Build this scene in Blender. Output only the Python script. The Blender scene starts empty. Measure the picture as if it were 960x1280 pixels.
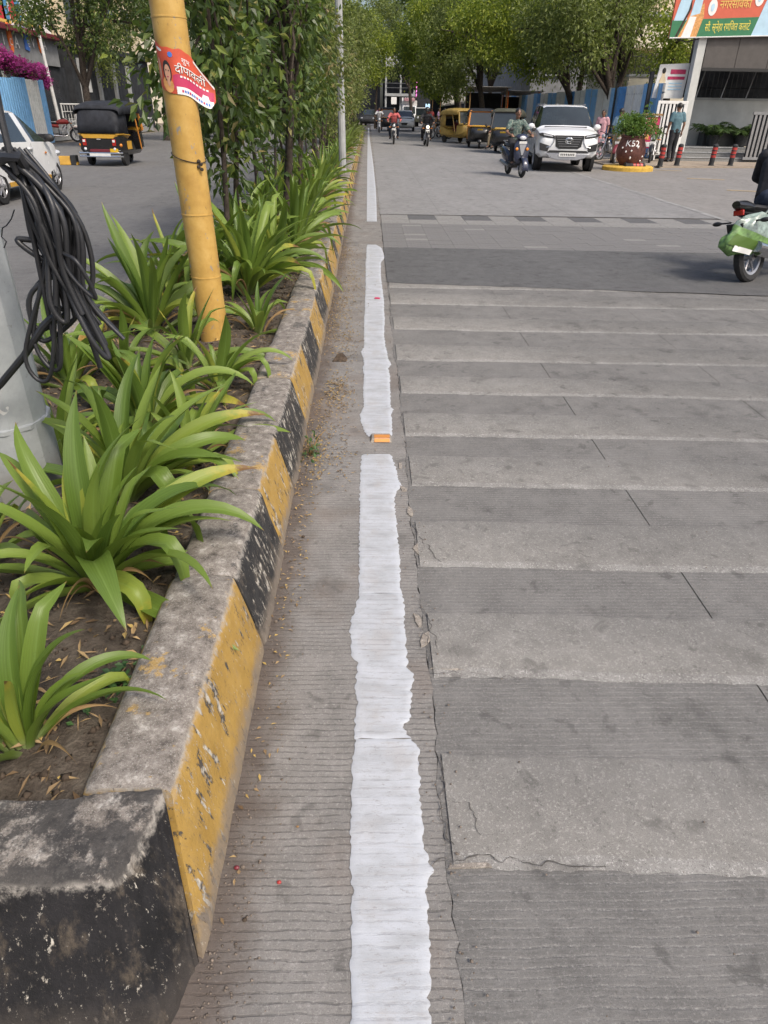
import bpy, math, random
import numpy as np
from mathutils import Vector, Matrix, Euler

PI = math.pi
R = math.radians
random.seed(11)
rng = np.random.default_rng(11)
sc = bpy.context.scene
COL = sc.collection

# ------------------------------------------------------------------ camera
CAM_H = 1.62
F = 860.0
MX = np.array([[0.99970526, -0.01904781, 0.01505269],
               [0.00333859, -0.50627082, -0.86236809],
               [0.02404696, 0.86216416, -0.506058]])
cam = bpy.data.cameras.new('camera')
cam.sensor_fit = 'VERTICAL'
cam.sensor_height = 36.0
cam.lens = F / 1280 * 36
cam.clip_start = 0.02
cam.clip_end = 2000
cam_o = bpy.data.objects.new('camera', cam)
COL.objects.link(cam_o)
rt, dn, fw = MX[0], MX[1], MX[2]
m4 = Matrix.Identity(4)
for i in range(3):
    m4[i][0] = rt[i]; m4[i][1] = -dn[i]; m4[i][2] = -fw[i]
m4[2][3] = CAM_H
cam_o.matrix_world = m4
sc.camera = cam_o

def at(px, py, z=0.0):
    d = MX.T @ np.array([px - 480, py - 640, F]); t = (z - CAM_H) / d[2]
    return float(t * d[0]), float(t * d[1])
def aty(px, py, Y):
    d = MX.T @ np.array([px - 480, py - 640, F]); t = Y / d[1]
    return float(t * d[0]), float(CAM_H + t * d[2])

# ------------------------------------------------------------------ light
SUN_EL, SUN_AZ = R(50), R(140)          # azimuth clockwise from +Y
world = bpy.data.worlds.new('World')
sc.world = world
world.use_nodes = True
wn = world.node_tree
sky = wn.nodes.new('ShaderNodeTexSky')
sky.sky_type = 'NISHITA'
sky.sun_disc = False
sky.sun_elevation = SUN_EL
sky.sun_rotation = SUN_AZ
sky.air_density = 1.0
sky.dust_density = 5.0
sky.ozone_density = 1.0
bg = wn.nodes['Background']
wn.links.new(sky.outputs[0], bg.inputs[0])
bg.inputs[1].default_value = 0.15
sun = bpy.data.lights.new('sun', 'SUN')
sun.energy = 2.0
sun.angle = R(12)
sun.color = (1.0, 0.93, 0.82)
sun_o = bpy.data.objects.new('sun', sun)
COL.objects.link(sun_o)
sd = Vector((math.sin(SUN_AZ) * math.cos(SUN_EL), math.cos(SUN_AZ) * math.cos(SUN_EL), math.sin(SUN_EL)))
sun_o.rotation_euler = sd.to_track_quat('Z', 'Y').to_euler()
sun_o.location = (0, 0, 30)
sc.view_settings.view_transform = 'Standard'
sc.view_settings.look = 'None'
sc.view_settings.exposure = 0.38
sc.view_settings.gamma = 1.0
sc.cycles.max_bounces = 6
sc.cycles.transparent_max_bounces = 6

# ------------------------------------------------------------------ materials
class NT:
    """small helper round a material's node tree"""
    def __init__(s, name):
        s.m = bpy.data.materials.new(name); s.m.use_nodes = True
        s.t = s.m.node_tree; s.n = s.t.nodes; s.l = s.t.links
        s.b = s.n['Principled BSDF']; s.out = s.n['Material Output']
        s._co = None
    def put(s, sock, v):
        if v is None: return
        if hasattr(v, 'links'): s.l.new(v, sock)
        elif isinstance(v, (tuple, list)) and len(v) == 3 and sock.type == 'RGBA': sock.default_value = (*v, 1)
        else: sock.default_value = v
    def co(s, kind='Object'):
        if s._co is None: s._co = s.n.new('ShaderNodeTexCoord')
        return s._co.outputs[kind]
    def mapped(s, scale=(1, 1, 1), kind='Object', rot=(0, 0, 0)):
        n = s.n.new('ShaderNodeMapping'); s.l.new(s.co(kind), n.inputs[0])
        n.inputs['Scale'].default_value = scale; n.inputs['Rotation'].default_value = rot
        return n.outputs[0]
    def noise(s, scale, detail=4, rough=.6, vec=None, dist=0):
        n = s.n.new('ShaderNodeTexNoise'); s.l.new(vec if vec is not None else s.co(), n.inputs['Vector'])
        n.inputs['Scale'].default_value = scale; n.inputs['Detail'].default_value = detail
        n.inputs['Roughness'].default_value = rough; n.inputs['Distortion'].default_value = dist
        return n.outputs[0]
    def voro(s, scale, feature='F1', vec=None, out='Distance'):
        n = s.n.new('ShaderNodeTexVoronoi'); n.feature = feature
        s.l.new(vec if vec is not None else s.co(), n.inputs['Vector']); n.inputs['Scale'].default_value = scale
        return n.outputs[out]
    def math(s, op, a, b=None, c=None, clamp=False):
        n = s.n.new('ShaderNodeMath'); n.operation = op; n.use_clamp = clamp
        for k, v in enumerate((a, b, c)):
            if v is not None: s.put(n.inputs[k], v)
        return n.outputs[0]
    def ramp(s, fac, stops, interp='LINEAR'):
        n = s.n.new('ShaderNodeValToRGB'); s.put(n.inputs[0], fac); e = n.color_ramp.elements
        n.color_ramp.interpolation = interp
        while len(e) < len(stops): e.new(.5)
        for k, (p, c) in enumerate(stops):
            e[k].position = p
            e[k].color = (c, c, c, 1) if isinstance(c, (int, float)) else (*c, 1)
        return n.outputs[0]
    def step(s, x, lo, hi):
        n = s.n.new('ShaderNodeMapRange'); n.interpolation_type = 'SMOOTHSTEP'
        s.put(n.inputs[0], x); n.inputs[1].default_value = lo; n.inputs[2].default_value = hi
        return n.outputs[0]
    def mix(s, f, a, b, mode='MIX'):
        n = s.n.new('ShaderNodeMix'); n.data_type = 'RGBA'; n.blend_type = mode
        s.put(n.inputs[0], f); s.put(n.inputs[6], a); s.put(n.inputs[7], b)
        return n.outputs[2]
    def sep(s, vec):
        n = s.n.new('ShaderNodeSeparateXYZ'); s.l.new(vec, n.inputs[0]); return n.outputs
    def geo(s, k):
        n = s.n.new('ShaderNodeNewGeometry'); return n.outputs[k]
    def bump(s, h, strength=.5, dist=.01, chain=None):
        n = s.n.new('ShaderNodeBump'); s.put(n.inputs['Height'], h)
        n.inputs['Strength'].default_value = strength; n.inputs['Distance'].default_value = dist
        if chain is not None: s.l.new(chain, n.inputs['Normal'])
        return n.outputs[0]
    def done(s, base=None, rough=None, normal=None, metal=None, spec=None, coat=None):
        s.put(s.b.inputs['Base Color'], base); s.put(s.b.inputs['Roughness'], rough)
        s.put(s.b.inputs['Normal'], normal); s.put(s.b.inputs['Metallic'], metal)
        s.put(s.b.inputs['Specular IOR Level'], spec); s.put(s.b.inputs['Coat Weight'], coat)
        return s.m

def flat(name, c, rough=.6, metal=0, var=.18, scale=9, spec=.5, coat=0, bump=0, bscale=60):
    t = NT(name)
    n = t.noise(scale, 5)
    lo = tuple(max(0, x * (1 - var)) for x in c); hi = tuple(min(1, x * (1 + var)) for x in c)
    base = t.ramp(n, [(.3, lo), (.7, hi)])
    nrm = t.bump(t.noise(bscale, 3), bump, .004) if bump else None
    r2 = t.ramp(n, [(.3, min(1, rough * 1.15)), (.7, rough * .85)])
    return t.done(base, r2, nrm, metal, spec, coat)

def grooves(t, period=.021, axis=1, wob=.006, mscale=3.0, mask_lo=.35, mask_hi=.6):
    """0..1, 1 in broken tined grooves running across the road"""
    xyz = t.sep(t.co())
    w = t.math('MULTIPLY', t.noise(5, 3), wob * 4)
    w2 = t.math('MULTIPLY', t.noise(60, 2), wob * .8)
    y = t.math('ADD', t.math('ADD', xyz[axis], w), w2)
    s = t.math('SINE', t.math('MULTIPLY', y, 2 * PI / period))
    g = t.step(s, .45, .98)
    mask = t.math('MULTIPLY', t.step(t.noise(11, 6, .75, vec=t.mapped((.35, 1, 1))), mask_lo, mask_hi), t.step(t.noise(75, 4, .75, vec=t.mapped((.45, 1, 1))), .36, .56))
    return t.math('MULTIPLY', g, mask), s

def concrete(name, dark, light, groove=True, worn=None, speck=.5, gstr=.9, kerb_dirt=False, white=.0, glight=False, mlo=.3, mhi=.55):
    t = NT(name)
    big = t.noise(.9, 4); mid = t.noise(7, 6, .65); fine = t.noise(120, 4, .85); grit = t.noise(330, 3, .85)
    base = t.ramp(mid, [(.25, dark), (.75, light)])
    base = t.mix(t.math('MULTIPLY', t.step(big, .45, .7), .35), base, tuple(x * .68 for x in light))
    # sand grains: pale and dark specks
    base = t.mix(t.math('MULTIPLY', t.step(fine, .55, .63), speck), base, tuple(min(1, x * 1.6) for x in light))
    base = t.mix(t.math('MULTIPLY', t.step(grit, .555, .62), speck), base, tuple(x * .36 for x in dark))
    base = t.mix(t.math('MULTIPLY', t.step(t.noise(52, 5, .85), .565, .63), speck * .75), base, tuple(min(1, x * 1.45) for x in light))
    base = t.mix(t.math('MULTIPLY', t.step(t.noise(38, 5, .85, vec=t.mapped((1.1, .9, 1.3))), .57, .64), speck * .75), base, tuple(x * .48 for x in dark))
    # oil spots and wet-looking stains
    st = t.math('MULTIPLY', t.step(t.noise(3.1, 5, .6), .56, .70), .5)
    base = t.mix(st, base, tuple(x * .55 for x in dark))
    st = t.math('MULTIPLY', t.step(t.noise(8.5, 4, .6, dist=.4), .595, .68), .5)
    base = t.mix(st, base, tuple(x * .5 for x in dark))
    base = t.mix(t.math('MULTIPLY', t.step(t.noise(1.4, 6, .7, vec=t.mapped((1, .35, 1))), .45, .65), .22), base, tuple(min(1, x * 1.25) for x in light))
    if worn:
        xw = t.math('ADD', t.sep(t.co())[0], t.math('MULTIPLY', t.math('SUBTRACT', t.noise(1.3, 4), .5), 1.6))
        base = t.mix(t.math('MULTIPLY', t.step(xw, .5, 2.4), .55), base, worn, 'MULTIPLY')
    h = t.math('ADD', t.math('MULTIPLY', fine, .55), t.math('MULTIPLY', grit, .45))
    if groove:
        g, s = grooves(t, mask_lo=mlo, mask_hi=mhi)
        if glight:
            base = t.mix(t.math('MULTIPLY', t.math('MULTIPLY', g, t.step(fine, .45, .62)), .55), base, tuple(min(1, x * 1.6) for x in light))
            base = t.mix(t.math('MULTIPLY', t.math('MULTIPLY', t.step(s, -.4, -.98), t.step(t.noise(40, 4, .7), .4, .6)), .22), base, tuple(x * .5 for x in dark))
        else:
            base = t.mix(t.math('MULTIPLY', g, gstr * .55), base, tuple(x * .42 for x in dark))
        h = t.math('SUBTRACT', h, t.math('MULTIPLY', g, gstr * .7))
    if kerb_dirt:
        x = t.sep(t.co())[0]
        xx = t.math('ADD', x, t.math('MULTIPLY', t.math('SUBTRACT', t.noise(6, 5), .5), .22))
        near = t.step(xx, -.20, -.36)
        base = t.mix(t.math('MULTIPLY', near, .8), base, (.085, .064, .052))
        base = t.mix(t.math('MULTIPLY', t.step(t.noise(1.7, 4), .5, .64), .35), base, (.155, .12, .098))
    nrm = t.bump(h, .55, .006)
    return t.done(base, t.ramp(mid, [(.3, .95), (.8, .8)]), nrm, spec=.25)

M = {}
M['gutter'] = concrete('gutter_concrete', (.165, .158, .150), (.262, .251, .239), True, kerb_dirt=True, gstr=.8, mlo=.30, mhi=.5)
M['slab'] = concrete('slab_concrete', (.122, .119, .115), (.20, .194, .186), True, glight=True, gstr=.5, mlo=.3, mhi=.55)
M['strip'] = concrete('strip_concrete', (.178, .171, .160), (.262, .252, .236), False, worn=(.55, .56, .575), speck=.7)
M['edge'] = concrete('strip_edge', (.168, .161, .152), (.31, .302, .288), False, worn=(.7, .71, .72), speck=.8)
M['joint_mortar'] = concrete('joint_mortar', (.21, .185, .16), (.32, .29, .255), False, speck=.8)
M['joint_dirt'] = concrete('joint_dirt', (.07, .065, .06), (.135, .125, .115), False, speck=.8)
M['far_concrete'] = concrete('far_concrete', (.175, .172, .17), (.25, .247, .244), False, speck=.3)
M['patch'] = concrete('asphalt_patch', (.082, .082, .083), (.12, .12, .121), False, speck=.45)
M['asphalt'] = concrete('asphalt', (.118, .116, .114), (.168, .166, .163), False, speck=.6)
M['shoulder'] = concrete('shoulder_paving', (.175, .165, .155), (.245, .235, .225), False, speck=.4)
M['paver_a'] = concrete('paver_grey', (.135, .132, .13), (.19, .187, .185), False, speck=.5)
M['paver_b'] = concrete('paver_dark', (.085, .085, .087), (.125, .125, .128), False, speck=.4)
M['paver_c'] = concrete('paver_pale', (.18, .177, .17), (.25, .245, .236), False, speck=.5)
M['sand'] = concrete('sandy_footpath', (.25, .205, .16), (.33, .28, .22), False, speck=.4)
M['ground'] = concrete('ground_dust', (.15, .13, .11), (.23, .2, .17), False, speck=.3)

def paint_line():
    t = NT('lane_white')
    at_ = t.n.new('ShaderNodeAttribute'); at_.attribute_name = 'thick'; rim = at_.outputs['Fac']
    big = t.noise(9, 5, .6, vec=t.mapped((.6, 1.6, 1))); fine = t.noise(260, 3, .7)
    streak = t.noise(30, 5, .7, vec=t.mapped((.18, 2.2, 1)))
    base = t.ramp(big, [(.3, (.31, .322, .335)), (.6, (.435, .455, .49))])
    base = t.mix(t.math('MULTIPLY', t.step(streak, .52, .70), .6), base, (.33, .325, .325))
    base = t.mix(t.math('MULTIPLY', t.step(t.noise(6, 5, .6, vec=t.mapped((1.2, .7, 1))), .5, .66), .5), base, (.37, .36, .355))
    base = t.mix(t.math('MULTIPLY', t.step(fine, .58, .7), .4), base, (.30, .29, .28))
    base = t.mix(t.math('MULTIPLY', t.step(t.noise(55, 6, .8), .63, .68), .8), base, (.24, .23, .22))
    g, s = grooves(t, period=.028, mask_lo=.36, mask_hi=.58)
    base = t.mix(t.math('MULTIPLY', g, .42), base, (.25, .25, .255))
    base = t.mix(t.math('MULTIPLY', t.step(t.noise(90, 5, .8, vec=t.mapped((.5, 1.3, 1))), .585, .63), .6), base, (.25, .24, .23))
    base = t.mix(t.math('MULTIPLY', t.step(t.math('ADD', rim, t.math('MULTIPLY', t.math('SUBTRACT', t.noise(9, 6, .7), .5), 2.2)), .35, .85), .55), base, (.46, .485, .525))
    h = t.math('SUBTRACT', t.math('ADD', t.math('MULTIPLY', fine, .5), t.math('MULTIPLY', streak, .6)), t.math('MULTIPLY', g, .35))
    return t.done(base, .65, t.bump(h, .4, .004), spec=.3)
M['line'] = paint_line()

def kerb_paint(name, paint, paint2, chip, lowf=.85, topdark=0):
    t = NT(name)
    nz = t.sep(t.geo('Normal'))[2]
    z = t.sep(t.co())[2]
    up = t.step(nz, .55, .8)
    # chips run down the face
    ch = t.noise(26, 6, .72, vec=t.mapped((1, 1.3, .22)))
    ch2 = t.noise(7, 3, .5)
    c1 = t.step(t.math('ADD', ch, t.math('MULTIPLY', ch2, .35)), chip, chip + .035)
    side = t.ramp(t.noise(11, 5, .65), [(.3, paint), (.75, paint2)])
    under = t.ramp(t.noise(30, 3), [(.46, (.07, .062, .055)), (.55, (.36, .33, .28)), (.64, (.52, .49, .43))])
    side = t.mix(c1, side, under)
    low = t.step(t.math('ADD', z, t.math('MULTIPLY', t.math('SUBTRACT', t.noise(18, 4), .5), .10)), .085, .02)
    side = t.mix(t.math('MULTIPLY', low, lowf), side, (.22, .185, .15))
    worn = t.step(t.math('ADD', z, t.math('MULTIPLY', t.math('SUBTRACT', t.noise(28, 6, .75), .5), .11)), .268, .30)
    side = t.mix(t.math('MULTIPLY', worn, .85), side, (.36, .335, .30))
    side = t.mix(t.math('MULTIPLY', t.step(t.noise(16, 6, .7, vec=t.mapped((1, 1, .4))), .52, .7), .35), side, (.20, .16, .115))
    top = t.ramp(t.noise(24, 7, .72), [(.30, (.06, .052, .046)), (.44, (.165, .145, .127)), (.56, (.245, .22, .195)), (.68, (.44, .415, .38))])
    rem = t.step(t.math('ADD', t.noise(9, 5, .7), t.math('MULTIPLY', t.noise(50, 3), .2)), .66, .73)
    top = t.mix(t.math('MULTIPLY', rem, .75), top, paint2)
    top = t.mix(t.math('MULTIPLY', t.step(t.noise(210, 3, .85), .56, .63), .6), top, (.45, .43, .39))
    top = t.mix(t.math('MULTIPLY', t.step(t.noise(150, 4, .85), .56, .62), .6), top, (.05, .045, .04))
    fl = t.step(t.noise(85, 5, .8, vec=t.mapped((1, 1.2, .3))), .60, .635)
    side = t.mix(t.math('MULTIPLY', fl, .75), side, under)
    if topdark: top = t.mix(t.math('MULTIPLY', t.step(t.noise(13, 7, .75), .40, .52), topdark), top, (.035, .034, .034))
    base = t.mix(up, side, top)
    h = t.math('ADD', t.math('MULTIPLY', t.noise(120, 4, .75), .6), t.math('MULTIPLY', t.noise(24, 5, .7), .9))
    h = t.math('SUBTRACT', h, t.math('MULTIPLY', t.math('MULTIPLY', c1, t.math('SUBTRACT', 1.0, up)), .5))
    return t.done(base, .82, t.bump(h, .6, .008), spec=.3)
M['kerb_yellow'] = kerb_paint('kerb_yellow', (.31, .19, .045), (.42, .27, .075), .735)
M['kerb_black'] = kerb_paint('kerb_black', (.018, .018, .019), (.045, .044, .044), .72)
M['kerb_nose'] = kerb_paint('kerb_nose', (.008, .008, .009), (.022, .021, .023), .80, .12, .85)

def soil_mat():
    t = NT('soil')
    n = t.noise(14, 8, .75); f = t.noise(90, 4, .7)
    base = t.ramp(n, [(.28, (.05, .04, .032)), (.5, (.125, .102, .082)), (.72, (.22, .188, .152))])
    h = t.math('ADD', n, t.math('MULTIPLY', f, .4))
    return t.done(base, .95, t.bump(h, 1, .03), spec=.15)
M['soil'] = soil_mat()

def leaf_mat(name, stops, trans=.3, rough=.45, tip=None, stripes=False, spec=.4):
    t = NT(name)
    rnd = t.geo('Random Per Island')
    if stripes:
        oi = t.n.new('ShaderNodeObjectInfo'); rnd = oi.outputs['Random']
    base = t.ramp(rnd, stops)
    nrm = None
    if stripes:
        uv = t.sep(t.co('UV'))
        s = t.math('SINE', t.math('MULTIPLY', uv[0], 62))
        base = t.mix(t.math('MULTIPLY', t.step(s, .2, 1), .22), base, (.16, .27, .05))
        mid = t.step(t.math('ABSOLUTE', t.math('SUBTRACT', uv[0], .5)), .06, .0)
        base = t.mix(t.math('MULTIPLY', mid, .35), base, (.22, .33, .09))
        base = t.mix(t.step(uv[1], .18, .0), base, (.26, .33, .13))
        blot = t.noise(22, 4)
        if tip is not None:
            e = t.math('ADD', uv[1], t.math('MULTIPLY', t.math('SUBTRACT', blot, .5), .35))
            base = t.mix(t.step(e, tip, tip + .18), base, (.38, .33, .05))
            base = t.mix(t.step(e, tip + .16, tip + .24), base, (.17, .085, .035))
        else:
            base = t.mix(t.step(uv[1], .965, 1.0), base, (.2, .12, .04))
        base = t.mix(t.math('MULTIPLY', t.step(blot, .62, .7), .25), base, (.08, .13, .03))
        nrm = t.bump(s, .12, .002)
    t.done(base, rough, nrm, spec=spec)
    tr = t.n.new('ShaderNodeBsdfTranslucent')
    tc = t.mix(.5, base, (.30, .42, .04), 'MIX')
    t.l.new(tc, tr.inputs[0])
    mx = t.n.new('ShaderNodeMixShader'); mx.inputs[0].default_value = trans
    t.l.new(t.b.outputs[0], mx.inputs[1]); t.l.new(tr.outputs[0], mx.inputs[2])
    t.l.new(mx.outputs[0], t.out.inputs[0])
    return t.m
M['lily'] = leaf_mat('lily_leaf', [(0, (.105, .165, .025)), (.5, (.145, .215, .036)), (1, (.20, .275, .055))], .28, .40, None, True)
M['lily_tip'] = leaf_mat('lily_leaf_yellowing', [(0, (.18, .24, .035)), (1, (.27, .31, .05))], .28, .45, .70, True)
M['lily_dark'] = leaf_mat('lily_leaf_dark', [(0, (.07, .125, .022)), (1, (.12, .185, .032))], .25, .38, None, True)
M['lily_dead'] = leaf_mat('lily_leaf_dry', [(0, (.16, .09, .04)), (1, (.30, .2, .09))], .1, .7, None, False)
M['ficus'] = leaf_mat('ficus_leaf', [(0, (.028, .05, .015)), (.5, (.058, .095, .024)), (.82, (.10, .15, .034)), (.93, (.20, .24, .05)), (1, (.26, .2, .1))], .28, .38)
M['ficus_dry'] = leaf_mat('hedge_leaf_dusty', [(0, (.06, .075, .025)), (.5, (.11, .135, .035)), (.85, (.18, .19, .05)), (1, (.24, .17, .09))], .25, .5)
M['tree_a'] = leaf_mat('tree_leaf_bright', [(0, (.085, .125, .015)), (.5, (.18, .235, .026)), (1, (.32, .35, .04))], .38, .5)
M['tree_b'] = leaf_mat('tree_leaf_dark', [(0, (.03, .05, .014)), (.6, (.055, .088, .022)), (1, (.11, .15, .03))], .25, .5)
M['tree_c'] = leaf_mat('tree_leaf_olive', [(0, (.075, .10, .028)), (.6, (.135, .17, .042)), (1, (.22, .25, .065))], .3, .5)
M['bougain'] = leaf_mat('bougainvillea_bract', [(0, (.36, .025, .22)), (.6, (.55, .045, .36)), (1, (.68, .11, .48))], .3, .6)
M['potleaf'] = leaf_mat('shrub_leaf', [(0, (.05, .11, .02)), (1, (.14, .24, .05))], .3, .5)
M['palm'] = leaf_mat('palm_leaf', [(0, (.035, .075, .025)), (1, (.09, .15, .04))], .2, .5)
M['creeper'] = leaf_mat('creeper_leaf', [(0, (.035, .09, .03)), (1, (.07, .14, .045))], .2, .5)
M['litter'] = leaf_mat('dry_leaf', [(0, (.10, .06, .03)), (.4, (.22, .15, .08)), (.75, (.34, .24, .12)), (1, (.42, .3, .09))], .05, .8)
M['bark'] = flat('bark', (.055, .044, .036), .9, 0, .5, 22, .2, 0, .8, 40)
M['bark_pale'] = flat('bark_pale', (.17, .145, .12), .9, 0, .4, 22, .2, 0, .8, 40)
M['pebble'] = flat('pebble', (.17, .14, .115), .9, 0, .5, 60, .2)
M['clod'] = flat('clod', (.07, .053, .04), .95, 0, .5, 40, .15)

def galv():
    t = NT('galvanised_steel')
    n = t.noise(5, 6, .7); sp = t.voro(60, 'F1', out='Color')
    z = t.sep(t.co())[2]
    base = t.ramp(n, [(.3, (.27, .29, .30)), (.7, (.40, .42, .43))])
    base = t.mix(t.math('MULTIPLY', t.sep(sp)[0], .16), base, (.24, .25, .25))
    base = t.mix(t.math('MULTIPLY', t.step(t.noise(38, 5, .7), .62, .7), .6), base, (.17, .155, .14))
    base = t.mix(t.math('MULTIPLY', t.step(t.noise(9, 3), .68, .7), .8), base, (.62, .62, .6))
    low = t.step(t.math('ADD', z, t.math('MULTIPLY', t.noise(12, 4), .14)), .5, .35)
    base = t.mix(t.math('MULTIPLY', low, .7), base, (.20, .185, .165))
    return t.done(base, .55, t.bump(n, .15, .01), metal=.15)
M['galv'] = galv()

def pole_yellow():
    t = NT('pole_yellow')
    n = t.noise(8, 6, .65)
    base = t.ramp(n, [(.25, (.36, .205, .05)), (.5, (.47, .29, .075)), (.75, (.56, .37, .12))])
    ch = t.step(t.noise(17, 6, .7, vec=t.mapped((1, 1, .6))), .625, .645)
    base = t.mix(ch, base, (.25, .235, .205))
    st = t.step(t.noise(6, 4, .6, vec=t.mapped((1.5, 1.5, .35))), .55, .75)
    base = t.mix(t.math('MULTIPLY', st, .6), base, (.25, .15, .055))
    base = t.mix(t.math('MULTIPLY', t.step(t.noise(45, 6, .8, vec=t.mapped((1, 1, .35))), .62, .66), .7), base, (.16, .11, .05))
    base = t.mix(t.math('MULTIPLY', t.step(t.noise(3, 5, .7), .56, .7), .4), base, (.42, .27, .10))
    return t.done(base, .5, t.bump(t.math('SUBTRACT', n, ch), .25, .004), spec=.4)
M['pole_yellow'] = pole_yellow()

M['rubber'] = flat('rubber', (.018, .018, .019), .75, 0, .3, 20)
M['cable'] = flat('cable_sheath', (.020, .021, .024), .42, 0, .4, 6, .5, 0, .2, 90)
M['black_paint'] = flat('black_paint', (.012, .012, .013), .3, 0, .3, 4, .5, .3)
M['black_plastic'] = flat('black_plastic', (.02, .02, .021), .55, 0, .3, 10)
M['canvas'] = flat('black_canvas', (.022, .024, .03), .7, 0, .35, 5, .3, 0, .3, 30)
M['canvas_green'] = flat('olive_canvas', (.06, .062, .045), .75, 0, .35, 5, .3)
M['white_paint'] = flat('white_paint', (.72, .73, .74), .25, 0, .05, 3, .5, .6)
M['offwhite'] = flat('offwhite_paint', (.6, .6, .59), .5, 0, .12, 5)
M['rail_black'] = flat('rail_black', (.03, .03, .03), .8, 0, .2)
M['chrome'] = flat('chrome', (.6, .6, .62), .18, 1.0, .1)
M['steel'] = flat('steel', (.36, .36, .37), .35, .9, .2)
M['alloy'] = flat('alloy', (.42, .42, .44), .35, .7, .1)
M['glass'] = flat('car_glass', (.025, .032, .035), .06, 0, .2, 3, .8)
M['glass_pale'] = flat('clear_plastic', (.35, .34, .30), .25, 0, .3, 7, .5)
M['lamp_glass'] = flat('lamp_glass', (.5, .52, .55), .1, 0, .15, 30, .8)
M['lamp_red'] = flat('lamp_red', (.35, .02, .015), .2, 0, .2)
M['lamp_amber'] = flat('lamp_amber', (.6, .2, .02), .2, 0, .2)
M['yellow_paint'] = flat('yellow_paint', (.52, .29, .035), .35, 0, .15, 5, .5, .3)
M['mustard'] = flat('mustard_paint', (.42, .28, .07), .45, 0, .2, 5)
M['orange_paint'] = flat('orange_paint', (.55, .22, .04), .4, 0, .15, 5)
M['maroon'] = flat('maroon_paint', (.15, .02, .03), .4, 0, .2)
M['red_paint'] = flat('red_paint', (.35, .035, .03), .4, 0, .25)
M['silver_paint'] = flat('silver_paint', (.38, .39, .42), .3, .5, .1)
M['blue_paint'] = flat('navy_paint', (.02, .025, .05), .25, 0, .2, 4, .5, .4)
M['plate_white'] = flat('plate_white', (.68, .68, .66), .4, 0, .08)
M['plate_yellow'] = flat('plate_yellow', (.6, .38, .02), .4, 0, .08)
M['ink'] = flat('print_black', (.02, .02, .02), .5, 0, .1)
M['skin'] = flat('skin', (.20, .105, .065), .5, 0, .12, 12)
M['hair'] = flat('hair', (.012, .010, .009), .5, 0, .3, 30)
M['jeans'] = flat('jeans', (.025, .035, .06), .85, 0, .3, 14)
M['dark_cloth'] = flat('dark_cloth', (.018, .018, .022), .85, 0, .3, 14)
M['khaki'] = flat('khaki_cloth', (.25, .2, .13), .85, 0, .2, 14)
M['shirt_teal'] = flat('shirt_teal', (.075, .145, .175), .85, 0, .18, 10)
M['shirt_sky'] = flat('shirt_sky', (.26, .38, .47), .85, 0, .15, 10)
M['shirt_pink'] = flat('shirt_coral', (.5, .12, .12), .85, 0, .15, 10)
M['shirt_rose'] = flat('shirt_rose', (.48, .27, .30), .85, 0, .15, 10)
M['shirt_white'] = flat('shirt_white', (.55, .56, .58), .85, 0, .12, 10)
M['shirt_lav'] = flat('shirt_lavender', (.42, .3, .48), .85, 0, .15, 10)
M['shirt_blue'] = flat('shirt_blue', (.03, .08, .25), .85, 0, .2, 10)
def floral():
    t = NT('shirt_floral')
    v = t.voro(38, out='Color')
    base = t.ramp(t.sep(v)[0], [(.0, (.05, .075, .065)), (.4, (.07, .12, .11)), (.6, (.16, .21, .18)), (.8, (.05, .06, .06)), (1, (.3, .32, .27))])
    return t.done(base, .85)
M['shirt_floral'] = floral()
def sheet_mat(name, c, rust=.25):
    t = NT(name)
    n = t.noise(2.2, 6, .7)
    lo = tuple(x * .8 for x in c); hi = tuple(min(1, x * 1.12) for x in c)
    base = t.ramp(n, [(.3, lo), (.7, hi)])
    base = t.mix(t.math('MULTIPLY', t.step(t.noise(6, 6, .75, vec=t.mapped((1, 1, .25))), .58, .72), rust), base, (.33, .29, .25))
    low = t.step(t.math('ADD', t.sep(t.co())[2], t.math('MULTIPLY', t.noise(3, 4), .6)), .75, .25)
    base = t.mix(t.math('MULTIPLY', low, .35), base, (.2, .17, .14))
    return t.done(base, .5, None, metal=0)
M['sheet_blue'] = sheet_mat('fence_blue', (.22, .47, .78), .2)
M['sheet_blue_deep'] = sheet_mat('fence_blue_deep', (.09, .29, .64), .25)
M['sheet_white'] = sheet_mat('fence_white', (.74, .74, .71), .3)
M['wall_beige'] = flat('plaster_beige', (.62, .52, .36), .9, 0, .15, 2.5, .2)
M['wall_cream'] = flat('plaster_cream', (.66, .60, .48), .9, 0, .12, 2, .2)
M['wall_white'] = flat('plaster_white', (.50, .51, .49), .85, 0, .1, 2, .2)
M['wall_bright'] = flat('plaster_bright', (.82, .80, .76), .85, 0, .06, 2, .2)
M['wall_grey'] = flat('plaster_grey', (.22, .225, .23), .9, 0, .2, 2, .2)
M['wall_dark'] = flat('wall_dark', (.028, .03, .034), .8, 0, .35, 2, .3)
M['slab_grey'] = flat('concrete_slab', (.33, .34, .34), .9, 0, .2, 3, .2)
M['brown_panel'] = flat('shutter_brown', (.085, .077, .072), .6, 0, .12, 3, .4)
M['granite'] = flat('granite_step', (.20, .2, .195), .75, 0, .3, 30, .4)
M['granite_dark'] = flat('granite_riser', (.075, .078, .08), .5, 0, .3, 30, .4)
M['window_dark'] = flat('window_dark', (.03, .033, .037), .15, 0, .3, 2, .6)
M['tarp_blue'] = flat('tarp_blue', (.12, .22, .5), .6, 0, .25, 4)
M['tarp_grey'] = flat('tin_sheet', (.3, .29, .27), .6, .2, .3, 4)
M['cloth_white'] = flat('cloth_white', (.6, .58, .54), .85, 0, .15, 4)
M['wood'] = flat('wood', (.26, .155, .07), .7, 0, .3, 9, .3)
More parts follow.
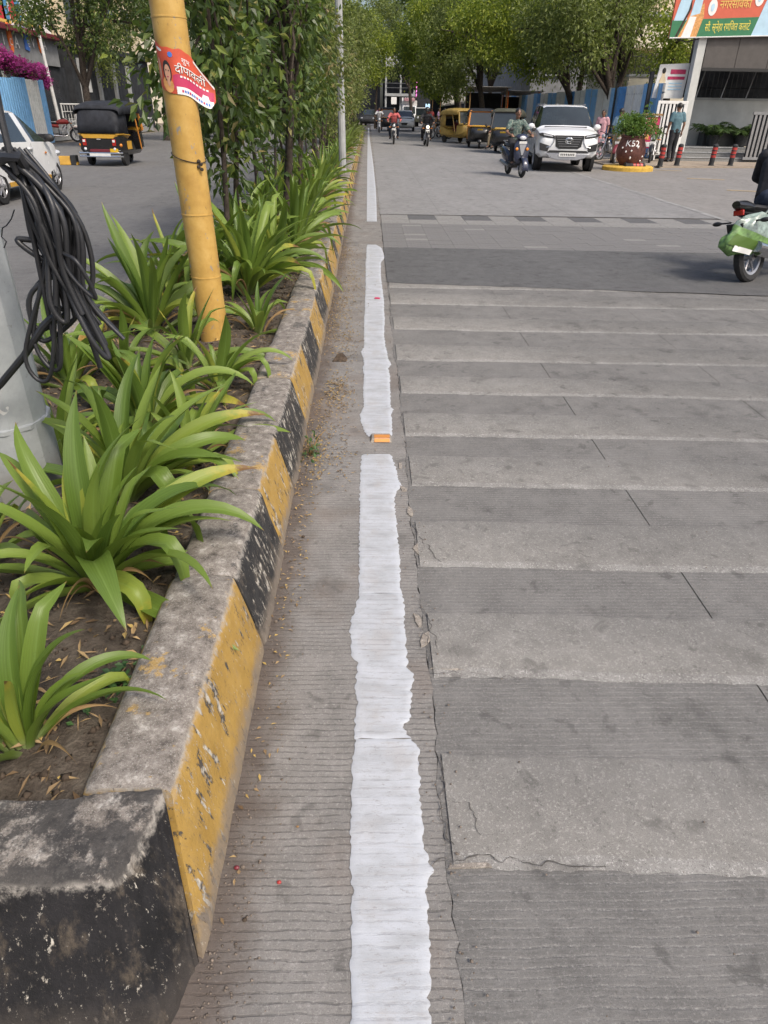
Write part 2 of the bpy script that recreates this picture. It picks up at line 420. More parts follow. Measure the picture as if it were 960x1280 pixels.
M['terracotta'] = flat('pot_maroon', (.10, .042, .035), .75, 0, .35, 9, .3, 0, .3, 40)
M['pot_black'] = flat('pot_black', (.03, .032, .034), .7, 0, .3, 9, .3)
M['yellow_kerb'] = flat('yellow_kerb_paint', (.5, .32, .06), .8, 0, .25, 12, .3)
M['road_yellow'] = flat('worn_yellow_marking', (.34, .27, .17), .85, 0, .25, 12, .2)
M['road_white'] = flat('worn_white_marking', (.255, .253, .247), .85, 0, .25, 5, .2)
M['bag_green'] = flat('bag_green', (.13, .235, .075), .35, 0, .6, 14, .5)
M['bag_clear'] = flat('bag_plastic', (.20, .26, .235), .25, 0, .5, 18, .5)
M['banner_red'] = flat('banner_red', (.55, .11, .06), .55, 0, .08, 4)
M['banner_green'] = flat('banner_green', (.03, .17, .075), .55, 0, .1, 4)
M['banner_blue'] = flat('banner_pale_blue', (.42, .60, .72), .55, 0, .1, 4)
M['print_yellow'] = flat('print_yellow', (.75, .62, .10), .6, 0, .05)
M['print_gold'] = flat('print_gold', (.72, .50, .12), .6, 0, .05)
M['print_white'] = flat('print_white', (.75, .74, .72), .6, 0, .05)
M['print_orange'] = flat('print_orange', (.60, .30, .10), .6, 0, .3, 20)
M['print_pink'] = flat('print_crimson', (.45, .03, .10), .55, 0, .2, 9)
M['print_skin'] = flat('print_skin', (.55, .30, .2), .6, 0, .1)
M['print_blue'] = flat('print_blue', (.06, .16, .5), .6, 0, .1)
M['poster_red'] = flat('poster_red', (.52, .075, .035), .5, 0, .22, 11)
M['sign_orange'] = flat('sign_orange', (.75, .17, .03), .5, 0, .1)
M['sign_cyan'] = flat('sign_cyan', (.10, .30, .52), .5, 0, .15)
M['sign_red'] = flat('sign_red', (.55, .04, .05), .5, 0, .1)
def emit(name, c, s):
    t = NT(name)
    t.done(c, .4)
    t.put(t.b.inputs['Emission Color'], c); t.b.inputs['Emission Strength'].default_value = s
    return t.m
M['neon_pink'] = emit('neon_pink', (.9, .22, .62), .8)
M['lit_sign'] = emit('lit_sign', (.45, .66, .9), .6)
M['bulb'] = emit('lit_headlamp', (1.0, .85, .6), 4)

# ------------------------------------------------------------------ mesh builder
class MB:
    def __init__(s): s.v = []; s.f = []; s.mi = []
    def add(s, vs, fs, mi=0):
        o = len(s.v); s.v += [tuple(p) for p in vs]
        s.f += [tuple(i + o for i in f) for f in fs]; s.mi += [mi] * len(fs); return s
    def box(s, c, d, rot=None, mi=0):
        x, y, z = (k / 2 for k in d)
        vs = [Vector((a * x, b * y, e * z)) for a in (-1, 1) for b in (-1, 1) for e in (-1, 1)]
        if rot is not None:
            m = rot if isinstance(rot, Matrix) else Euler(rot).to_matrix()
            vs = [m @ v for v in vs]
        c = Vector(c)
        return s.add([v + c for v in vs], [(0, 1, 3, 2), (4, 6, 7, 5), (0, 4, 5, 1), (2, 3, 7, 6), (0, 2, 6, 4), (1, 5, 7, 3)], mi)
    def tube(s, pts, rad, n=8, cap=True, mi=0):
        pts = [Vector(p) for p in pts]
        if not isinstance(rad, (list, tuple)): rad = [rad] * len(pts)
        up = None; vs = []
        for i, p in enumerate(pts):
            t = (pts[min(i + 1, len(pts) - 1)] - pts[max(i - 1, 0)])
            t = t.normalized() if t.length > 1e-9 else Vector((0, 0, 1))
            if up is None:
                up = t.orthogonal().normalized()
            up = (up - t * up.dot(t))
            up = up.normalized() if up.length > 1e-6 else t.orthogonal().normalized()
            w = t.cross(up)
            for k in range(n):
                a = 2 * PI * k / n
                vs.append(p + (up * math.cos(a) + w * math.sin(a)) * rad[i])
        fs = [(i * n + k, i * n + (k + 1) % n, (i + 1) * n + (k + 1) % n, (i + 1) * n + k) for i in range(len(pts) - 1) for k in range(n)]
        if cap:
            fs.append(tuple(range(n - 1, -1, -1))); fs.append(tuple(range((len(pts) - 1) * n, len(pts) * n)))
        return s.add(vs, fs, mi)
    def cyl(s, a, b, r, r2=None, n=12, cap=True, mi=0):
        return s.tube([a, b], [r, r if r2 is None else r2], n, cap, mi)
    def ell(s, c, r, nu=12, nv=8, rot=None, mi=0, zmin=-1.0):
        if not isinstance(r, (tuple, list)): r = (r, r, r)
        m = Euler(rot).to_matrix() if rot else Matrix.Identity(3)
        c = Vector(c); vs = []
        for j in range(nv + 1):
            th = math.acos(max(-1, zmin)) * j / nv
            for i in range(nu):
                ph = 2 * PI * i / nu
                vs.append(c + m @ Vector((r[0] * math.sin(th) * math.cos(ph), r[1] * math.sin(th) * math.sin(ph), r[2] * math.cos(th))))
        fs = [(j * nu + i, (j + 1) * nu + i, (j + 1) * nu + (i + 1) % nu, j * nu + (i + 1) % nu) for j in range(nv) for i in range(nu)]
        return s.add(vs, fs, mi)
    def lathe(s, c, prof, n=20, axis='z', mi=0):
        c = Vector(c); vs = []
        for r, h in prof:
            for k in range(n):
                a = 2 * PI * k / n; p = (r * math.cos(a), r * math.sin(a), h)
                if axis == 'x': p = (p[2], p[0], p[1])
                elif axis == 'y': p = (p[1], p[2], p[0])
                vs.append(c + Vector(p))
        fs = [(i * n + k, i * n + (k + 1) % n, (i + 1) * n + (k + 1) % n, (i + 1) * n + k) for i in range(len(prof) - 1) for k in range(n)]
        return s.add(vs, fs, mi)
    def prism(s, poly, h0, h1, ax='x', mi=0):
        def P(a, b, h): return (h, a, b) if ax == 'x' else ((a, h, b) if ax == 'y' else (a, b, h))
        n = len(poly)
        vs = [P(a, b, h0) for a, b in poly] + [P(a, b, h1) for a, b in poly]
        fs = [tuple(range(n - 1, -1, -1)), tuple(range(n, 2 * n))] + [(i, (i + 1) % n, n + (i + 1) % n, n + i) for i in range(n)]
        return s.add(vs, fs, mi)
    def loft(s, rings, cap=True, closed=True, mi=0):
        n = len(rings[0]); vs = [p for r in rings for p in r]; fs = []
        for i in range(len(rings) - 1):
            for k in range(n if closed else n - 1):
                fs.append((i * n + k, i * n + (k + 1) % n, (i + 1) * n + (k + 1) % n, (i + 1) * n + k))
        if cap and closed:
            fs.append(tuple(range(n - 1, -1, -1))); fs.append(tuple(range((len(rings) - 1) * n, len(rings) * n)))
        return s.add(vs, fs, mi)
    def grid(s, fn, nu, nv, mi=0):
        vs = [fn(i / nu, j / nv) for j in range(nv + 1) for i in range(nu + 1)]
        fs = [(j * (nu + 1) + i, j * (nu + 1) + i + 1, (j + 1) * (nu + 1) + i + 1, (j + 1) * (nu + 1) + i) for j in range(nv) for i in range(nu)]
        return s.add(vs, fs, mi)
    def mesh(s, name, mats, smooth=True, angle=35):
        me = bpy.data.meshes.new(name)
        me.from_pydata(s.v, [], s.f)
        for m in (mats if isinstance(mats, (list, tuple)) else [mats]): me.materials.append(M[m] if isinstance(m, str) else m)
        if len(me.materials) > 1: me.polygons.foreach_set('material_index', s.mi)
        if smooth:
            me.polygons.foreach_set('use_smooth', [True] * len(me.polygons))
            me.set_sharp_from_angle(angle=R(angle))
        me.update()
        return me
    def build(s, name, mats, parent=None, smooth=True, angle=35, bevel=0, seg=2):
        o = bpy.data.objects.new(name, s.mesh(name, mats, smooth, angle))
        COL.objects.link(o)
        if parent is not None: o.parent = parent
        if bevel:
            b = o.modifiers.new('bevel', 'BEVEL'); b.width = bevel; b.segments = seg; b.limit_method = 'ANGLE'
        return o

def npmesh(name, V, Fc, mats, smooth=False, uv=None):
    """fast mesh from numpy arrays; Fc is (n,k)"""
    me = bpy.data.meshes.new(name)
    V = np.ascontiguousarray(V, dtype=np.float32); Fc = np.ascontiguousarray(Fc, dtype=np.int32)
    n, k = Fc.shape
    me.vertices.add(len(V)); me.vertices.foreach_set('co', V.ravel())
    me.loops.add(n * k); me.loops.foreach_set('vertex_index', Fc.ravel())
    me.polygons.add(n); me.polygons.foreach_set('loop_start', np.arange(0, n * k, k, dtype=np.int32))
    me.polygons.foreach_set('loop_total', np.full(n, k, dtype=np.int32))
    me.polygons.foreach_set('use_smooth', np.full(n, smooth))
    if uv is not None:
        l = me.uv_layers.new(name='UVMap'); l.data.foreach_set('uv', np.ascontiguousarray(uv[Fc.ravel()], dtype=np.float32).ravel())
    me.update(calc_edges=True)
    me.validate()
    for m in (mats if isinstance(mats, (list, tuple)) else [mats]): me.materials.append(M[m] if isinstance(m, str) else m)
    return me
def link(name, me, parent=None):
    o = bpy.data.objects.new(name, me); COL.objects.link(o)
    if parent is not None: o.parent = parent
    return o
def tag(o, label=None, cat=None, group=None, kind=None):
    if label: o['label'] = label
    if cat: o['category'] = cat
    if group: o['group'] = group
    if kind: o['kind'] = kind
    return o
def thing(name, label, cat, loc=(0, 0, 0), rz=0, group=None):
    o = bpy.data.objects.new(name, None); COL.objects.link(o)
    o.location = loc; o.rotation_euler = (0, 0, rz); o.empty_display_size = .1
    return tag(o, label, cat, group)
def dup(root, loc=None, rz=None, label=None, parent=None):
    c = root.copy(); COL.objects.link(c)
    if parent is not None: c.parent = parent
    if loc is not None: c.location = loc
    if rz is not None: c.rotation_euler = (0, 0, rz)
    if label: c['label'] = label
    for ch in root.children: dup(ch, parent=c)
    return c
def text_mesh(name, body, size, mat, fn, parent=None, align='LEFT', depth=0):
    cu = bpy.data.curves.new(name, 'FONT'); cu.body = body; cu.size = size; cu.align_x = align; cu.resolution_u = 3; cu.extrude = depth
    o = bpy.data.objects.new(name, cu); COL.objects.link(o)
    dg = bpy.context.evaluated_depsgraph_get(); dg.update()
    me = bpy.data.meshes.new_from_object(o.evaluated_get(dg))
    bpy.data.objects.remove(o); bpy.data.curves.remove(cu)
    for v in me.vertices: v.co = Vector(fn(v.co.x, v.co.y, v.co.z))
    me.materials.clear(); me.materials.append(M[mat])
    me.name = name
    return link(name, me, parent)
def width_of(body, size):
    cu = bpy.data.curves.new('t', 'FONT'); cu.body = body; cu.size = size
    o = bpy.data.objects.new('t', cu); COL.objects.link(o)
    bpy.context.evaluated_depsgraph_get().update()
    w = o.dimensions.x; bpy.data.objects.remove(o); bpy.data.curves.remove(cu); return w

# ================================================================== SETTING
def n1(seed, step=.03, amp=1.0):
    """smooth 1-D noise"""
    r = np.random.default_rng(seed); tab = r.uniform(-1, 1, 4096)
    def fn(x):
        t = x / step + 300; i = int(math.floor(t)); u = t - i; u = u * u * (3 - 2 * u)
        return amp * (tab[i % 4096] * (1 - u) + tab[(i + 1) % 4096] * u)
    return fn

def strip_sheet(name, y0, y1, xl, xr, z, mat, parent=None, dy=.25, cols=1):
    b = MB(); n = max(1, int((y1 - y0) / dy))
    def fn(u, v):
        y = y0 + (y1 - y0) * v
        a = xl(y) if callable(xl) else xl; c = xr(y) if callable(xr) else xr
        return (a + (c - a) * u, y, z)
    b.grid(fn, cols, n)
    return b.build(name, mat, parent, smooth=False)

g = MB(); g.add([(-700, -400, -.05), (700, -400, -.05), (700, 900, -.05), (-700, 900, -.05)], [(0, 1, 2, 3)])
tag(g.build('ground', 'ground', smooth=False), kind='structure')
road = tag(thing('road', None, None), kind='structure')
left_road = strip_sheet('asphalt_road', -6, 160, -14.2, -2.12, 0, 'asphalt', dy=20)
tag(left_road, kind='structure')

SKEW = -.03
jn = n1(3, .05, .005); jn2 = n1(4, .4, .010); jn3 = n1(14, .012, .004)
jx = lambda y: .204 + jn(y) + jn2(y) + jn3(y)
strip_sheet('gutter_strip', -1.5, 62, -.47, lambda y: jx(y) - .0003 - .0028 * abs(jn(y * 1.7)) / .006, 0, 'gutter', road, dy=.03)
xs = [None, 1.285, 2.46, 3.66, 4.9, 6.32]
for k in range(5):
    a = (lambda y: jx(y) + .0004) if k == 0 else xs[k] + .0022
    strip_sheet('concrete_slab', -1.5, 9.8, a, xs[k + 1] - .0022, 0, 'slab', road, dy=.03 if k == 0 else 2)
yy = 13.2
while yy < 150:
    y2 = yy + 4.6
    for k in range(5):
        a = .205 if k == 0 else xs[k] + .002
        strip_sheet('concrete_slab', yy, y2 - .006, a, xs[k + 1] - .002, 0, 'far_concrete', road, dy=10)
    yy = y2
strip_sheet('joint_filler', -1.5, 150, -.45, 6.33, -.008, 'joint_dirt', road, dy=20)
# raised transverse rumble strips
bands = [(1.022, 1.372), (1.69, 2.03), (2.325, 2.69), (3.015, 3.36), (3.625, 3.975), (4.305, 4.65), (5.005, 5.41), (5.825, 6.24), (6.71, 7.17), (7.40, 7.66)]
for i, (ya, yb) in enumerate(bands):
    e0 = n1(50 + i, .025, .005); e1 = n1(90 + i, .05, .005); e2 = n1(130 + i, .5, .012)
    nx = 260; b = MB(); cross = []
    x0 = .222 if i % 2 else .217
    for j in range(nx + 1):
        u = (j / nx) ** 1.5; x = x0 + (6.3 - x0) * u
        s = SKEW * x + e2(x)
        top = .006
        a = ya + s + e0(x); c = yb + s + e1(x)
        w = .004 + .006 * (e0(x * 1.3 + 9) / .006 * .5 + .5)
        cross.append([(x, a, .0005), (x, a + .022, top * .55), (x, a + .03 + w, top), (x, c - .012, top), (x, c, .0005)])
    vs = [p for r in cross for p in r]
    for j in range(nx):
        for k in range(4):
            b.add([], []); b.f.append((j * 5 + k, (j + 1) * 5 + k, (j + 1) * 5 + k + 1, j * 5 + k + 1)); b.mi.append(1 if k < 2 else 0)
    b.v = vs
    b.build('rumble_strip', ['strip', 'edge'], road, smooth=True, angle=60)
# tarred patch across the road
b = MB()
pn0 = n1(21, .2, .02); pn1 = n1(22, .2, .015)
nx = 60
for j in range(nx + 1):
    x = .205 + (6.32 - .205) * j / nx
    b.v += [(x, 7.64 - .11 * x + pn0(x), .009), (x, 7.68 - .11 * x + pn0(x), .011), (x, 9.77 - .03 * x + pn1(x), .011)]
for j in range(nx):
    for k in range(2): b.f.append((j * 3 + k, j * 3 + 3 + k, j * 3 + 4 + k, j * 3 + k + 1)); b.mi.append(0)
b.build('asphalt_patch', 'patch', road, smooth=False)
# paver band
pv = []
for mname in ('paver_a', 'paver_c'):
    q = MB(); q.box((0, 0, -.006), (.3205, .150, .02)); pv.append(q.mesh('paver', mname, False))
for r_ in range(15):
    y = 9.86 + r_ * .1525
    for c_ in range(19):
        x = .37 + c_ * .323 + (.0 if r_ % 2 else .0)
        if x > 6.35: continue
        o = link('paver', pv[1] if random.random() < .02 else pv[0], road)
        o.location = (x, y + SKEW * x + .03, random.uniform(-.0015, .0015))
cb = []
for mname in ('paver_b', 'paver_c'):
    q = MB(); q.box((0, 0, -.006), (.465, .56, .02)); cb.append(q.mesh('crossing_block', mname, False))
q = MB(); q.box((0, 0, -.006), (.465, .50, .02)); cb.append(q.mesh('crossing_block', 'paver_c', False))
for c_ in range(13):
    x = .45 + c_ * .47
    o = link('crossing_block', cb[1 if c_ % 2 == 0 else 0], road); o.location = (x, 12.84 + SKEW * x * .6, 0)
    o = link('crossing_block', cb[2], road); o.location = (x, 12.30 + SKEW * x * .6, 0)

# paved shoulder and forecourt on the far right side
sh = strip_sheet('shoulder', -2, 160, 6.335, 11.0, -.002, 'shoulder', dy=20); tag(sh, kind='structure')
fc = strip_sheet('forecourt', -2, 34, 11.0, 24, -.002, 'shoulder', dy=20); tag(fc, kind='structure')
lm = tag(thing('lane_marking', None, None), kind='structure')
for (x, y0, y1, w) in ((6.32, 12, 40, .12),):
    strip_sheet('edge_stripe', y0, y1, lambda y, x=x: x - w / 2 + .02 * math.sin(y * 3.1), lambda y, x=x: x + w / 2 + .02 * math.sin(y * 2.3), .004, 'road_white', lm, dy=.3)
for px, py in ((832, 213), (882, 224), (936, 239)):
    x, y = at(px, py); q = MB(); q.box((0, 0, 0), (1.0, .2, .002)); o = q.build('yellow_dash', 'road_yellow', lm, False); o.location = (x, y, .004); o.rotation_euler = (0, 0, -.35)
strip_sheet('pale_patch', 9.6, 11.6, 6.45, lambda y: 6.45 + (y - 9.6) * 1.0, .003, 'paver_c', lm, dy=.3)
fp = MB(); fp.prism([(8.3, 25.9), (16.5, 27.2), (20, 27.7), (20, 31), (8.3, 30.4)], -.04, .05, 'z'); tag(fp.build('footpath', 'sand', smooth=False), kind='structure')

# ------------------------------------------------------------------ white lane line
T = [(1330, 437, 538), (1280, 438, 537), (1240, 439, 536), (1200, 438, 537), (1140, 439, 535), (1112, 442, 533), (1105, 437, 532), (1090, 439, 541), (1078, 438, 536), (1060, 438, 530), (1020, 438, 527), (985, 440, 525), (950, 441, 524),
     (936, 443, 524), (926, 444, 514), (912, 442, 505), (906, 446, 502), (902, 443, 513), (880, 447, 513), (862, 444, 514), (850, 445, 517), (842, 446, 517), (834, 446, 508), (829, 447, 509), (822, 440, 509),
     (806, 439, 507), (790, 437, 506), (776, 439, 505), (765, 443, 505), (750, 447, 504), (744, 449, 503), (739, 448, 501), (734, 449, 501), (700, 449, 500), (680, 449, 498), (655, 449, 496), (640, 450, 494), (620, 449, 493),
     (614, 450, 496), (608, 450, 502), (600, 450, 498), (590, 451, 496), (580, 451, 493), (571, 452, 490), (568, 454, 487)]
T2 = [(546, 460, 489), (540, 456, 490), (528, 451, 490), (518, 450, 489), (512, 453, 492), (508, 455, 488), (490, 454, 488), (468, 455, 487), (460, 453, 485), (456, 455, 489), (448, 454, 485), (440, 451, 484), (434, 455, 482), (418, 455, 480), (400, 455, 481), (390, 456, 480),
      (376, 456, 480), (362, 457, 478), (345, 457, 476), (328, 457, 476), (322, 458, 481), (316, 458, 479), (310, 458, 477), (306, 459, 470)]
T3 = [(277, 458.5, 471), (255, 458.6, 470.5), (235, 458.8, 469.5), (210, 459, 467), (190, 459.3, 464.5), (172, 459.6, 461.9), (160, 459.9, 461.5)]
def line_run(tab, cuts, jag=.004):
    rows = []
    for y, l, r in tab:
        xl, Y = at(l, y); xr, _ = at(r, y); rows.append((Y, xl, xr))
    Ys = np.array([r[0] for r in rows]); XL = np.array([r[1] for r in rows]); XR = np.array([r[2] for r in rows])
    par = tag(thing('lane_line', None, None), kind='structure')
    cy = sorted([Ys[0]] + [at(470, c)[1] for c in cuts] + [Ys[-1]])
    nl = n1(int(Ys[0] * 100) + 5, .012, jag); nr = n1(int(Ys[0] * 100) + 9, .012, jag * 1.3); zb = n1(77, .06, .0012)
    for a, c in zip(cy[:-1], cy[1:]):
        a += .0008; c -= .0008
        n = max(4, int((c - a) / (.007 if a < 5 else .03 if a < 13 else .3)))
        b = MB(); k = 7
        wa = n1(int(a * 1000), .02, .004)
        for j in range(n + 1):
            Y = a + (c - a) * j / n
            fade = 1 if Y < 13 else 0
            xl = float(np.interp(Y, Ys, XL)) + nl(Y) * fade; xr = float(np.interp(Y, Ys, XR)) + nr(Y) * fade
            end = 0 if j in (0, n) else (1 if 1 < j < n - 1 else .8)
            for q, (u, h) in enumerate(((0, .0), (.03, .7), (.12, 1), (.5, .75), (.86, 1), (.975, .7), (1, .0))):
                x = xl + (xr - xl) * u
                yo = wa(x * 1) if j in (0, n) else 0
                b.v.append((x, Y + yo, +.0020 + (.0030 + zb(Y) * .6) * h * (.35 + .65 * end)))
        for j in range(n):
            for q in range(k - 1): b.f.append((j * k + q, j * k + q + 1, (j + 1) * k + q + 1, (j + 1) * k + q)); b.mi.append(0)
        pp = b.build('paint_patch', 'line', par, smooth=True, angle=50)
        q_ = pp.data.attributes.new('thick', 'FLOAT', 'POINT'); tv = []
        for j in range(n + 1):
            ez = max(0, 1 - min(j, n - j) * (c - a) / n / .03)
            tv += [max(e_, ez * .8) for e_ in (.9, .8, .55, .2, .55, .8, .9)]
        q_.data.foreach_set('value', tv)
    return par
line_run(T, [924, 742])
line_run(T2, [508])
line_run(T3, [], 0)

# reflective stud and bits on the line
st = thing('road_stud', 'small orange reflective road stud in the gap of the white lane line', 'road stud', (*at(476, 549), 0))
b = MB(); b.loft([[(-.062, -.05, 0), (.062, -.05, 0), (.062, .05, 0), (-.062, .05, 0)], [(-.05, -.03, .022), (.05, -.03, .022), (.05, .032, .022), (-.05, .032, .022)]]); b.build('stud_body', 'joint_mortar', st, False, bevel=.003)
b = MB(); b.box((.006, -.0425, .0125), (.085, .005, .021), (-.72, 0, 0)); b.box((.006, -.010, .0235), (.088, .036, .004)); b.build('reflector', 'orange_paint', st, False)
b = MB(); b.prism([(-.03, -.012), (.025, -.016), (.034, .0), (.02, .014), (-.02, .008)], .008, .016, 'z'); o = b.build('scrap', 'print_pink', None, False); x, y = at(471, 374); o.location = (x, y, 0); o.rotation_euler = (.1, .1, .3)
tag(o, 'crumpled red scrap lying across the white lane line', 'litter')

# chipped flakes of concrete along the joint, children of the road
for (px, py, w, h, a) in ((527, 688, .03, .06, .3), (522, 775, .016, .05, .2), (533, 800, .018, .05, -.3), (512, 640, .015, .05, .1), (505, 612, .014, .04, .3), (500, 582, .012, .045, 0), (590, 1083, .06, .010, .05), (560, 836, .06, .012, -.05)):
    x, y = at(px, py); pts = []
    for k in range(9):
        t = 2 * PI * k / 9; r_ = random.uniform(.55, 1.2); pts.append((w * r_ * math.cos(t), h * r_ * math.sin(t)))
    b = MB(); b.loft([[(p[0], p[1], -.004) for p in pts], [(p[0] * .98, p[1] * .98, .004) for p in pts], [(p[0] * .93, p[1] * .93, .0058) for p in pts]])
    o = b.build('concrete_flake', 'joint_mortar', road, True, 40); o.location = (x, y, 0); o.rotation_euler = (0, 0, a)

def crack(pts, w, seed):
    P_ = [Vector((*at(*p), 0)) for p in pts]; na = n1(seed, .03, .012); nb_ = n1(seed + 1, .015, .5); b = MB(); prev = 0; L = 0
    rows = []
    for a_, c_ in zip(P_[:-1], P_[1:]):
        d = c_ - a_; k = max(3, int(d.length / .006)); nrm = Vector((-d.y, d.x, 0)).normalized()
        for j in range(k):
            L += d.length / k; p = a_ + d * j / k + nrm * (na(L) + .3 * na(L * 3.1)); ww = w * (.6 + nb_(L)) * .5; rows.append((p - nrm * ww, p + nrm * ww))
    for l, r_ in rows: b.v += [(l.x, l.y, .0082), (r_.x, r_.y, .0082)]
    for j in range(len(rows) - 1): b.f.append((2 * j, 2 * j + 1, 2 * j + 3, 2 * j + 2)); b.mi.append(0)
    return b.build('crack', 'joint_dirt', road, False)
for i, (pts, w) in enumerate((([(512, 655), (524, 675), (540, 692), (552, 706)], .005), ([(520, 742), (532, 800), (545, 840)], .003), ([(527, 760), (540, 790), (548, 815)], .003), ([(545, 945), (556, 985), (552, 1030), (566, 1062)], .004),
                              ([(558, 1000), (590, 1005), (600, 1050)], .003), ([(500, 605), (540, 607), (600, 612)], .003), ([(540, 1082), (610, 1072), (680, 1082), (760, 1086)], .004), ([(536, 842), (600, 846), (660, 850)], .003), ([(494, 517), (520, 514), (560, 518)], .004))):
    crack(pts, w, 900 + i * 7)

# ------------------------------------------------------------------ median kerb
kerb = thing('median_kerb', 'long low kerb painted in yellow and black blocks round the planted median', 'kerb')
def kerb_block(y0, y1, mat, seed, flip=False, x_in=-.64, h=.302, slant=0):
    r = np.random.default_rng(seed); b = MB()
    dx, dz = r.uniform(-.006, .006), r.uniform(-.008, .006)
    prof = [(-.352, -.03), (-.358, .02), (-.372, .07), (-.40, .17), (-.425, .262), (-.433, .284), (-.446, h - .004), (-.466, h), (-.52, h + .002), (-.60, h), (x_in + .015, h - .006), (x_in, h - .02), (x_in, .1)]
    ds = .025 if y1 < 3 else .05 if y1 < 8 else .2
    n = max(3, int((y1 - y0) / ds)); rows = []
    A = [n1(seed * 31 + k, .06, .0028) for k in range(len(prof))]; B = [n1(seed * 57 + k, .02, .0014) for k in range(len(prof))]
    for j in range(n + 1):
        y = y0 + (y1 - y0) * j / n
        sh = .006 if j in (0, n) else 0
        row = []
        for k, (x, z) in enumerate(prof):
            o = A[k](y) + B[k](y)
            xx = x + dx + o * .8 - (sh if k < 6 else 0); zz = z + dz * (z > .1) + o * (z > .2) - (sh if k > 5 else 0)
            row.append((xx if not flip else -2.56 - xx, y - slant * max(0, 1 - z / .3) * (1 - j / n) ** 2 * (k < 9), zz))
        rows.append(row)
    for row in rows: b.v += row
    m = len(prof)
    for j in range(n):
        for k in range(m - 1):
            b.f.append((j * m + k, (j + 1) * m + k, (j + 1) * m + k + 1, j * m + k + 1) if not flip else (j * m + k, j * m + k + 1, (j + 1) * m + k + 1, (j + 1) * m + k)); b.mi.append(0)
    b.f.append(tuple(range(m))); b.mi.append(0); b.f.append(tuple(range(n * m + m - 1, n * m - 1, -1))); b.mi.append(0)
    return b.build('kerb_block', mat, kerb, True, 55)
ky = [1.022, 1.84, 2.44, 2.985, 3.76, 4.42, 5.1, 5.75, 6.4]
while ky[-1] < 62: ky.append(ky[-1] + (random.uniform(.8, .95) if len(ky) % 2 else random.uniform(.34, .45)))
for i in range(len(ky) - 1):
    kerb_block(ky[i] + .003, ky[i + 1] - .003, 'kerb_yellow' if i % 2 == 0 else 'kerb_black', 200 + i, slant=.21 if i == 0 else 0)
y = 1.03
i = 0
while y < 60:
    kerb_block(y, y + 1.6, 'kerb_black' if i % 2 else 'kerb_yellow', 500 + i, True); y += 1.604; i += 1
# rounded black nose: a block with a chamfered corner
nb = MB()
out = [(-2.2, .818), (-1.9, .815), (-1.4, .818), (-1.0, .813), (-.8, .812), (-.6, .814), (-.505, .816), (-.488, .828), (-.480, .86), (-.470, .92), (-.460, .98), (-.452, 1.018)]
inn = [(-2.2, 1.0), (-1.9, 1.01), (-1.4, 1.005), (-1.0, 1.0), (-.8, 1.004), (-.7, 1.004), (-.66, 1.006), (-.64, 1.012), (-.63, 1.014), (-.60, 1.016), (-.55, 1.018), (-.5, 1.018)]
def dense(pl, k=6):
    q = []
    for a, c in zip(pl[:-1], pl[1:]):
        for t in range(k): q.append((a[0] + (c[0] - a[0]) * t / k, a[1] + (c[1] - a[1]) * t / k))
    return q + [pl[-1]]
do, di = dense(out, 8), dense(inn, 8)
def ctr(p, z):
    f = max(0, 1 - z / .3); w = min(1, max(0, (p[1] - .816) / .2))
    side = min(1, max(0, (p[0] + .62) / .12))
    return (p[0] + .085 * f * side, p[1] - (.15 + .06 * w) * f)
rows = []
nA = [n1(700 + k, .05, .003) for k in range(7)]
for idx, (p, q) in enumerate(zip(do, di)):
    s = idx * .02
    row = []
    for k, z in enumerate((-.03, .05, .17, .275, .296)):
        e = ctr(p, z); row.append((e[0] + nA[k](s), e[1] + nA[k](s + 3), z + nA[k](s + 7) * (z > .2)))
    for k, (u, z) in enumerate(((.12, .304), (.5, .305), (.95, .300), (1.0, .10))):
        row.append((p[0] + (q[0] - p[0]) * u, p[1] + (q[1] - p[1]) * u, z + nA[(k + 2) % 7](s) * (z > .2)))
    rows.append(row)
m = len(rows[0])
for row in rows: nb.v += row
for j in range(len(rows) - 1):
    for k in range(m - 1): nb.f.append((j * m + k, (j + 1) * m + k, (j + 1) * m + k + 1, j * m + k + 1)); nb.mi.append(0)
nb.f.append(tuple(range(len(nb.v) - 1, len(nb.v) - m - 1, -1))); nb.mi.append(0)
nb.build('kerb_nose', 'kerb_nose', kerb, True, 55)

# ------------------------------------------------------------------ soil bed
sz = [n1(800 + k, .12, .016) for k in range(6)]; sz2 = [n1(820 + k, .5, .02) for k in range(6)]
def soil_h(x, y):
    return .205 + sz[0](x + y * .37) + sz[1](y - x * .5) * .8 + sz2[0](y) + sz2[1](x * 2) * .5
b = MB()
ysamp = [.98 + .05 * k for k in range(160)] + [9 + .5 * k for k in range(105)]
nx = 26
for y in ysamp:
    for j in range(nx + 1):
        x = -.63 - 1.31 * j / nx; b.v.append((x, y, soil_h(x, y)))
for a in range(len(ysamp) - 1):
    for j in range(nx): b.f.append((a * (nx + 1) + j, (a + 1) * (nx + 1) + j, (a + 1) * (nx + 1) + j + 1, a * (nx + 1) + j + 1)); b.mi.append(0)
tag(b.build('soil', 'soil', None, True, 80), kind='structure')

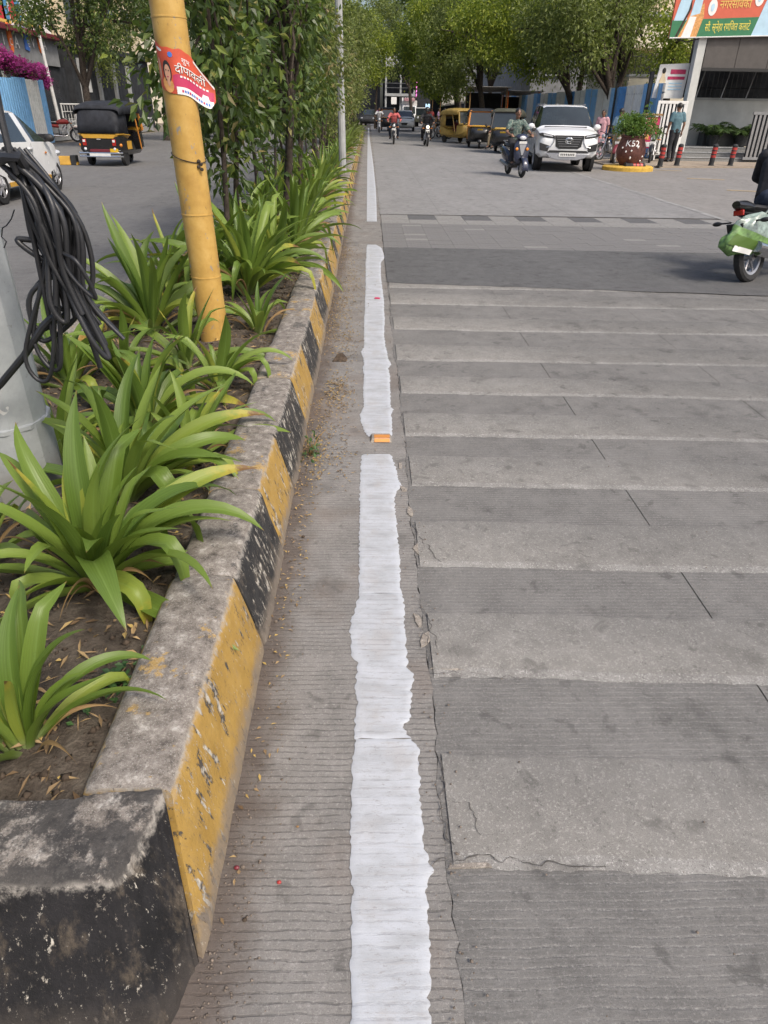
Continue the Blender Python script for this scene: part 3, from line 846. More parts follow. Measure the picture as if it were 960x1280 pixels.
def scatter_blobs(name, P, S, mat):
    """small irregular octahedra as one mesh"""
    n = len(P); base = np.array([(1, 0, 0), (-1, 0, 0), (0, 1, 0), (0, -1, 0), (0, 0, 1), (0, 0, -1)], float)
    V = base[None] * rng.uniform(.6, 1.2, (n, 6, 3)); V[..., 2] *= .7
    a = rng.uniform(0, 6.28, n); c, s = np.cos(a)[:, None], np.sin(a)[:, None]
    X = V[..., 0] * c - V[..., 1] * s; Y = V[..., 0] * s + V[..., 1] * c
    V = np.stack([X, Y, V[..., 2]], -1) * np.array(S)[:, None, None] + np.array(P)[:, None]
    f = np.array([(0, 2, 4), (2, 1, 4), (1, 3, 4), (3, 0, 4), (2, 0, 5), (1, 2, 5), (3, 1, 5), (0, 3, 5)])
    Fc = (f[None] + (np.arange(n) * 6)[:, None, None]).reshape(-1, 3)
    return tag(link(name, npmesh(name, V.reshape(-1, 3), Fc, mat, True)), kind='stuff')
def leaf_cloud(P, L, Wd, droop=.3, fold=.18, dirs=None, flat_=0.0):
    n = len(P); P = np.asarray(P)
    d = rng.normal(size=(n, 3)) if dirs is None else dirs + rng.normal(size=(n, 3)) * .45
    d[:, 2] = d[:, 2] * (1 - flat_) - droop
    d /= np.linalg.norm(d, axis=1)[:, None] + 1e-9
    r = rng.normal(size=(n, 3)); r[:, 2] += .6 if flat_ == 0 else 6
    side = np.cross(d, r); side /= np.linalg.norm(side, axis=1)[:, None] + 1e-9
    up = np.cross(side, d)
    L = np.asarray(L) * np.ones(n); Wd = np.asarray(Wd) * np.ones(n)
    L_, W_ = L[:, None], Wd[:, None]
    q = P + d * L_ * .42 + up * W_ * fold
    V = np.stack([P, q + side * W_ * .5, P + d * L_ - up * W_ * fold * .8, q - side * W_ * .5], 1)
    Fc = (np.array([(0, 1, 2), (0, 2, 3)])[None] + (np.arange(n) * 4)[:, None, None]).reshape(-1, 3)
    return V.reshape(-1, 3), Fc

# loose stuff: clods, gravel, litter
P, S = [], []
for _ in range(5000):
    y = 1.0 + 9 * random.random() ** 1.6; x = random.uniform(-1.9, -.65); s = .003 + .014 * random.random() ** 4; P.append((x, y, soil_h(x, y) + s * .3)); S.append(s)
scatter_blobs('soil_clods', P, S, 'clod')
P, S = [], []
for _ in range(8000):
    y = .6 + 14 * random.random() ** 1.7; x = -.36 + abs(random.gauss(0, .065)); s = .0008 + .0045 * random.random() ** 6
    if x < .19: P.append((x, y, s * .4)); S.append(s)
for _ in range(1800):
    y = .6 + 8 * random.random() ** 1.3; x = random.uniform(.15, .26) if random.random() < .6 else random.uniform(.2, 3); s = .001 + .004 * random.random() ** 4; P.append((x, y, .008 + s * .4)); S.append(s)
scatter_blobs('gravel', P, S, 'pebble')
P = []
for _ in range(2600):
    y = 2.9 + 7.5 * random.random(); x = -.36 + abs(random.gauss(0, .13))
    c = max(0, .5 + .5 * math.sin(y * 2.1 + 1)) * (1 if y > 4 else .6)
    if x < -.04 and random.random() < c: P.append((x, y, random.uniform(.002, .012)))
for cx, cy, k, sx, sy in ((-.20, 4.35, 420, .05, .18), (-.2, 7.6, 800, .1, .6), (-.24, 3.35, 280, .1, .14), (-.17, 5.3, 260, .06, .3), (-.30, 2.6, 110, .035, .4), (-.31, 1.7, 60, .025, .4), (-.27, 6.2, 400, .07, .5), (-.25, 3.9, 220, .08, .25)):
    for _ in range(k): P.append((max(-.355, random.gauss(cx, sx)), random.gauss(cy, sy), random.uniform(.002, .018)))
P = np.array(P)
V, Fc = leaf_cloud(P, rng.uniform(.008, .024, len(P)), rng.uniform(.004, .011, len(P)), 0.05, .25, flat_=.85)
V[:, 2] = np.maximum(V[:, 2], .001)
tag(link('leaf_litter', npmesh('leaf_litter', V, Fc, 'litter')), kind='stuff')
P = []
for _ in range(4200):
    y = 1.0 + 10 * random.random() ** 1.2; x = random.uniform(-1.9, -.62); P.append((x, y, soil_h(x, y) + random.uniform(.004, .022)))
P = np.array(P)
V, Fc = leaf_cloud(P, rng.uniform(.012, .08, len(P)), rng.uniform(.003, .016, len(P)), .05, .25, flat_=.75)
tag(link('dry_leaves', npmesh('dry_leaves', V, Fc, 'litter')), kind='stuff')
# stray stones and berries on the gutter
for k, (px, py, s, mt) in enumerate(((296, 1086, .007, 'maroon'), (304, 1085, .006, 'pebble'), (349, 1104, .006, 'red_paint'), (306, 1151, .006, 'clod'), (330, 1048, .005, 'pebble'), (379, 672, .008, 'clod'), (345, 778, .007, 'pebble'), (372, 1034, .004, 'wood'))):
    x, y = at(px, py); b = MB(); b.ell((0, 0, s * .7), (s, s * .8, s * .75), 8, 5); o = b.build('pebble', mt); o.location = (x, y, 0)
    tag(o, ['dark red berry beside a pale crumb on the ribbed gutter', 'pale crumb beside a dark red berry on the ribbed gutter', 'small red berry alone in the middle of the ribbed gutter', 'small dark clod low on the gutter near the black kerb end', 'pale pebble near the foot of the yellow kerb face', 'black pebble lying near the white line beyond the long kerb block', 'pale pebble by the base of the black kerb block', 'yellowish crumb between the kerb end and the white line'][k], 'pebble', 'stray pebbles in the gutter')
# upturned dark chunk in the debris by the kerb
b = MB(); b.loft([[(-.06, -.05, 0), (.05, -.045, 0), (.06, .04, 0), (-.04, .05, 0)], [(-.02, -.02, .05), (.02, -.01, .055), (.02, .02, .05), (-.01, .02, .045)]]); o = b.build('concrete_lump', 'clod', None, False, bevel=.006); x, y = at(425, 450); o.location = (x, y, 0)
tag(o, 'broken dark concrete lump in the leaf litter beside the kerb', 'rubble')

# ================================================================== LILIES
def lily_leaf(L, W, e0, droop, curl=0, tw=0, nseg=13, kink=None):
    """strap leaf growing from the origin towards +Y"""
    pts = []; p = Vector((0, 0, 0)); ds = L / nseg; az = 0
    cross = []; nv = 4
    for k in range(nseg + 1):
        t = k / nseg
        e = e0 - droop * t ** 1.6 - (R(kink[1]) * min(1, max(0, (t - kink[0]) / .09)) if kink else 0)
        e = max(e, -1.45)
        az = curl * t * t
        d = Vector((math.sin(az) * math.cos(e), math.cos(az) * math.cos(e), math.sin(e)))
        side = Vector((math.cos(az), -math.sin(az), 0)); side.rotate(Matrix.Rotation(tw * t, 3, d))
        up = side.cross(d)
        w = W * (.5 + .5 * min(1, t / .3)) * (1 - max(0, (t - .45) / .55) ** 1.9) * .5
        w = max(w, .0008)
        fold = .75 * (1 - t) ** .8 + .12
        for q in range(nv + 1):
            u = q / nv * 2 - 1
            cross.append(p + side * (u * w * math.cos(fold * abs(u) * .8)) + up * (abs(u) ** 1.3 * w * fold))
        p = p + d * ds
    V = np.array([tuple(c) for c in cross]); m = nv + 1
    Fc = np.array([(j * m + k, j * m + k + 1, (j + 1) * m + k + 1, (j + 1) * m + k) for j in range(nseg) for k in range(nv)])
    uv = np.array([(q / nv, j / nseg) for j in range(nseg + 1) for q in range(nv + 1)])
    return V, Fc, uv
protos = []
random.seed(5)
for k in range(26):
    mat = 'lily_tip' if k % 6 == 5 else ('lily_dark' if k % 4 == 1 else 'lily')
    if k < 10: e0, dr = R(random.uniform(62, 84)), R(random.uniform(25, 75))
    elif k < 20: e0, dr = R(random.uniform(45, 68)), R(random.uniform(65, 130))
    else: e0, dr = R(random.uniform(20, 42)), R(random.uniform(40, 85))
    V, Fc, uv = lily_leaf(1.0, random.uniform(.115, .15), e0, dr, random.uniform(-.8, .8), random.uniform(-.8, .8), kink=(random.uniform(.45, .75), random.uniform(45, 85)) if k in (3, 8, 11, 16, 19, 23) else None)
    protos.append(npmesh('leaf', V, Fc, mat, True, uv))
Vd, Fd, uvd = lily_leaf(1.0, .05, R(30), R(95), .5, 1.5)
dead_leaf = npmesh('dry_leaf', Vd, Fd, 'lily_dead', True, uvd)

def lily(x, y, n, size, seed, label, extra=(), group='lily clumps along the median', tilt=0, z=None):
    r = random.Random(seed)
    t = thing('lily_plant', label, 'plant', (x, y, (soil_h(x, y) if z is None else z) - .01), 0, group)
    a0 = r.uniform(0, 6.28)
    for k in range(n):
        f = k / max(1, n - 1)
        pm = protos[int(r.uniform(0, 10) if f < .42 else r.uniform(8, 20) if f < .85 else r.uniform(19, 25.99))]
        o = link('leaf', pm, t)
        a = a0 + k * 2.4 + r.uniform(-.4, .4)
        rad = .012 + .05 * f * r.random() + .012 * r.random()
        o.location = (-math.sin(a) * rad, math.cos(a) * rad, r.uniform(-.01, .02))
        s = size * (r.uniform(.72, 1.08) if f > .15 else r.uniform(.5, .85))
        o.scale = (s * r.uniform(.85, 1.2) * min(1, .60 / size), s, s)
        o.rotation_euler = (r.uniform(-.12, .12), r.uniform(-.15, .15), a)
    for (a, L, pi, wsc) in extra:
        o = link('leaf', protos[pi], t); o.rotation_euler = (0, 0, R(a)); o.scale = (L * wsc, L, L); o.location = (-math.sin(R(a)) * .03, math.cos(R(a)) * .03, 0)
    for k in range(5):
        o = link('dry_leaf', dead_leaf, t); a = r.uniform(0, 6.28); s = size * r.uniform(.4, .7); o.scale = (s, s, s); o.rotation_euler = (.5, 0, a); o.location = (-math.sin(a) * .05, math.cos(a) * .05, .0)
    return t
# azimuth: 0 = away along the road, -90 = towards the kerb and road, 90 = towards the far carriageway
lily(-.86, 1.20, 17, .44, 1, 'nearest lily clump at the black kerb end with one broad leaf yellowing at its tip', [(-62, .42, 7, 1.35), (-48, .40, 14, .9), (-28, .46, 3, 1.1), (160, .3, 21, 1), (40, .42, 12, 1), (100, .4, 5, 1)])
lily(-.92, 1.92, 30, .60, 2, 'large spreading lily clump beside the base of the grey steel pole', [(-50, .7, 17, 1), (-110, .62, 12, 1), (-68, .66, 19, 1), (-140, .5, 11, 1), (-75, .68, 14, 1), (-100, .58, 16, 1.1), (-60, .66, 13, 1.1), (-125, .52, 15, 1), (-80, .55, 22, .9), (170, .46, 17, 1.1), (-30, .62, 3, 1), (20, .66, 1, 1), (60, .6, 6, 1)])
lily(-1.00, 2.50, 24, .58, 3, 'lily clump behind the large spreading one, leaning on the kerb edge', [(-60, .7, 17, 1), (-78, .6, 10, 1), (-110, .55, 12, 1), (-70, .66, 15, 1), (-85, .64, 23, .8), (-50, .62, 12, 1), (-95, .6, 14, 1)])
lily(-1.12, 3.25, 22, .56, 4, 'lily clump in front of the yellow pole with a leaf reaching over the kerb', [(-66, .66, 14, 1.1), (-55, .56, 12, 1), (-80, .58, 7, 1)])
lily(-1.45, 2.95, 16, .52, 5, 'lily clump behind the hanging black cables')
lily(-1.40, 2.05, 12, .46, 15, 'lily clump at the left edge under the grey steel pole')
lily(-.84, 2.95, 14, .46, 18, 'low lily clump close to the kerb behind the leaning one', [(-60, .5, 14, 1), (-95, .45, 15, 1)])
lily(-.86, 3.8, 14, .48, 19, 'low lily clump close to the kerb in front of the yellow pole', [(-65, .52, 14, 1), (-90, .5, 16, 1)])
lily(-.80, 5.0, 12, .5, 20, 'low lily clump between the yellow pole and the kerb')
lily(-1.72, 3.85, 18, .54, 6, 'yellow-green lily clump with cut leaf tops by the far kerb edge')
lily(-1.45, 4.0, 16, .52, 16, 'lily clump between the hanging cables and the yellow pole')
lily(-1.13, 4.2, 18, .52, 7, 'small lily clump at the foot of the yellow pole')
lily(-1.58, 5.05, 28, .86, 8, 'tall dark lily clump left of the yellow pole', [(60, .85, 13, .7), (80, .9, 15, .7), (40, .85, 2, 1), (100, .78, 12, 1)])
lily(-1.02, 6.0, 34, .92, 9, 'tall lush lily clump right of the yellow pole', [(-70, .85, 14, .8), (-60, .9, 12, .8), (-85, .8, 15, .8), (-40, .85, 4, .8), (-95, .8, 23, .7)])
lily(-1.38, 6.3, 20, .88, 10, 'lily clump half hidden behind the yellow pole')
lily(-1.75, 6.4, 18, .82, 17, 'lily clump at the far kerb edge behind the tall dark one')
lily(-.92, 7.1, 26, .88, 11, 'lily clump under the first bush beside a thin trunk', [(-75, .8, 14, .8)])
LB = [(7.3, 'the nearest twin-stemmed bush'), (9.6, 'the thick-trunked bush'), (11.2, 'the four-stemmed bush'), (13.2, 'the twiggy fourth bush'), (15.3, 'the dusty fifth bush'), (17.4, 'the yellow-green sixth bush'), (19.8, 'the tall seventh bush'), (22.4, 'the eighth bush'), (25.3, 'the ninth bush'), (28.2, 'the tenth bush')]
def lily_label(x, y):
    by, nm = min(LB, key=lambda q: abs(q[0] - y)); d = y - by
    rel = 'just in front of' if d < -.42 else 'just beyond' if d > .42 else 'right under'
    return '%s lily clump %s %s' % ('kerb-side' if x > -1.2 else 'left-side', rel, nm)
yy = 7.9; k = 0
while yy < 30:
    for x in ((-.86, -1.45) if yy < 18 else (-.9,)):
        k += 1
        lily(x + random.uniform(-.08, .08), yy + random.uniform(-.2, .2), 18 if yy < 14 else 11, random.uniform(.78, .95), 40 + k,
             lily_label(x, yy))
    yy += .85 if yy < 14 else 1.2
# the row goes on into the distance as whole clumps
PV = [np.array([v.co[:] for v in p.vertices]) for p in protos]; PF = [np.array([q.vertices[:] for q in p.polygons]) for p in protos]
def far_clump(seed):
    r = random.Random(seed); Vs, Fs, o = [], [], 0
    for k in range(14):
        i = r.randrange(26); a = k * 2.4; s = r.uniform(.65, .95); v = PV[i] * np.array([s * 1.2, s, s])
        c, sn = math.cos(a), math.sin(a); v = np.stack([v[:, 0] * c - v[:, 1] * sn, v[:, 0] * sn + v[:, 1] * c, v[:, 2]], 1)
        Vs.append(v); Fs.append(PF[i] + o); o += len(v)
    return npmesh('lily_plant', np.concatenate(Vs), np.concatenate(Fs), 'tree_c', True)
fcl = [far_clump(s) for s in (1, 2, 3)]
while yy < 60:
    o = link('lily_plant', fcl[random.randrange(3)]); o.location = (-.9 + random.uniform(-.1, .1), yy, .2); o.rotation_euler = (0, 0, random.uniform(0, 6))
    tag(o, 'distant lily clump in the row along the end of the median', 'plant', 'lily clumps along the median'); yy += 1.1
# low creeper on the soil beside the first kerb block
P = []
for k in range(8):
    a = random.uniform(-2.2, 1.0); L = random.uniform(.08, .22)
    for q in range(12):
        t = q / 12; P.append((-.70 + math.cos(a) * L * t * .6 + random.gauss(0, .012), 1.42 + math.sin(a) * L * t + random.gauss(0, .012), soil_h(-.7, 1.42) + .015 + random.uniform(0, .035)))
P = np.array(P); V, Fc = leaf_cloud(P, rng.uniform(.014, .03, len(P)), rng.uniform(.012, .022, len(P)), .05, .1, flat_=.7)
o = link('creeper', npmesh('creeper', V, Fc, 'creeper')); tag(o, 'small round-leaved creeper on the soil behind the first yellow kerb block', 'plant')
for (px, py, n, lab) in ((395, 570, 40, 'small weed with pale dry stalks growing at the kerb foot near the orange stud'),):
    x, y = at(px, py); P = np.array([(min(-.27, random.gauss(x - .02, .03)), random.gauss(y, .07), random.uniform(.01, .08)) for _ in range(n)]); V, Fc = leaf_cloud(P, .03, .018, .1)
    o = thing('weed', lab, 'plant', (0, 0, 0)); link('foliage', npmesh('foliage', V, Fc, 'creeper'), o)
    for q in range(14): b = MB(); e = Vector((x + random.gauss(0, .05), y + random.gauss(0, .07), random.uniform(.06, .16))); b.tube([(x - .03, y, 0), Vector((x - .03, y, 0)).lerp(e, .5) + Vector((0, 0, .03)), e], [.002, .0016, .001], 4); b.build('dry_stalk', 'lily_dead', o)

# ================================================================== POLES, CABLES, POSTER
gp = thing('utility_pole', 'thick grey galvanised steel pole at the left with black cables tied to it', 'utility pole', (-1.487, 2.62, 0))
b = MB()
def octa(z, r): return [(r * math.cos(2 * PI * k / 12 + .13), r * math.sin(2 * PI * k / 12 + .13), z) for k in range(12)]
b.loft([octa(.1, .192), octa(.52, .187)]); b.build('pole_base', 'galv', gp, True, 20)
b = MB(); b.loft([octa(.524, .180), octa(1.2, .176), octa(3, .168), octa(8.5, .11)]); b.build('pole_shaft', 'galv', gp, True, 20)
b = MB(); b.lathe((0, 0, .51), [(.17, 0), (.190, 0), (.190, .016), (.17, .02)], 12); b.build('seam_band', 'galv', gp, True, 30)

def cable_pts(p, n=40): return p
cb_t = thing('cable_bundle', 'bundle of black coiled cables hanging from the grey steel pole', 'cable bundle', (-1.30, 2.40, 1.45))
def aw(px, py, Y):
    x, z = aty(px, py, Y); return Vector((x, Y, z))
org = Vector((-1.30, 2.40, 1.45))
random.seed(21)
tie = [aw(18, 198, 2.33), aw(4, 210, 2.36)]
for k in range(26):
    f = k / 25
    # each cable leaves the tie, sweeps out and down, loops at the bottom and climbs back
    st_ = Vector(tie[0]) + Vector((random.uniform(-.045, .02), random.uniform(-.04, .05), random.uniform(-.03, .03)))
    bx = 60 + 98 * f ** 1.1 + random.uniform(-18, 12); by = 330 + 128 * f + random.uniform(-30, 28)
    if k % 5 == 0: bx, by = random.uniform(55, 80), random.uniform(400, 475)
    Yb = 2.33 + random.uniform(-.07, .09)
    out = aw(28 + 72 * f + random.uniform(-9, 9), 236 + 42 * f + random.uniform(-8, 8), Yb)
    mid = aw(48 + 62 * f + random.uniform(-6, 6), 300 + 70 * f, Yb)
    bot = aw(bx, by, Yb)
    ret = aw(bx - random.uniform(14, 34), by - random.uniform(20, 60), Yb + random.uniform(-.03, .03))
    ret2 = aw(44 + 40 * f + random.uniform(-8, 8), 290 + 30 * f, Yb + .02)
    ctrl = [st_, out, mid, bot, ret, ret2, aw(26 + 30 * f, 232, Yb + .02)] if k % 3 else [st_, out, mid, bot]
    # Catmull-Rom through the control points
    pts = []
    for i in range(len(ctrl) - 1):
        p0 = ctrl[max(i - 1, 0)]; p1 = ctrl[i]; p2 = ctrl[i + 1]; p3 = ctrl[min(i + 2, len(ctrl) - 1)]
        for q in range(9):
            t = q / 9
            pts.append(.5 * ((2 * p1) + (p2 - p0) * t + (2 * p0 - 5 * p1 + 4 * p2 - p3) * t * t + (3 * p1 - p0 - 3 * p2 + p3) * t ** 3) - org)
    pts.append(ctrl[-1] - org)
    bb = MB(); bb.tube(pts, random.choice((.0075, .0085, .0095, .0065)), 7); bb.build('cable', 'cable', cb_t, True, 60)
bb = MB(); bb.tube([aw(-14, 205, 2.33) - org, aw(8, 196, 2.28) - org, aw(24, 196, 2.27) - org, aw(30, 208, 2.30) - org, aw(16, 220, 2.35) - org], .016, 8); bb.build('tie', 'cable', cb_t)
bb = MB(); bb.tube([aw(-8, 98, 2.3) - org, aw(2, 150, 2.3) - org, aw(12, 190, 2.28) - org, aw(22, 216, 2.29) - org], .011, 8); bb.build('cable', 'cable', cb_t)
cc = thing('black_cable', 'thick black cable wrapped round the lower grey steel pole', 'cable', (-1.3, 2.4, .9))
o2 = Vector((-1.3, 2.4, .9))
bb = MB(); bb.tube([aw(-40, 520, 2.38) - o2, aw(0, 481, 2.38) - o2, aw(30, 445, 2.36) - o2, aw(54, 408, 2.34) - o2, aw(66, 396, 2.34) - o2], .013, 9); bb.build('cable', 'cable', cc)
w_t = bpy.data.objects.new('wire', None); 
bb = MB(); bb.tube([aw(18, 262, 2.45), aw(14, 274, 2.45), aw(8, 282, 2.45), aw(3, 285, 2.45), aw(2, 296, 2.45), aw(8, 302, 2.45), aw(5, 310, 2.45)], .0022, 6)
o = bb.build('wire', 'cable'); tag(o, 'thin curled black wire sticking out of the grey steel pole', 'wire')
bpy.data.objects.remove(w_t)

yp = thing('yellow_pole', 'slightly leaning yellow painted pole standing in the median among the lilies', 'pole', (-1.085, 4.863, .15))
PR = .098
tilt = lambda z: Vector((-.0335 * z, 0, z))      # local
b = MB(); b.tube([tilt(-.1), tilt(.6), tilt(1.2), tilt(1.8), tilt(2.4), tilt(3.2), tilt(4.5)], [PR, PR, PR * .995, PR, PR, PR, PR], 28); b.build('pole_shaft', 'pole_yellow', yp, True, 50)
for z in (.47, .86, 1.9):
    b = MB(); c = tilt(z); b.lathe(c, [(PR - .004, -.006), (PR + .0025, -.004), (PR + .0025, .004), (PR - .004, .006)], 28); b.build('weld_ring', 'pole_yellow', yp)
wire = thing('tie_wire', 'rusty tie wire twisted round the yellow pole below the poster', 'wire', (-1.085, 4.863, .15))
b = MB(); pts = []
for k in range(26):
    a = 2 * PI * k / 25; c = tilt(1.19 - .03 * math.cos(a + .6)); pts.append((c.x + (PR + .004) * math.cos(a), c.y + (PR + .004) * math.sin(a), c.z))
b.tube(pts, .003, 5); c = tilt(1.17)
for dx, dz in ((.0, 0), (.012, -.016), (-.004, -.03), (.014, -.045)): b.ell((c.x + .075 + dx, c.y - PR * .8, c.z + dz), (.012, .01, .011), 6, 4)
b.build('wire_loop', 'bark', wire)

# torn poster wrapped round the pole: sheet coordinates u 0..1 across, v 0..1 up
po = thing('torn_poster', 'torn red printed poster wrapped round the yellow pole with a peeling edge', 'poster', (-1.085, 4.863, .15))
PW, PH = .335, .225
def pmap(u, v, off=0.0):
    s = u * PW
    a = -2.62 + s / PR                        # angle round the pole, camera side is -PI/2
    r_ = PR + .0035 + off
    lift = 0
    amax = -.62
    z = 1.635 + PH * (v - .5) - .34 * (s - .12) - .010 * math.sin(u * 9)
    c = tilt(z)
    if a <= amax: x, y = r_ * math.cos(a), r_ * math.sin(a)
    else:
        e = (a - amax) * PR; bend = e * 1.5
        x = r_ * math.cos(amax) + e * (-math.sin(amax)) + e * e * 2.4; y = r_ * math.sin(amax) + e * math.cos(amax) - e * e * 4.0
        y += .02 * math.sin(v * 3) * e / .06
    return (c.x + x, c.y + y, c.z)
def psheet(name, u0, v0, u1, v1, mat, off, nu=26, nv=8, edge=None):
    b = MB()
    def fn(a, c):
        v = v0 + (v1 - v0) * c
        if edge: v = min(v, 1e9)
        u = u0 + (u1 - u0) * a
        if edge:
            lo, hi = edge(u); v = lo + (hi - lo) * c
        return pmap(u, v, off)
    b.grid(fn, nu, nv); return b.build(name, mat, po)
psheet('poster_sheet', 0, 0, 1, 1, 'poster_red', 0, 40, 10, lambda u: (.0 if u < .92 else (u - .92) * 2.2, 1.0 - max(0, u - .62) ** 1.5 * 2.1 + .015 * math.sin(u * 30)))
psheet('poster_print', .30, .14, .98, .40, 'print_pink', .0008, 30, 4, lambda u: (.12 + max(0, u - .94) * 2, .42 + .03 * math.sin(u * 20) - max(0, u - .9) * .8))
psheet('white_band', .34, 0, .97, .17, 'print_white', .0014, 30, 4, lambda u: (0.0 if u < .92 else (u - .92) * 2.2, .17 + (.10 if .80 < u < .9 else 0)))
psheet('torn_edge', .70, .6, .99, .8, 'print_white', .0012, 16, 3, lambda u: (.93 - max(0, u - .62) ** 1.5 * 2.1, .985 - max(0, u - .62) ** 1.5 * 2.1))
def pblob(name, cu, cv, ru, rv, mat, off):
    b = MB(); n = 14
    vs = [pmap(cu, cv, off)] + [pmap(cu + ru * math.cos(2 * PI * k / n), cv + rv * math.sin(2 * PI * k / n), off) for k in range(n)]
    b.add(vs, [(0, 1 + k, 1 + (k + 1) % n) for k in range(n)]); return b.build(name, mat, po)
pblob('poster_print', .20, .17, .10, .17, 'print_orange', .0016); pblob('poster_print', .215, .47, .075, .25, 'ink', .0017); pblob('poster_print', .218, .45, .052, .18, 'print_skin', .0024)
pblob('poster_print', .222, .25, .03, .1, 'print_skin', .0022)
for du in (-.02, .022): pblob('poster_print', .218 + du, .50, .009, .018, 'ink', .0030)
pblob('poster_print', .218, .36, .016, .014, 'print_pink', .0030)
pblob('poster_print', .30, .86, .04, .06, 'print_blue', .0016); pblob('poster_print', .10, .9, .06, .035, 'print_white', .0016)
pblob('poster_print', .07, .45, .03, .25, 'print_skin', .0016)
def ptext(body, size, u, v, mat, off): return text_mesh('poster_lettering', body, size, mat, lambda x, y, z: pmap(u + x / PW, v + y / PH + (0), off), po)
ptext('दीपावली', .055, .36, .47, 'ink', .0022); ptext('दीपावली', .055, .352, .482, 'print_white', .0034)
ptext('शुभ', .036, .47, .72, 'print_white', .0034)
for k in range(12): psheet('poster_print', .42 + k * .042, .05, .45 + k * .042, .11, 'print_blue' if k % 3 else 'print_pink', .0026, 2, 2)
for k in range(9): psheet('poster_print', .42 + k * .055, .38, .455 + k * .055, .42, 'print_white', .003, 2, 1)

# ================================================================== TREES
def clumped(centers, radii, n):
    """leaf positions gathered in uneven clumps, denser towards each clump's skin"""
    w = np.array(radii) ** 2; w /= w.sum()
    idx = rng.choice(len(radii), n, p=w)
    d = rng.normal(size=(n, 3)); d /= np.linalg.norm(d, axis=1)[:, None]
    r_ = rng.uniform(0, 1, n) ** .45
    r_ = r_ * (1 + .35 * rng.normal(size=n) * .5)
    P = np.array(centers)[idx] + d * (np.array(radii)[idx] * r_)[:, None] * np.array([1, 1, .8])
    return P, d
def make_tree(name, label, x, y, group, trunk_h, trunk_r, crown_c, crown_r, nclump, nleaf, leaf, mat, seed, clump_r=.5, lean=(0, 0), nstem=1, bark='bark', droop=.3, wratio=.5, nlimb=7, z0=0, side_leaf=True, squash=1):
    rd = random.Random(seed)
    t = thing(name, label, 'tree', (x, y, z0), 0, group)
    C, Rr = [], []
    cx, cy, cz = crown_c; rx, ry, rz_ = crown_r
    while len(C) < nclump:
        p = [rd.uniform(-1, 1) for _ in range(3)]
        q = p[0] ** 2 + p[1] ** 2 + p[2] ** 2
        if q > 1 or (q < .12 and rd.random() < .6): continue
        C.append((cx + p[0] * rx, cy + p[1] * ry, cz + p[2] * rz_)); Rr.append(clump_r * rd.uniform(.55, 1.25))
    for s in range(nstem):
        b = MB()
        ox, oy = (0, 0) if nstem == 1 else (rd.uniform(-.22, .22), rd.uniform(-.3, .3))
        top = Vector((cx * .5 + lean[0] + ox * 2, cy * .5 + lean[1] + oy * 2, trunk_h))
        base = Vector((ox, oy, -.08)); tr = trunk_r * (1 if nstem == 1 else rd.uniform(.6, 1.1))
        pts = []
        for k in range(9):
            u = k / 8; pts.append(base.lerp(top, u) + Vector((math.sin(u * 5 + seed + s) * .06 * trunk_h * .4, math.cos(u * 4 + seed) * .05 * trunk_h * .4, 0)) * u * (1 - u * .3))
        b.tube(pts, [tr * (1.35 - .35 * min(1, k / 2) - .35 * k / 8) for k in range(9)], 9); tk = b.build('trunk', bark, t, True, 60)
        for j in range(max(2, nlimb // nstem)):
            c = Vector(C[rd.randrange(len(C))]); a = pts[rd.choice((4, 5, 6, 7, 8))]; lb = MB()
            m_ = a.lerp(c, .5) + Vector((rd.uniform(-.2, .2), rd.uniform(-.2, .2), .15)) * (a - c).length * .4
            lb.tube([a, a.lerp(m_, .5), m_, m_.lerp(c, .6), c], [tr * .5, tr * .42, tr * .33, tr * .2, tr * .08], 6); lb.build('limb', bark, tk, True, 60)
    P, D = clumped(C, Rr, nleaf)
    V, Fc = leaf_cloud(P, rng.uniform(.6, 1.25, nleaf) * leaf, rng.uniform(.7, 1.2, nleaf) * leaf * wratio, droop, .2, dirs=D * .7)
    link('crown', npmesh('crown', V, Fc, mat), t)
    return t
G1 = 'bushy trees planted along the median'
# near bushes of the median: thin dark stems, drooping glossy leaves
med = [(-1.45, 7.3, 2, .035, 1.55, .75), (-1.25, 9.6, 1, .075, 1.5, .95), (-1.4, 11.2, 4, .03, 1.6, .9), (-1.2, 13.2, 6, .028, 1.6, .85), (-1.35, 15.3, 5, .03, 1.7, .95), (-1.2, 17.4, 5, .03, 1.8, .95), (-1.3, 19.8, 4, .035, 1.9, 1.0)]
mlab = ['nearest median bush with thin twin stems and large drooping leaves behind the yellow pole', 'median bush with one thick dark trunk and drooping leaves, right of the yellow pole', 'median bush on four thin stems just beyond the thick-trunked one',
        'bare-stemmed twiggy median bush, fourth from the yellow pole', 'dusty median bush with many thin stems, fifth from the yellow pole', 'dusty yellow-green median bush, sixth from the yellow pole', 'tall dusty median bush, seventh from the yellow pole']
for k, (x, y, ns, tr, th, cr) in enumerate(med):
    lf = .105 if y < 12 else .10
    make_tree('median_bush', mlab[k], x, y, G1, th + 1.3, tr, (0.02, 0, 2.35), (cr * .72, cr * .95, 1.45), 46, 2900 if y < 12 else 2700, lf * 1.15, 'ficus' if k < 4 else 'ficus_dry', 60 + k, .33, nstem=max(ns, 4) if ns > 1 else 2, nlimb=26, droop=.55, z0=.2, wratio=.48)
yy = 22.4; k = 0
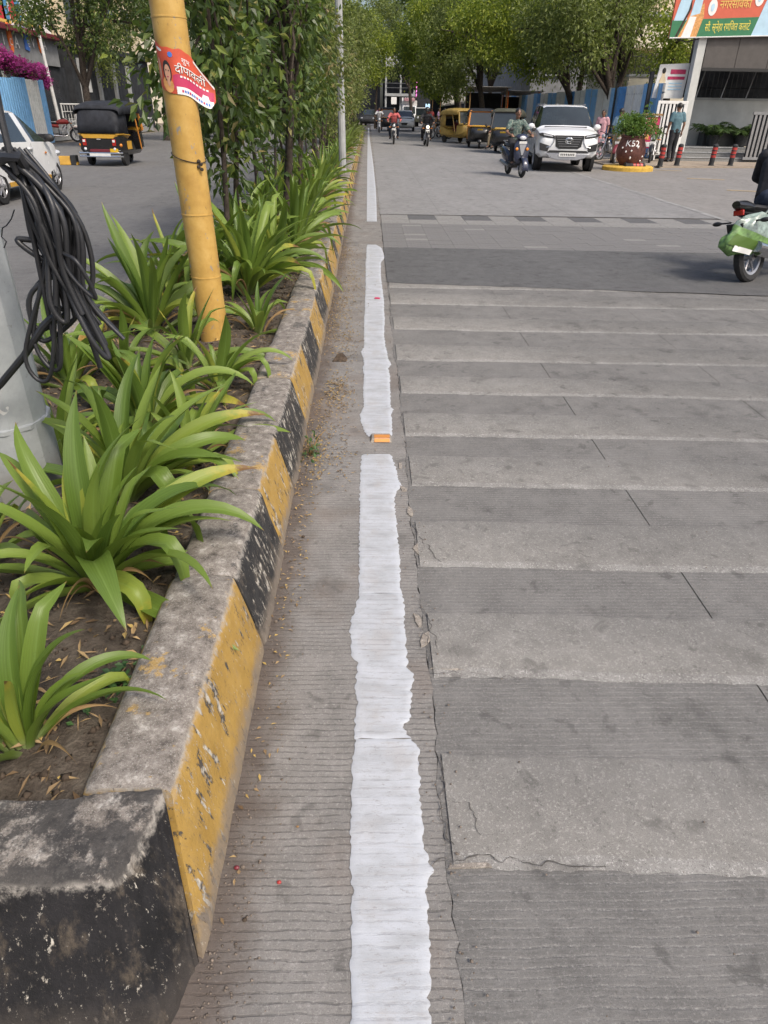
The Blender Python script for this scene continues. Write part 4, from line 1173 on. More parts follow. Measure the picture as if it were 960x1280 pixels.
while yy < 46:
    make_tree('median_bush', 'dusty median bush, %s from the yellow pole' % ('eighth', 'ninth', 'tenth', 'eleventh', 'twelfth', 'thirteenth', 'fourteenth', 'fifteenth', 'sixteenth')[k] , -1.3 + random.uniform(-.15, .15), yy, G1, 2.2, .035, (.05, 0, 2.4), (.85, 1.1, 1.7), 40, 2600, .12, 'ficus_dry' if k % 2 else 'tree_c', 80 + k, .4, nstem=3, nlimb=6, droop=.4, z0=.2)
    yy += 2.9; k += 1
G2 = 'tall street trees beyond the median'
for k, (x, y, h, r_, mt, lab) in enumerate((
        (-1.5, 40, 5.2, 1.6, 'tree_c', 'tall olive-green tree standing in the median beyond the bushes'),
        (-2.0, 33, 4.6, 1.6, 'tree_c', 'leafy tree of the median rising over the row of bushes'),
        (-.9, 50, 5.6, 1.9, 'tree_a', 'sunlit yellow-green tree at the far end of the median'),
        (-3.5, 62, 6.5, 3.2, 'tree_c', 'big hazy tree left of the far end of the median'),
        (.6, 72, 8.0, 3.0, 'tree_c', 'tall olive tree whose crown overhangs the far end of the road'))):
    make_tree('street_tree', lab, x, y, G2, h * .75, .11, (.2, 0, h * .82), (r_, r_, h * .36), 60, 9000, .16, mt, 120 + k, .62, nlimb=8, z0=0)
G3 = 'big trees shading the right side of the road'
big = [(12.0, 37.5, 7.2, (-2.8, 0, 5.6), (2.5, 2.4, 2.3), 'tree_c', 10500, 'pale dusty tree with bare twigs over the blue and white fence'),
       (12.0, 44.0, 8, (-4.2, 0, 5.4), (3.5, 2.8, 2.4), 'tree_a', 15500, 'bright yellow-green tree over the white SUV'),
       (7.4, 50.0, 8, (-1.6, 0, 5.6), (3.1, 3.0, 3.3), 'tree_c', 15000, 'grey-green tree between the two bright yellow-green ones'),
       (6.3, 54.0, 8, (-1.6, 0, 5.2), (2.6, 2.4, 2.9), 'tree_a', 17000, 'bright yellow-green tree above the parked auto rickshaws'),
       (7.5, 62.0, 9, (-2.6, 0, 6.4), (3.0, 3.2, 3.6), 'tree_b', 16000, 'dark dense tree over the roadside stalls'),
       (12.3, 47.0, 9, (0, 0, 6.2), (3.3, 3.0, 2.8), 'tree_b', 12500, 'dark tree behind the far half of the blue and white fence'),
       (12.6, 40.5, 9, (-.2, 0, 5.6), (1.7, 2.0, 2.6), 'tree_c', 9000, 'grey-green tree behind the fence in front of the beige flats'),
       (13.6, 36.5, 7, (0, 0, 4.3), (.9, 1.2, 1.3), 'tree_a', 2600, 'small yellow-green tree beside the beige flats and the banner'),
       (10.5, 68.0, 10, (-1, 0, 7.5), (4.0, 3.2, 3.4), 'tree_b', 14000, 'big dark tree far down the right side of the road'),
       (4.6, 84.0, 11, (-1.2, 0, 9.0), (4.2, 3.5, 3.2), 'tree_c', 12000, 'hazy olive tree in front of the far grey building')]
for k, (x, y, h, cc_, cr_, mt, n, lab) in enumerate(big):
    make_tree('roadside_tree', lab, x, y, G3, h * .62, .19, cc_, cr_, 70, n, .19 if y < 60 else .24, mt, 150 + k, .85, nlimb=10)
G4 = 'trees beyond the left carriageway'
for k, (x, y, h, cc_, cr_, mt, n, lab) in enumerate((
        (-11.6, 33.0, 7, (.6, 0, 5.6), (3.0, 2.6, 2.4), 'ficus', 15000, 'dark glossy tree overhanging the auto rickshaw on the left road'),
        (-10.5, 41.0, 8, (1.0, 0, 5.8), (3.4, 3.0, 2.8), 'tree_b', 15000, 'dark tree behind the overhanging one on the left side'),
        (-8.0, 52.0, 9, (1.0, 0, 6.2), (3.6, 3.0, 3.4), 'tree_b', 14000, 'dark tree far down the left side of the road'),
        (-7.0, 66.0, 9, (2.0, 0, 6.4), (4.0, 3.0, 4.0), 'tree_b', 14000, 'dark tree closing the left road in the distance'),
        (-17.5, 52.0, 9, (1.0, 0, 6.0), (3.4, 3.0, 3.0), 'tree_c', 9000, 'hazy tree behind the dark shop building on the left'))):
    make_tree('roadside_tree', lab, x, y, G4, h * .6, .17, cc_, cr_, 60, n, .17, mt, 190 + k, .75, nlimb=9, droop=.45)
# low dark shrubs closing the far left under the trees
for k, (x, y) in enumerate(((-8.6, 47), (-5.5, 57), (-10.5, 55), (-3.6, 70))):
    make_tree('shrub', ['dark shrub under the trees behind the rickshaw', 'dark shrub by the far left carriageway', 'wide dark shrub at the left road edge', 'farthest dark shrub where the left road ends'][k], x, y, 'shrubs along the left road edge', 1.0, .06, (0, 0, 1.3), (2.2, 1.4, 1.2), 26, 4500, .17, 'tree_b', 230 + k, .6, nlimb=4)

# ================================================================== FENCES
def atx(px, py, X):
    d = MX.T @ np.array([px - 480, py - 640, F]); t = X / d[0]
    return float(t * d[1]), float(CAM_H + t * d[2])
def corr_panel(w, z0, z1, mat, ribs=5, depth=.022):
    """one trapezoid-ribbed sheet, lying in the YZ plane, running along +Y"""
    b = MB(); pts = []
    for k in range(ribs):
        a = w * k / ribs; s = w / ribs
        pts += [(0, a), (0, a + s * .55), (depth, a + s * .65), (depth, a + s * .9)]
    pts.append((0, w)); n = len(pts)
    for z in (z0, z1): b.v += [(x, y, z) for x, y in pts]
    for z in (z0, z1): b.v += [(x + .004, y, z) for x, y in pts]
    for k in range(n - 1):
        b.f.append((k, k + 1, n + k + 1, n + k)); b.mi.append(0)
        b.f.append((2 * n + k + 1, 2 * n + k, 3 * n + k, 3 * n + k + 1)); b.mi.append(0)
        b.f.append((n + k, n + k + 1, 3 * n + k + 1, 3 * n + k)); b.mi.append(0)
    return b.mesh('sheet_panel', mat, False)
fr = thing('sheet_fence', 'tall blue and white corrugated sheet fence along the right footpath', 'fence', (11.2, 30.6, 0))
sheets = {m: corr_panel(1.07, .06, 2.6, m) for m in ('sheet_blue', 'sheet_blue_deep', 'sheet_white')}
seq = []
yb = 0; k = 0
while yb < 34:
    colr = ('sheet_blue', 'sheet_white')[k % 2]
    for q in range(2):
        m_ = colr
        if colr == 'sheet_blue' and (k // 2) % 2 == 1 and q == 0: m_ = 'sheet_blue_deep'
        o = link('sheet_panel', sheets[m_], fr); o.location = (random.uniform(-.012, .012), yb, random.uniform(-.03, .03)); o.rotation_euler = (random.uniform(-.008, .008), 0, 0)
        yb += 1.078
    k += 1
for k in range(9):
    b = MB(); b.box((.07, k * 4.3 + .04, 1.3), (.06, .06, 2.62)); b.build('post', 'steel', fr, False)
for z in (.5, 1.4, 2.3):
    b = MB(); b.box((.035, 17, z), (.03, 34.4, .05)); b.build('rail', 'steel', fr, False)
b = MB(); b.tube([(11.12, 36.1, 0), (11.12, 36.1, 2.75)], .05, 8); tag(b.build('post', 'black_paint'), 'black steel post standing against the blue and white fence', 'post')
b = MB(); b.box((10.93, 31.25, 1.5), (.14, .14, 3.0)); tag(b.build('gate_post', 'wall_dark', None, False, bevel=.01), 'black gate post at the near end of the right sheet fence', 'post')

fl = thing('sheet_fence', 'tall blue and whitish corrugated sheet fence beside the left road', 'fence', (-14.8, 24, 0))
yb = 0
for w_, m_ in ((2.15, 'sheet_blue'), (2.15, 'sheet_white'), (2.15, 'sheet_blue'), (2.15, 'sheet_white'), (1.3, 'sheet_blue'), (1.3, 'sheet_blue'), (1.3, 'sheet_white'), (.6, 'sheet_blue')):
    me = corr_panel(w_ - .01, .0, 2.5, m_, max(3, int(w_ / .2))); o = link('sheet_panel', me, fl); o.location = (0, yb, random.uniform(-.03, .02)); yb += w_
for k in range(4):
    b = MB(); b.box((-.05, k * 4.3, 1.25), (.06, .06, 2.5)); b.build('post', 'steel', fl, False)
# bougainvillea spilling over the left fence
bo = thing('bougainvillea', 'magenta bougainvillea spilling over the blue fence by the left road', 'flowering shrub', (-15.3, 35.0, 0))
b = MB()
for k in range(4): b.tube([(0, k * .8 - 1, 0), (.05, k * .9 - 1, 1.4), (.2, k * 1.0 - .9, 2.6), (.5, k * 1.2 - .6, 2.75)], [.035, .03, .022, .01], 6)
b.build('stem', 'bark', bo)
C, Rr = [], []
for k in range(34):
    u = random.random(); C.append((.15 + random.uniform(-.25, .45), -4.2 + 7.6 * u, 3.15 - .75 * max(0, u - .45) * 1.6 + random.uniform(-.22, .25))); Rr.append(random.uniform(.2, .42))
P, D = clumped(C, Rr, 9000); V, Fc = leaf_cloud(P, .11, .08, .1, .2); link('blossom', npmesh('blossom', V, Fc, 'bougain'), bo)
P, D = clumped(C, [r_ * .8 for r_ in Rr], 2200); P[:, 2] -= .12; P[:, 0] -= .08; V, Fc = leaf_cloud(P, .10, .06, .2, .2); link('foliage', npmesh('foliage', V, Fc, 'ficus'), bo)

# ================================================================== BUILDINGS
def part(b, name, mat, par, bevel=0): return b.build(name, mat, par, False, bevel=bevel)
def bx(name, mat, par, x0, x1, y0, y1, z0, z1, bevel=0):
    b = MB(); b.box(((x0 + x1) / 2, (y0 + y1) / 2, (z0 + z1) / 2), (abs(x1 - x0), abs(y1 - y0), abs(z1 - z0))); return b.build(name, mat, par, False, bevel=bevel)
# left: dark shop front with a sign band and a bright storey above, facing the road (+X)
XL = -17.5
lb = thing('shop_building', 'shop building behind the left fence with a grey sign band and bright upper wall', 'building', (XL, 40, 0))
bx('wall', 'wall_dark', lb, -6, 0, -16, 7.4, 0, 3.35)
bx('sign_band', 'wall_grey', lb, -5.9, .12, -16, 6.5, 3.35, 4.55)
bx('ledge', 'maroon', lb, -5.9, .5, -16, 6.7, 4.55, 4.78, .02)
bx('upper_wall', 'wall_bright', lb, -6, .02, -16, 6.3, 4.78, 9.5)
for k in range(6):
    bx('shop_window', 'window_dark', lb, .0, .03, -14 + k * 3.5, -11.4 + k * 3.5, .3, 2.7)
for k in range(5): bx('shutter_rib', 'slab_grey', lb, 0, .05, -11.3 + k * 3.5, -11.0 + k * 3.5, .1, 3.2)
sg = lb
# surfboard-shaped signs and blue plate on the band
def board(y, z, w, h, mat, nm='sign_shape'):
    b = MB(); n = 20; vs = [(w * math.cos(2 * PI * k / n) * (1 - .12 * abs(math.sin(2 * PI * k / n))), h * math.sin(2 * PI * k / n)) for k in range(n)]
    b.prism([(y - a, z + c) for a, c in vs], .13, .19, 'x'); return b.build(nm, mat, sg, False)
ybase = 40
for px, py, w, h, mt in ((12, 47, .22, .62, 'sign_orange'), (49, 53, .2, .48, 'sign_orange')):
    y, z = atx(px, py, XL + .15); board(y - ybase, z, w, h, mt)
y, z = atx(33, 49, XL + .15); b = MB(); b.prism([(y - ybase - .35, z - .45), (y - ybase + .1, z - .5), (y - ybase + .3, z + .45), (y - ybase - .25, z + .5)], .13, .18, 'x'); b.build('sign_shape', 'print_blue', sg, False)
for px, py, t_, s_ in ((20, 52, 'A', .75), (5, 48, 'I', .7), (41, 54, 'V', .6), (55, 56, 'A', .6)):
    y, z = atx(px, py, XL + .15)
    text_mesh('sign_letter', t_, s_, 'print_white', lambda a, c, d, y=y, z=z, s_=s_: (.17, y - ybase + a - s_ * .3, z + c - s_ * .35), sg, depth=.0)
y, z = atx(12, 50, XL + .15); text_mesh('sign_letter', 'C', .4, 'print_white', lambda a, c, d: (.20, y - ybase + a - .13, z + c - .2), sg)
y, z = atx(35, 53, XL + .15); text_mesh('sign_letter', 'E', .4, 'print_white', lambda a, c, d: (.195, y - ybase + a - .13, z + c - .2), sg)
for px, py, mt in ((1, 10, 'sign_red'), (6, 11, 'sign_cyan'), (15, 12, 'sign_red'), (22, 13, 'sign_cyan')):
    y, z = atx(px, py, XL + .05); bx('sign_square', mt, lb, .03, .07, y - ybase - .33, y - ybase + .33, z - .42, z + .42)
for px, py in ((8, 25), (30, 28), (48, 32)):
    y, z = atx(px, py, XL + .2); bx('light_strip', 'print_gold', lb, .03, .08, y - ybase - .8, y - ybase + .8, z - .08, z + .05)
for k in range(5): bx('mullion', 'offwhite', lb, .02, .07, -3 + k * 2.2, -2.93 + k * 2.2, 5.6, 9)

lb2 = thing('shop_building', 'dark building with pale pilasters beyond the shop on the left', 'building', (-17.2, 54, 0))
bx('wall', 'wall_dark', lb2, -6, 0, -6.4, 10, 0, 4.4)
bx('parapet', 'wall_dark', lb2, -6, .25, -6.5, 10, 4.4, 4.7)
bx('upper_wall', 'wall_beige', lb2, -5.8, -.3, -6.2, 10, 4.7, 9)
for k, y in enumerate((-5.4, -2.3, .9, 4.0)): bx('pilaster', 'slab_grey', lb2, 0, .16, y, y + .38, .6, 3.9)
bx('notice', 'offwhite', lb2, 0, .06, -4.6, -3.6, 2.2, 3.4)
for k in range(4): bx('window', 'window_dark', lb2, -.31, -.26, -5 + k * 3.6, -3.2 + k * 3.6, 5.6, 7.4)
# white steel gate frames beside the left road
for (px0, px1, py0, py1, Y, lab) in ((76, 101, 130, 158, 41, 'white steel gate frame with bars beside the left road'), (94, 105, 140, 174, 39, 'narrow white steel frame leaning by the left gate')):
    x0, z1 = aty(px0, py0, Y); x1, _ = aty(px1, py0, Y); _, z0 = aty(px1, py1, Y)
    gt = thing('steel_gate', lab, 'gate', (x0, Y, 0)); w = x1 - x0; r_ = .035
    b = MB(); b.tube([(0, 0, 0), (0, 0, z1)], r_, 6); b.tube([(w, 0, 0), (w, 0, z1)], r_, 6); b.tube([(-r_, 0, z1), (w + r_, 0, z1)], r_, 6); b.tube([(0, 0, z0), (w, 0, z0)], r_, 6); b.build('gate_frame', 'offwhite', gt)
    if w > .6:
        for k in range(1, 7): b = MB(); b.tube([(w * k / 7, 0, z0), (w * k / 7, 0, z1)], .012, 5); b.build('bar', 'offwhite', gt)
        for k in range(1, 3): b = MB(); b.tube([(0, 0, z0 + (z1 - z0) * k / 3), (w, 0, z0 + (z1 - z0) * k / 3)], .014, 5); b.build('bar', 'offwhite', gt)
wl = thing('low_wall', 'low pale stone wall under the left steel gate', 'wall', (-15.2, 42, 0)); bx('wall_face', 'slab_grey', wl, -.3, 0, -4, 14, 0, .75); bx('coping', 'offwhite', wl, -.33, .03, -4, 14, .75, .82)
lp = thing('lamp_post', 'slim pale lamp post leaning slightly by the left sheet fence', 'lamp post', (-15.33, 39.6, 0))
b = MB(); b.tube([(0, 0, 0), (-.16, 0, 3.5), (-.3, 0, 7.5)], [.09, .07, .055], 10); b.build('pole_shaft', 'offwhite', lp); b = MB(); b.tube([(-.3, 0, 7.5), (-.1, 0, 7.9), (.8, 0, 8.0)], [.05, .045, .04], 8); b.build('lamp_arm', 'offwhite', lp); b = MB(); b.box((1.0, 0, 7.97), (.55, .2, .1)); b.build('lamp_head', 'slab_grey', lp, bevel=.02)
# pale street lamp post of the median, far
lp = thing('lamp_post', 'tall grey lamp post rising from the far median bushes', 'lamp post', (-.60, 17.9, .2))
b = MB(); b.tube([(0, 0, 0), (-.05, 0, 4), (-.1, 0, 9)], [.085, .075, .055], 10); b.build('pole_shaft', 'slab_grey', lp); b = MB(); b.tube([(-.1, 0, 9), (.3, 0, 9.4), (1.2, 0, 9.5)], .04, 8); b.build('lamp_arm', 'slab_grey', lp)
b = MB(); b.box((1.45, 0, 9.5), (.6, .22, .1)); b.build('lamp_head', 'slab_grey', lp, bevel=.02)

# far building closing the road
fb = thing('far_building', 'dark grey storeyed building with pink neon strips at the end of the road', 'building', (3.0, 104, 0))
bx('wall', 'wall_dark', fb, -1, 10, 3, 12, 0, 10)
bx('floor_slab', 'slab_grey', fb, -.9, 3.0, 0, 3, 6.2, 6.7); bx('floor_slab', 'slab_grey', fb, -.9, 3.0, 0, 3, 3.0, 3.3)
bx('parapet', 'offwhite', fb, -.9, 2.6, .2, .4, 6.7, 7.6); bx('upper_wall', 'offwhite', fb, 2.2, 3.0, .5, 3, 7.0, 10)
bx('upper_wall', 'slab_grey', fb, -.9, 1.0, 1.2, 3, 7.7, 10)
for x in (-.9, 1.0, 2.75): bx('column', 'slab_grey', fb, x, x + .22, .2, .5, 0, 6.2)
for z in (3.9, 4.4): bx('railing', 'steel', fb, -.8, 2.8, .1, .14, z, z + .05)
bx('shop_sign', 'print_white', fb, -.1, .6, -.05, 0, 2.1, 2.9); bx('shop_sign', 'ink', fb, 1.1, 3.1, -.05, 0, 2.3, 3.0)
for k in range(5): bx('sign_mark', 'print_white', fb, 1.3 + k * .34, 1.5 + k * .34, -.09, -.06, 2.45, 2.85)
bx('cafe_wall', 'wall_dark', fb, 3.1, 7.2, .5, 3, 0, 6)
bx('window', 'mustard', fb, 4.3, 5.4, .42, .48, 4.2, 5.0)
bx('neon_strip', 'neon_pink', fb, 3.2, 6.4, .3, .38, 5.55, 5.63); bx('neon_strip', 'neon_pink', fb, 3.1, 3.22, .3, .38, 2.9, 5.2); bx('neon_strip', 'neon_pink', fb, 6.0, 6.1, .3, .38, 3.5, 5.0)
sx, sz = aty(535, 131, 104); bx('lit_panel', 'lit_sign', fb, sx - 3.0 - .3, sx - 3.0 + .3, .2, .28, .7, 2.2)
for nm, x0, x1, y0, y1, h, mt, lab in (('dark_building', -14, 1.5, 108, 116, 9, 'wall_dark', 'dark building behind the trees where the median ends'),
                               ('dark_building', 13.2, 22, 66, 100, 9.5, 'wall_grey', 'grey building behind the right-hand trees far down the road'),
                               ('dark_building', 10, 26, 104, 112, 10, 'wall_grey', 'grey building right of the neon-lit one'),
                               ('pale_building', -40, -15, 78, 92, 11, 'wall_cream', 'cream building behind the trees at the far left')):
    t = thing(nm, lab, 'building', (x0, y0, 0)); bx('wall', mt, t, 0, x1 - x0, 0, y1 - y0, 0, h); bx('parapet', 'slab_grey', t, -.15, x1 - x0 + .15, -.15, y1 - y0 + .15, h, h + .35)
    n = int((x1 - x0) / 3.2)
    for i in range(n):
        for z in (1.0, 4.2, 7.2):
            w = bx('window', 'window_dark', t, i * 3.2 + .9, i * 3.2 + 2.4, -.06, -.02, z, z + 1.5); bx('sill', 'slab_grey', w, i * 3.2 + .8, i * 3.2 + 2.5, -.16, -.003, z - .12, z - .005)

# beige flats behind the right trees
ab = thing('apartment_building', 'beige apartment block with a slatted window behind the right-hand trees', 'building', (15.6, 46, 0))
bx('wall', 'wall_beige', ab, -.5, 12, 0, 10, 0, 14)
bx('wall', 'wall_cream', ab, 2.6, 12, -1.2, -.003, 0, 14)
bx('balcony_slab', 'wall_cream', ab, -1.4, 2.55, -1.6, -.003, 4.65, 5.75); bx('balcony_slab', 'wall_cream', ab, -1.4, 2.55, -1.6, -.003, 1.6, 2.6)
bx('roof_ledge', 'slab_grey', ab, -1.2, 2.5, -1.0, -.01, 6.1, 6.3)
w = bx('window', 'window_dark', ab, -.6, 2.3, -.05, -.01, 3.0, 4.5)
for k in range(9): bx('slat', 'slab_grey', w, .7, 2.3, -.10, -.055, 3.05 + k * .16, 3.11 + k * .16)
bx('frame', 'offwhite', w, .5, .62, -.12, -.055, 3.0, 4.5)
bw = thing('boundary_wall', 'weathered cream wall with iron railing between the trees and the banner', 'wall', (12.4, 38.5, 0))
bx('wall_face', 'wall_cream', bw, 0, 6, 0, .25, 0, 3.1); bx('coping', 'slab_grey', bw, -.05, 6.05, -.05, .3, 3.1, 3.2)
for k in range(24): b = MB(); b.tube([(.2 + k * .25, .12, 3.2), (.2 + k * .25, .12, 4.0)], .012, 5); b.build('bar', 'rail_black', bw)
b = MB(); b.tube([(0, .12, 3.9), (6, .12, 3.9)], .015, 5); b.build('rail', 'rail_black', bw)

# ------------------------------------------------------------------ right gate house with banner
gh = thing('gate_house', 'white walled entrance with granite steps and brown panelled canopy on the right', 'building', (12.3, 30.5, 0))
GX, GY = 12.3, 30.5
bx('wall', 'wall_white', gh, .95, 9, 2.6, 2.9, .45, 2.12)
bx('coping', 'slab_grey', gh, .9, 9, 2.55, 2.95, 2.12, 2.2)
bx('pillar', 'wall_white', gh, -.12, .18, 0, .35, .0, 4.35, .01)
for k in range(3):
    y0 = -1.15 + k * .62
    bx('step', 'granite', gh, -.85 + k * .1, 2.95, y0, 2.59 if k == 2 else y0 + .64, .0 if k == 0 else .15 * k, .15 * (k + 1) + .01, .008)
    bx('step_nosing', 'slab_grey', gh, -.86 + k * .1, 2.96, y0 - .02, y0 + .1, .15 * (k + 1) + .012, .15 * (k + 1) + .035)
bx('planter_ledge', 'granite_dark', gh, 1.7, 4.4, 2.0, 2.55, .46, .95, .01)
for k in range(5):
    x0 = .22 + k * 1.22; bx('canopy_panel', 'brown_panel', gh, x0, x0 + 1.2, .02, .08, 3.12, 4.4)
bx('canopy_beam', 'ink', gh, .2, 6.6, -.03, .3, 3.02, 3.115); bx('canopy_roof', 'brown_panel', gh, .2, 6.6, .1, 2.9, 4.4, 4.5)
bx('back_hedge', 'wall_dark', gh, 1.0, 9, 3.3, 3.4, 2.2, 4.4)
for k in range(30): b = MB(); b.tube([(1.1 + k * .2, 2.72, 2.2), (1.1 + k * .2, 2.72, 3.4)], .011, 5); b.build('railing_bar', 'black_paint', gh)
for k in range(6): b = MB(); b.tube([(1.3 + k * 1.05, 2.66, 2.2), (1.5 + k * 1.05, 2.66, 3.3)], .022, 6); b.build('railing_brace', 'steel', gh)
for z in (2.55, 3.38): b = MB(); b.tube([(1.0, 2.72, z), (8, 2.72, z)], .016, 5); b.build('railing_rail', 'black_paint', gh)
# banner above the canopy
bn = thing('banner', 'large orange and green printed banner with yellow lettering above the brown canopy', 'banner', (11.02, 30.42, 4.02))
BT = .035
def bnp(x, z, off=0): return (x, -.02 - off, z + BT * x)
def bpoly(name, pts, mat, off, par=bn):
    b = MB(); n = len(pts); b.add([bnp(a, c, off) for a, c in pts] + [bnp(a, c, off - .004) for a, c in pts], [tuple(range(n)), tuple(range(2 * n - 1, n - 1, -1))] + [(i, n + i, n + (i + 1) % n, (i + 1) % n) for i in range(n)]); return b.build(name, mat, par, False)
b = MB(); b.add([bnp(0, 0), bnp(4.6, 0), bnp(4.6, 2.2), bnp(.0, 2.2), (0, .1, 0), (4.6, .1, .16), (4.6, .1, 2.36), (0, .1, 2.2)], [(0, 1, 2, 3), (7, 6, 5, 4), (0, 4, 5, 1), (1, 5, 6, 2), (2, 6, 7, 3), (3, 7, 4, 0)]); b.build('banner_board', 'banner_red', bn, False)
bpoly('banner_print', [(0, 0), (3.25, 0), (3.5, .56), (.0, .52)], 'banner_green', .006)
bpoly('banner_print', [(3.0, 0), (4.6, 0), (4.6, 2.2), (3.6, 2.2)], 'banner_blue', .010)
bpoly('banner_print', [(.05, .5), (.5, .5), (.62, 1.2), (.2, 1.2)], 'banner_blue', .010)
bpoly('banner_print', [(.30, 0), (.98, 0), (1.12, .62), (1.05, 1.0), (.62, .72)], 'print_orange', .012)
bpoly('banner_print', [(.42, 0), (.75, 0), (.85, .6), (.62, .62)], 'print_white', .014)
bpoly('banner_print', [(.18, .0), (.26, .0), (.62, .85), (.58, 1.2), (.52, .8)], 'bark', .016)
bpoly('banner_print', [(.62, .62), (.95, .7), (1.0, 1.3), (.72, 1.3)], 'banner_blue', .013)
for cx, cz in ((1.38, .87), (3.02, 1.12)): bpoly('banner_emblem', [(cx + .16 * math.cos(k * PI / 10) + .0, cz + .25 * math.sin(k * PI / 10)) for k in range(20)], 'print_white', .011); bpoly('banner_emblem', [(cx + .07 * math.cos(k * PI / 5), cz + .12 * math.sin(k * PI / 5)) for k in range(10)], 'banner_blue', .016)
text_mesh('banner_lettering', 'नगरसेिवका', .36, 'print_gold', lambda x, y, z: bnp(1.62 + x * .78, .83 + y, .014), bn)
text_mesh('banner_lettering', 'सौ. स्नेहा रणिजत कलाटे', .33, 'print_yellow', lambda x, y, z: bnp(1.24 + x * .56, .17 + y, .012), bn)
b = MB(); b.tube([(0, -.05, -.02), (4.6, -.05, .14)], .022, 6); b.build('banner_frame', 'offwhite', bn)
b = MB(); b.tube([(.2, .05, 0), (.7, .06, -.12), (1.15, .06, -.02)], .02, 6); b.build('banner_bracket', 'black_paint', bn)
# white info board over the gate
ib = thing('notice_board', 'white printed notice board with red headline above the white gate', 'sign board', (11.0, 31.05, 2.12))
b = MB(); b.prism([(0, 0), (1.2, 0), (1.25, 1.16), (.12, 1.1)], 0, .05, 'y'); b.build('board', 'plate_white', ib, False)
def ip(nm, x0, x1, z0, z1, mt): bx(nm, mt, ib, x0, x1, -.012, -.004, z0, z1)
ip('headline', .56, 1.14, .80, .95, 'print_pink'); ip('headline', .48, 1.14, .62, .72, 'print_pink')
for k in range(3): ip('text_line', .56, 1.08, .28 + k * .1, .32 + k * .1, 'banner_blue')
b = MB()
pts = [(.16, .02), (.42, .02), (.42, .6), (.36, .75), (.36, .95), (.24, .95), (.24, .75), (.18, .6)]; b.prism(pts, -.012, -.004, 'y'); b.build('printed_figure', 'wall_beige', ib, False)
b = MB(); b.ell((.3, -.012, .9), (.07, .006, .1), 10, 6); b.build('printed_figure', 'hair', ib)
# white slatted gate leaf, standing open
wg = thing('white_gate', 'white steel gate leaf with vertical slats standing open beside the steps', 'gate', (11.02, 30.3, .2), .0)
w, h = 1.16, 1.83
for nm, x0, x1, z0, z1 in (('gate_rail', 0, w, 0, .1), ('gate_rail', 0, w, h - .1, h), ('gate_stile', 0, .1, .103, h - .103), ('gate_stile', w - .14, w, .103, h - .103)): bx(nm, 'plate_white', wg, x0, x1, -.03, .03, z0, z1, .004)
for k in range(6): x0 = .17 + k * .145; bx('slat', 'plate_white', wg, x0, x0 + .075, -.02, .02, .103, h - .103)
bx('backing', 'wall_dark', wg, .1, w - .14, .035, .045, .1, h - .1)
dg_ = thing('grey_gate', 'dark grey slatted gate leaf leaning at the right edge by the steps', 'gate', (14.28, 29.15, .12), .0)
for k in range(9): b = MB(); b.box((.08 + k * .16, 0, .80), (.085, .035, 1.45)); b.build('slat', 'steel', dg_, False)
for z in (.06, 1.55): b = MB(); b.box((.75, 0, z), (1.6, .06, .09)); b.build('gate_rail', 'wall_grey', dg_, False)
bx('backing', 'wall_dark', dg_, 0, 1.5, .03, .04, .1, 1.5)
# poster stand
ps = thing('poster_stand', 'wooden topped poster stand with a red floral print beside the white gate', 'sign stand', (10.42, 29.6, 0), .25)
bx('printed_panel', 'print_pink', ps, 0, .62, 0, .03, .45, 1.5); bx('stand_top', 'wood', ps, -.12, .66, -.08, .1, 1.53, 1.6, .01)
for x in (-.02, .64): bx('leg', 'offwhite', ps, x, x + .05, -.01, .05, 0, 1.52)
for k in range(14): b = MB(); b.ell((random.uniform(.06, .56), -.004, random.uniform(.5, 1.45)), (.07, .006, .08), 8, 4); b.build('printed_flower', random.choice(('print_white', 'print_skin', 'print_orange')), ps)
bx('text_line', 'print_white', ps, .04, .58, -.012, -.004, .5, .66)

# bollards
def bollard(x, y, lab, lean=0):
    t = thing('bollard', lab, 'bollard', (x, y, .04), 0, 'bollards in front of the steps')
    b = MB(); b.lathe((0, 0, 0), [(.0, 0), (.105, 0), (.105, .03), (.085, .04), (.085, .26)], 14); b.build('bollard_base', 'pot_black', t)
    b = MB(); b.lathe((0, 0, 0), [(.086, .26), (.086, .58)], 14); b.build('bollard_shaft', 'red_paint', t)
    for z in (.34, .46): b = MB(); b.lathe((0, 0, z), [(.086, 0), (.09, .004), (.09, .03), (.086, .034)], 14); b.build('black_band', 'pot_black', t)
    b = MB(); b.lathe((0, 0, 0), [(.086, .58), (.09, .59), (.09, .64), (.06, .68), (0, .69)], 14); b.build('bollard_cap', 'pot_black', t)
    t.rotation_euler = (0, lean, .2); return t
for px, py, lab in ((845, 209, 'black bollard beside the man in teal, nearest the white gate'), (888, 209, 'red and black bollard in front of the middle of the steps'), (912, 209, 'red and black bollard nearest the grey gate'), (824, 210, 'dark bollard behind the motorcycle wheel near the man')):
    x, y = at(px, py); bollard(x, y, lab, .05)
x, y = at(790, 213); t = bollard(x - .35, y - .25, 'fallen black and red bollard lying at the foot of the planter'); t.location.z = .14; t.rotation_euler = (0, R(90), .1)

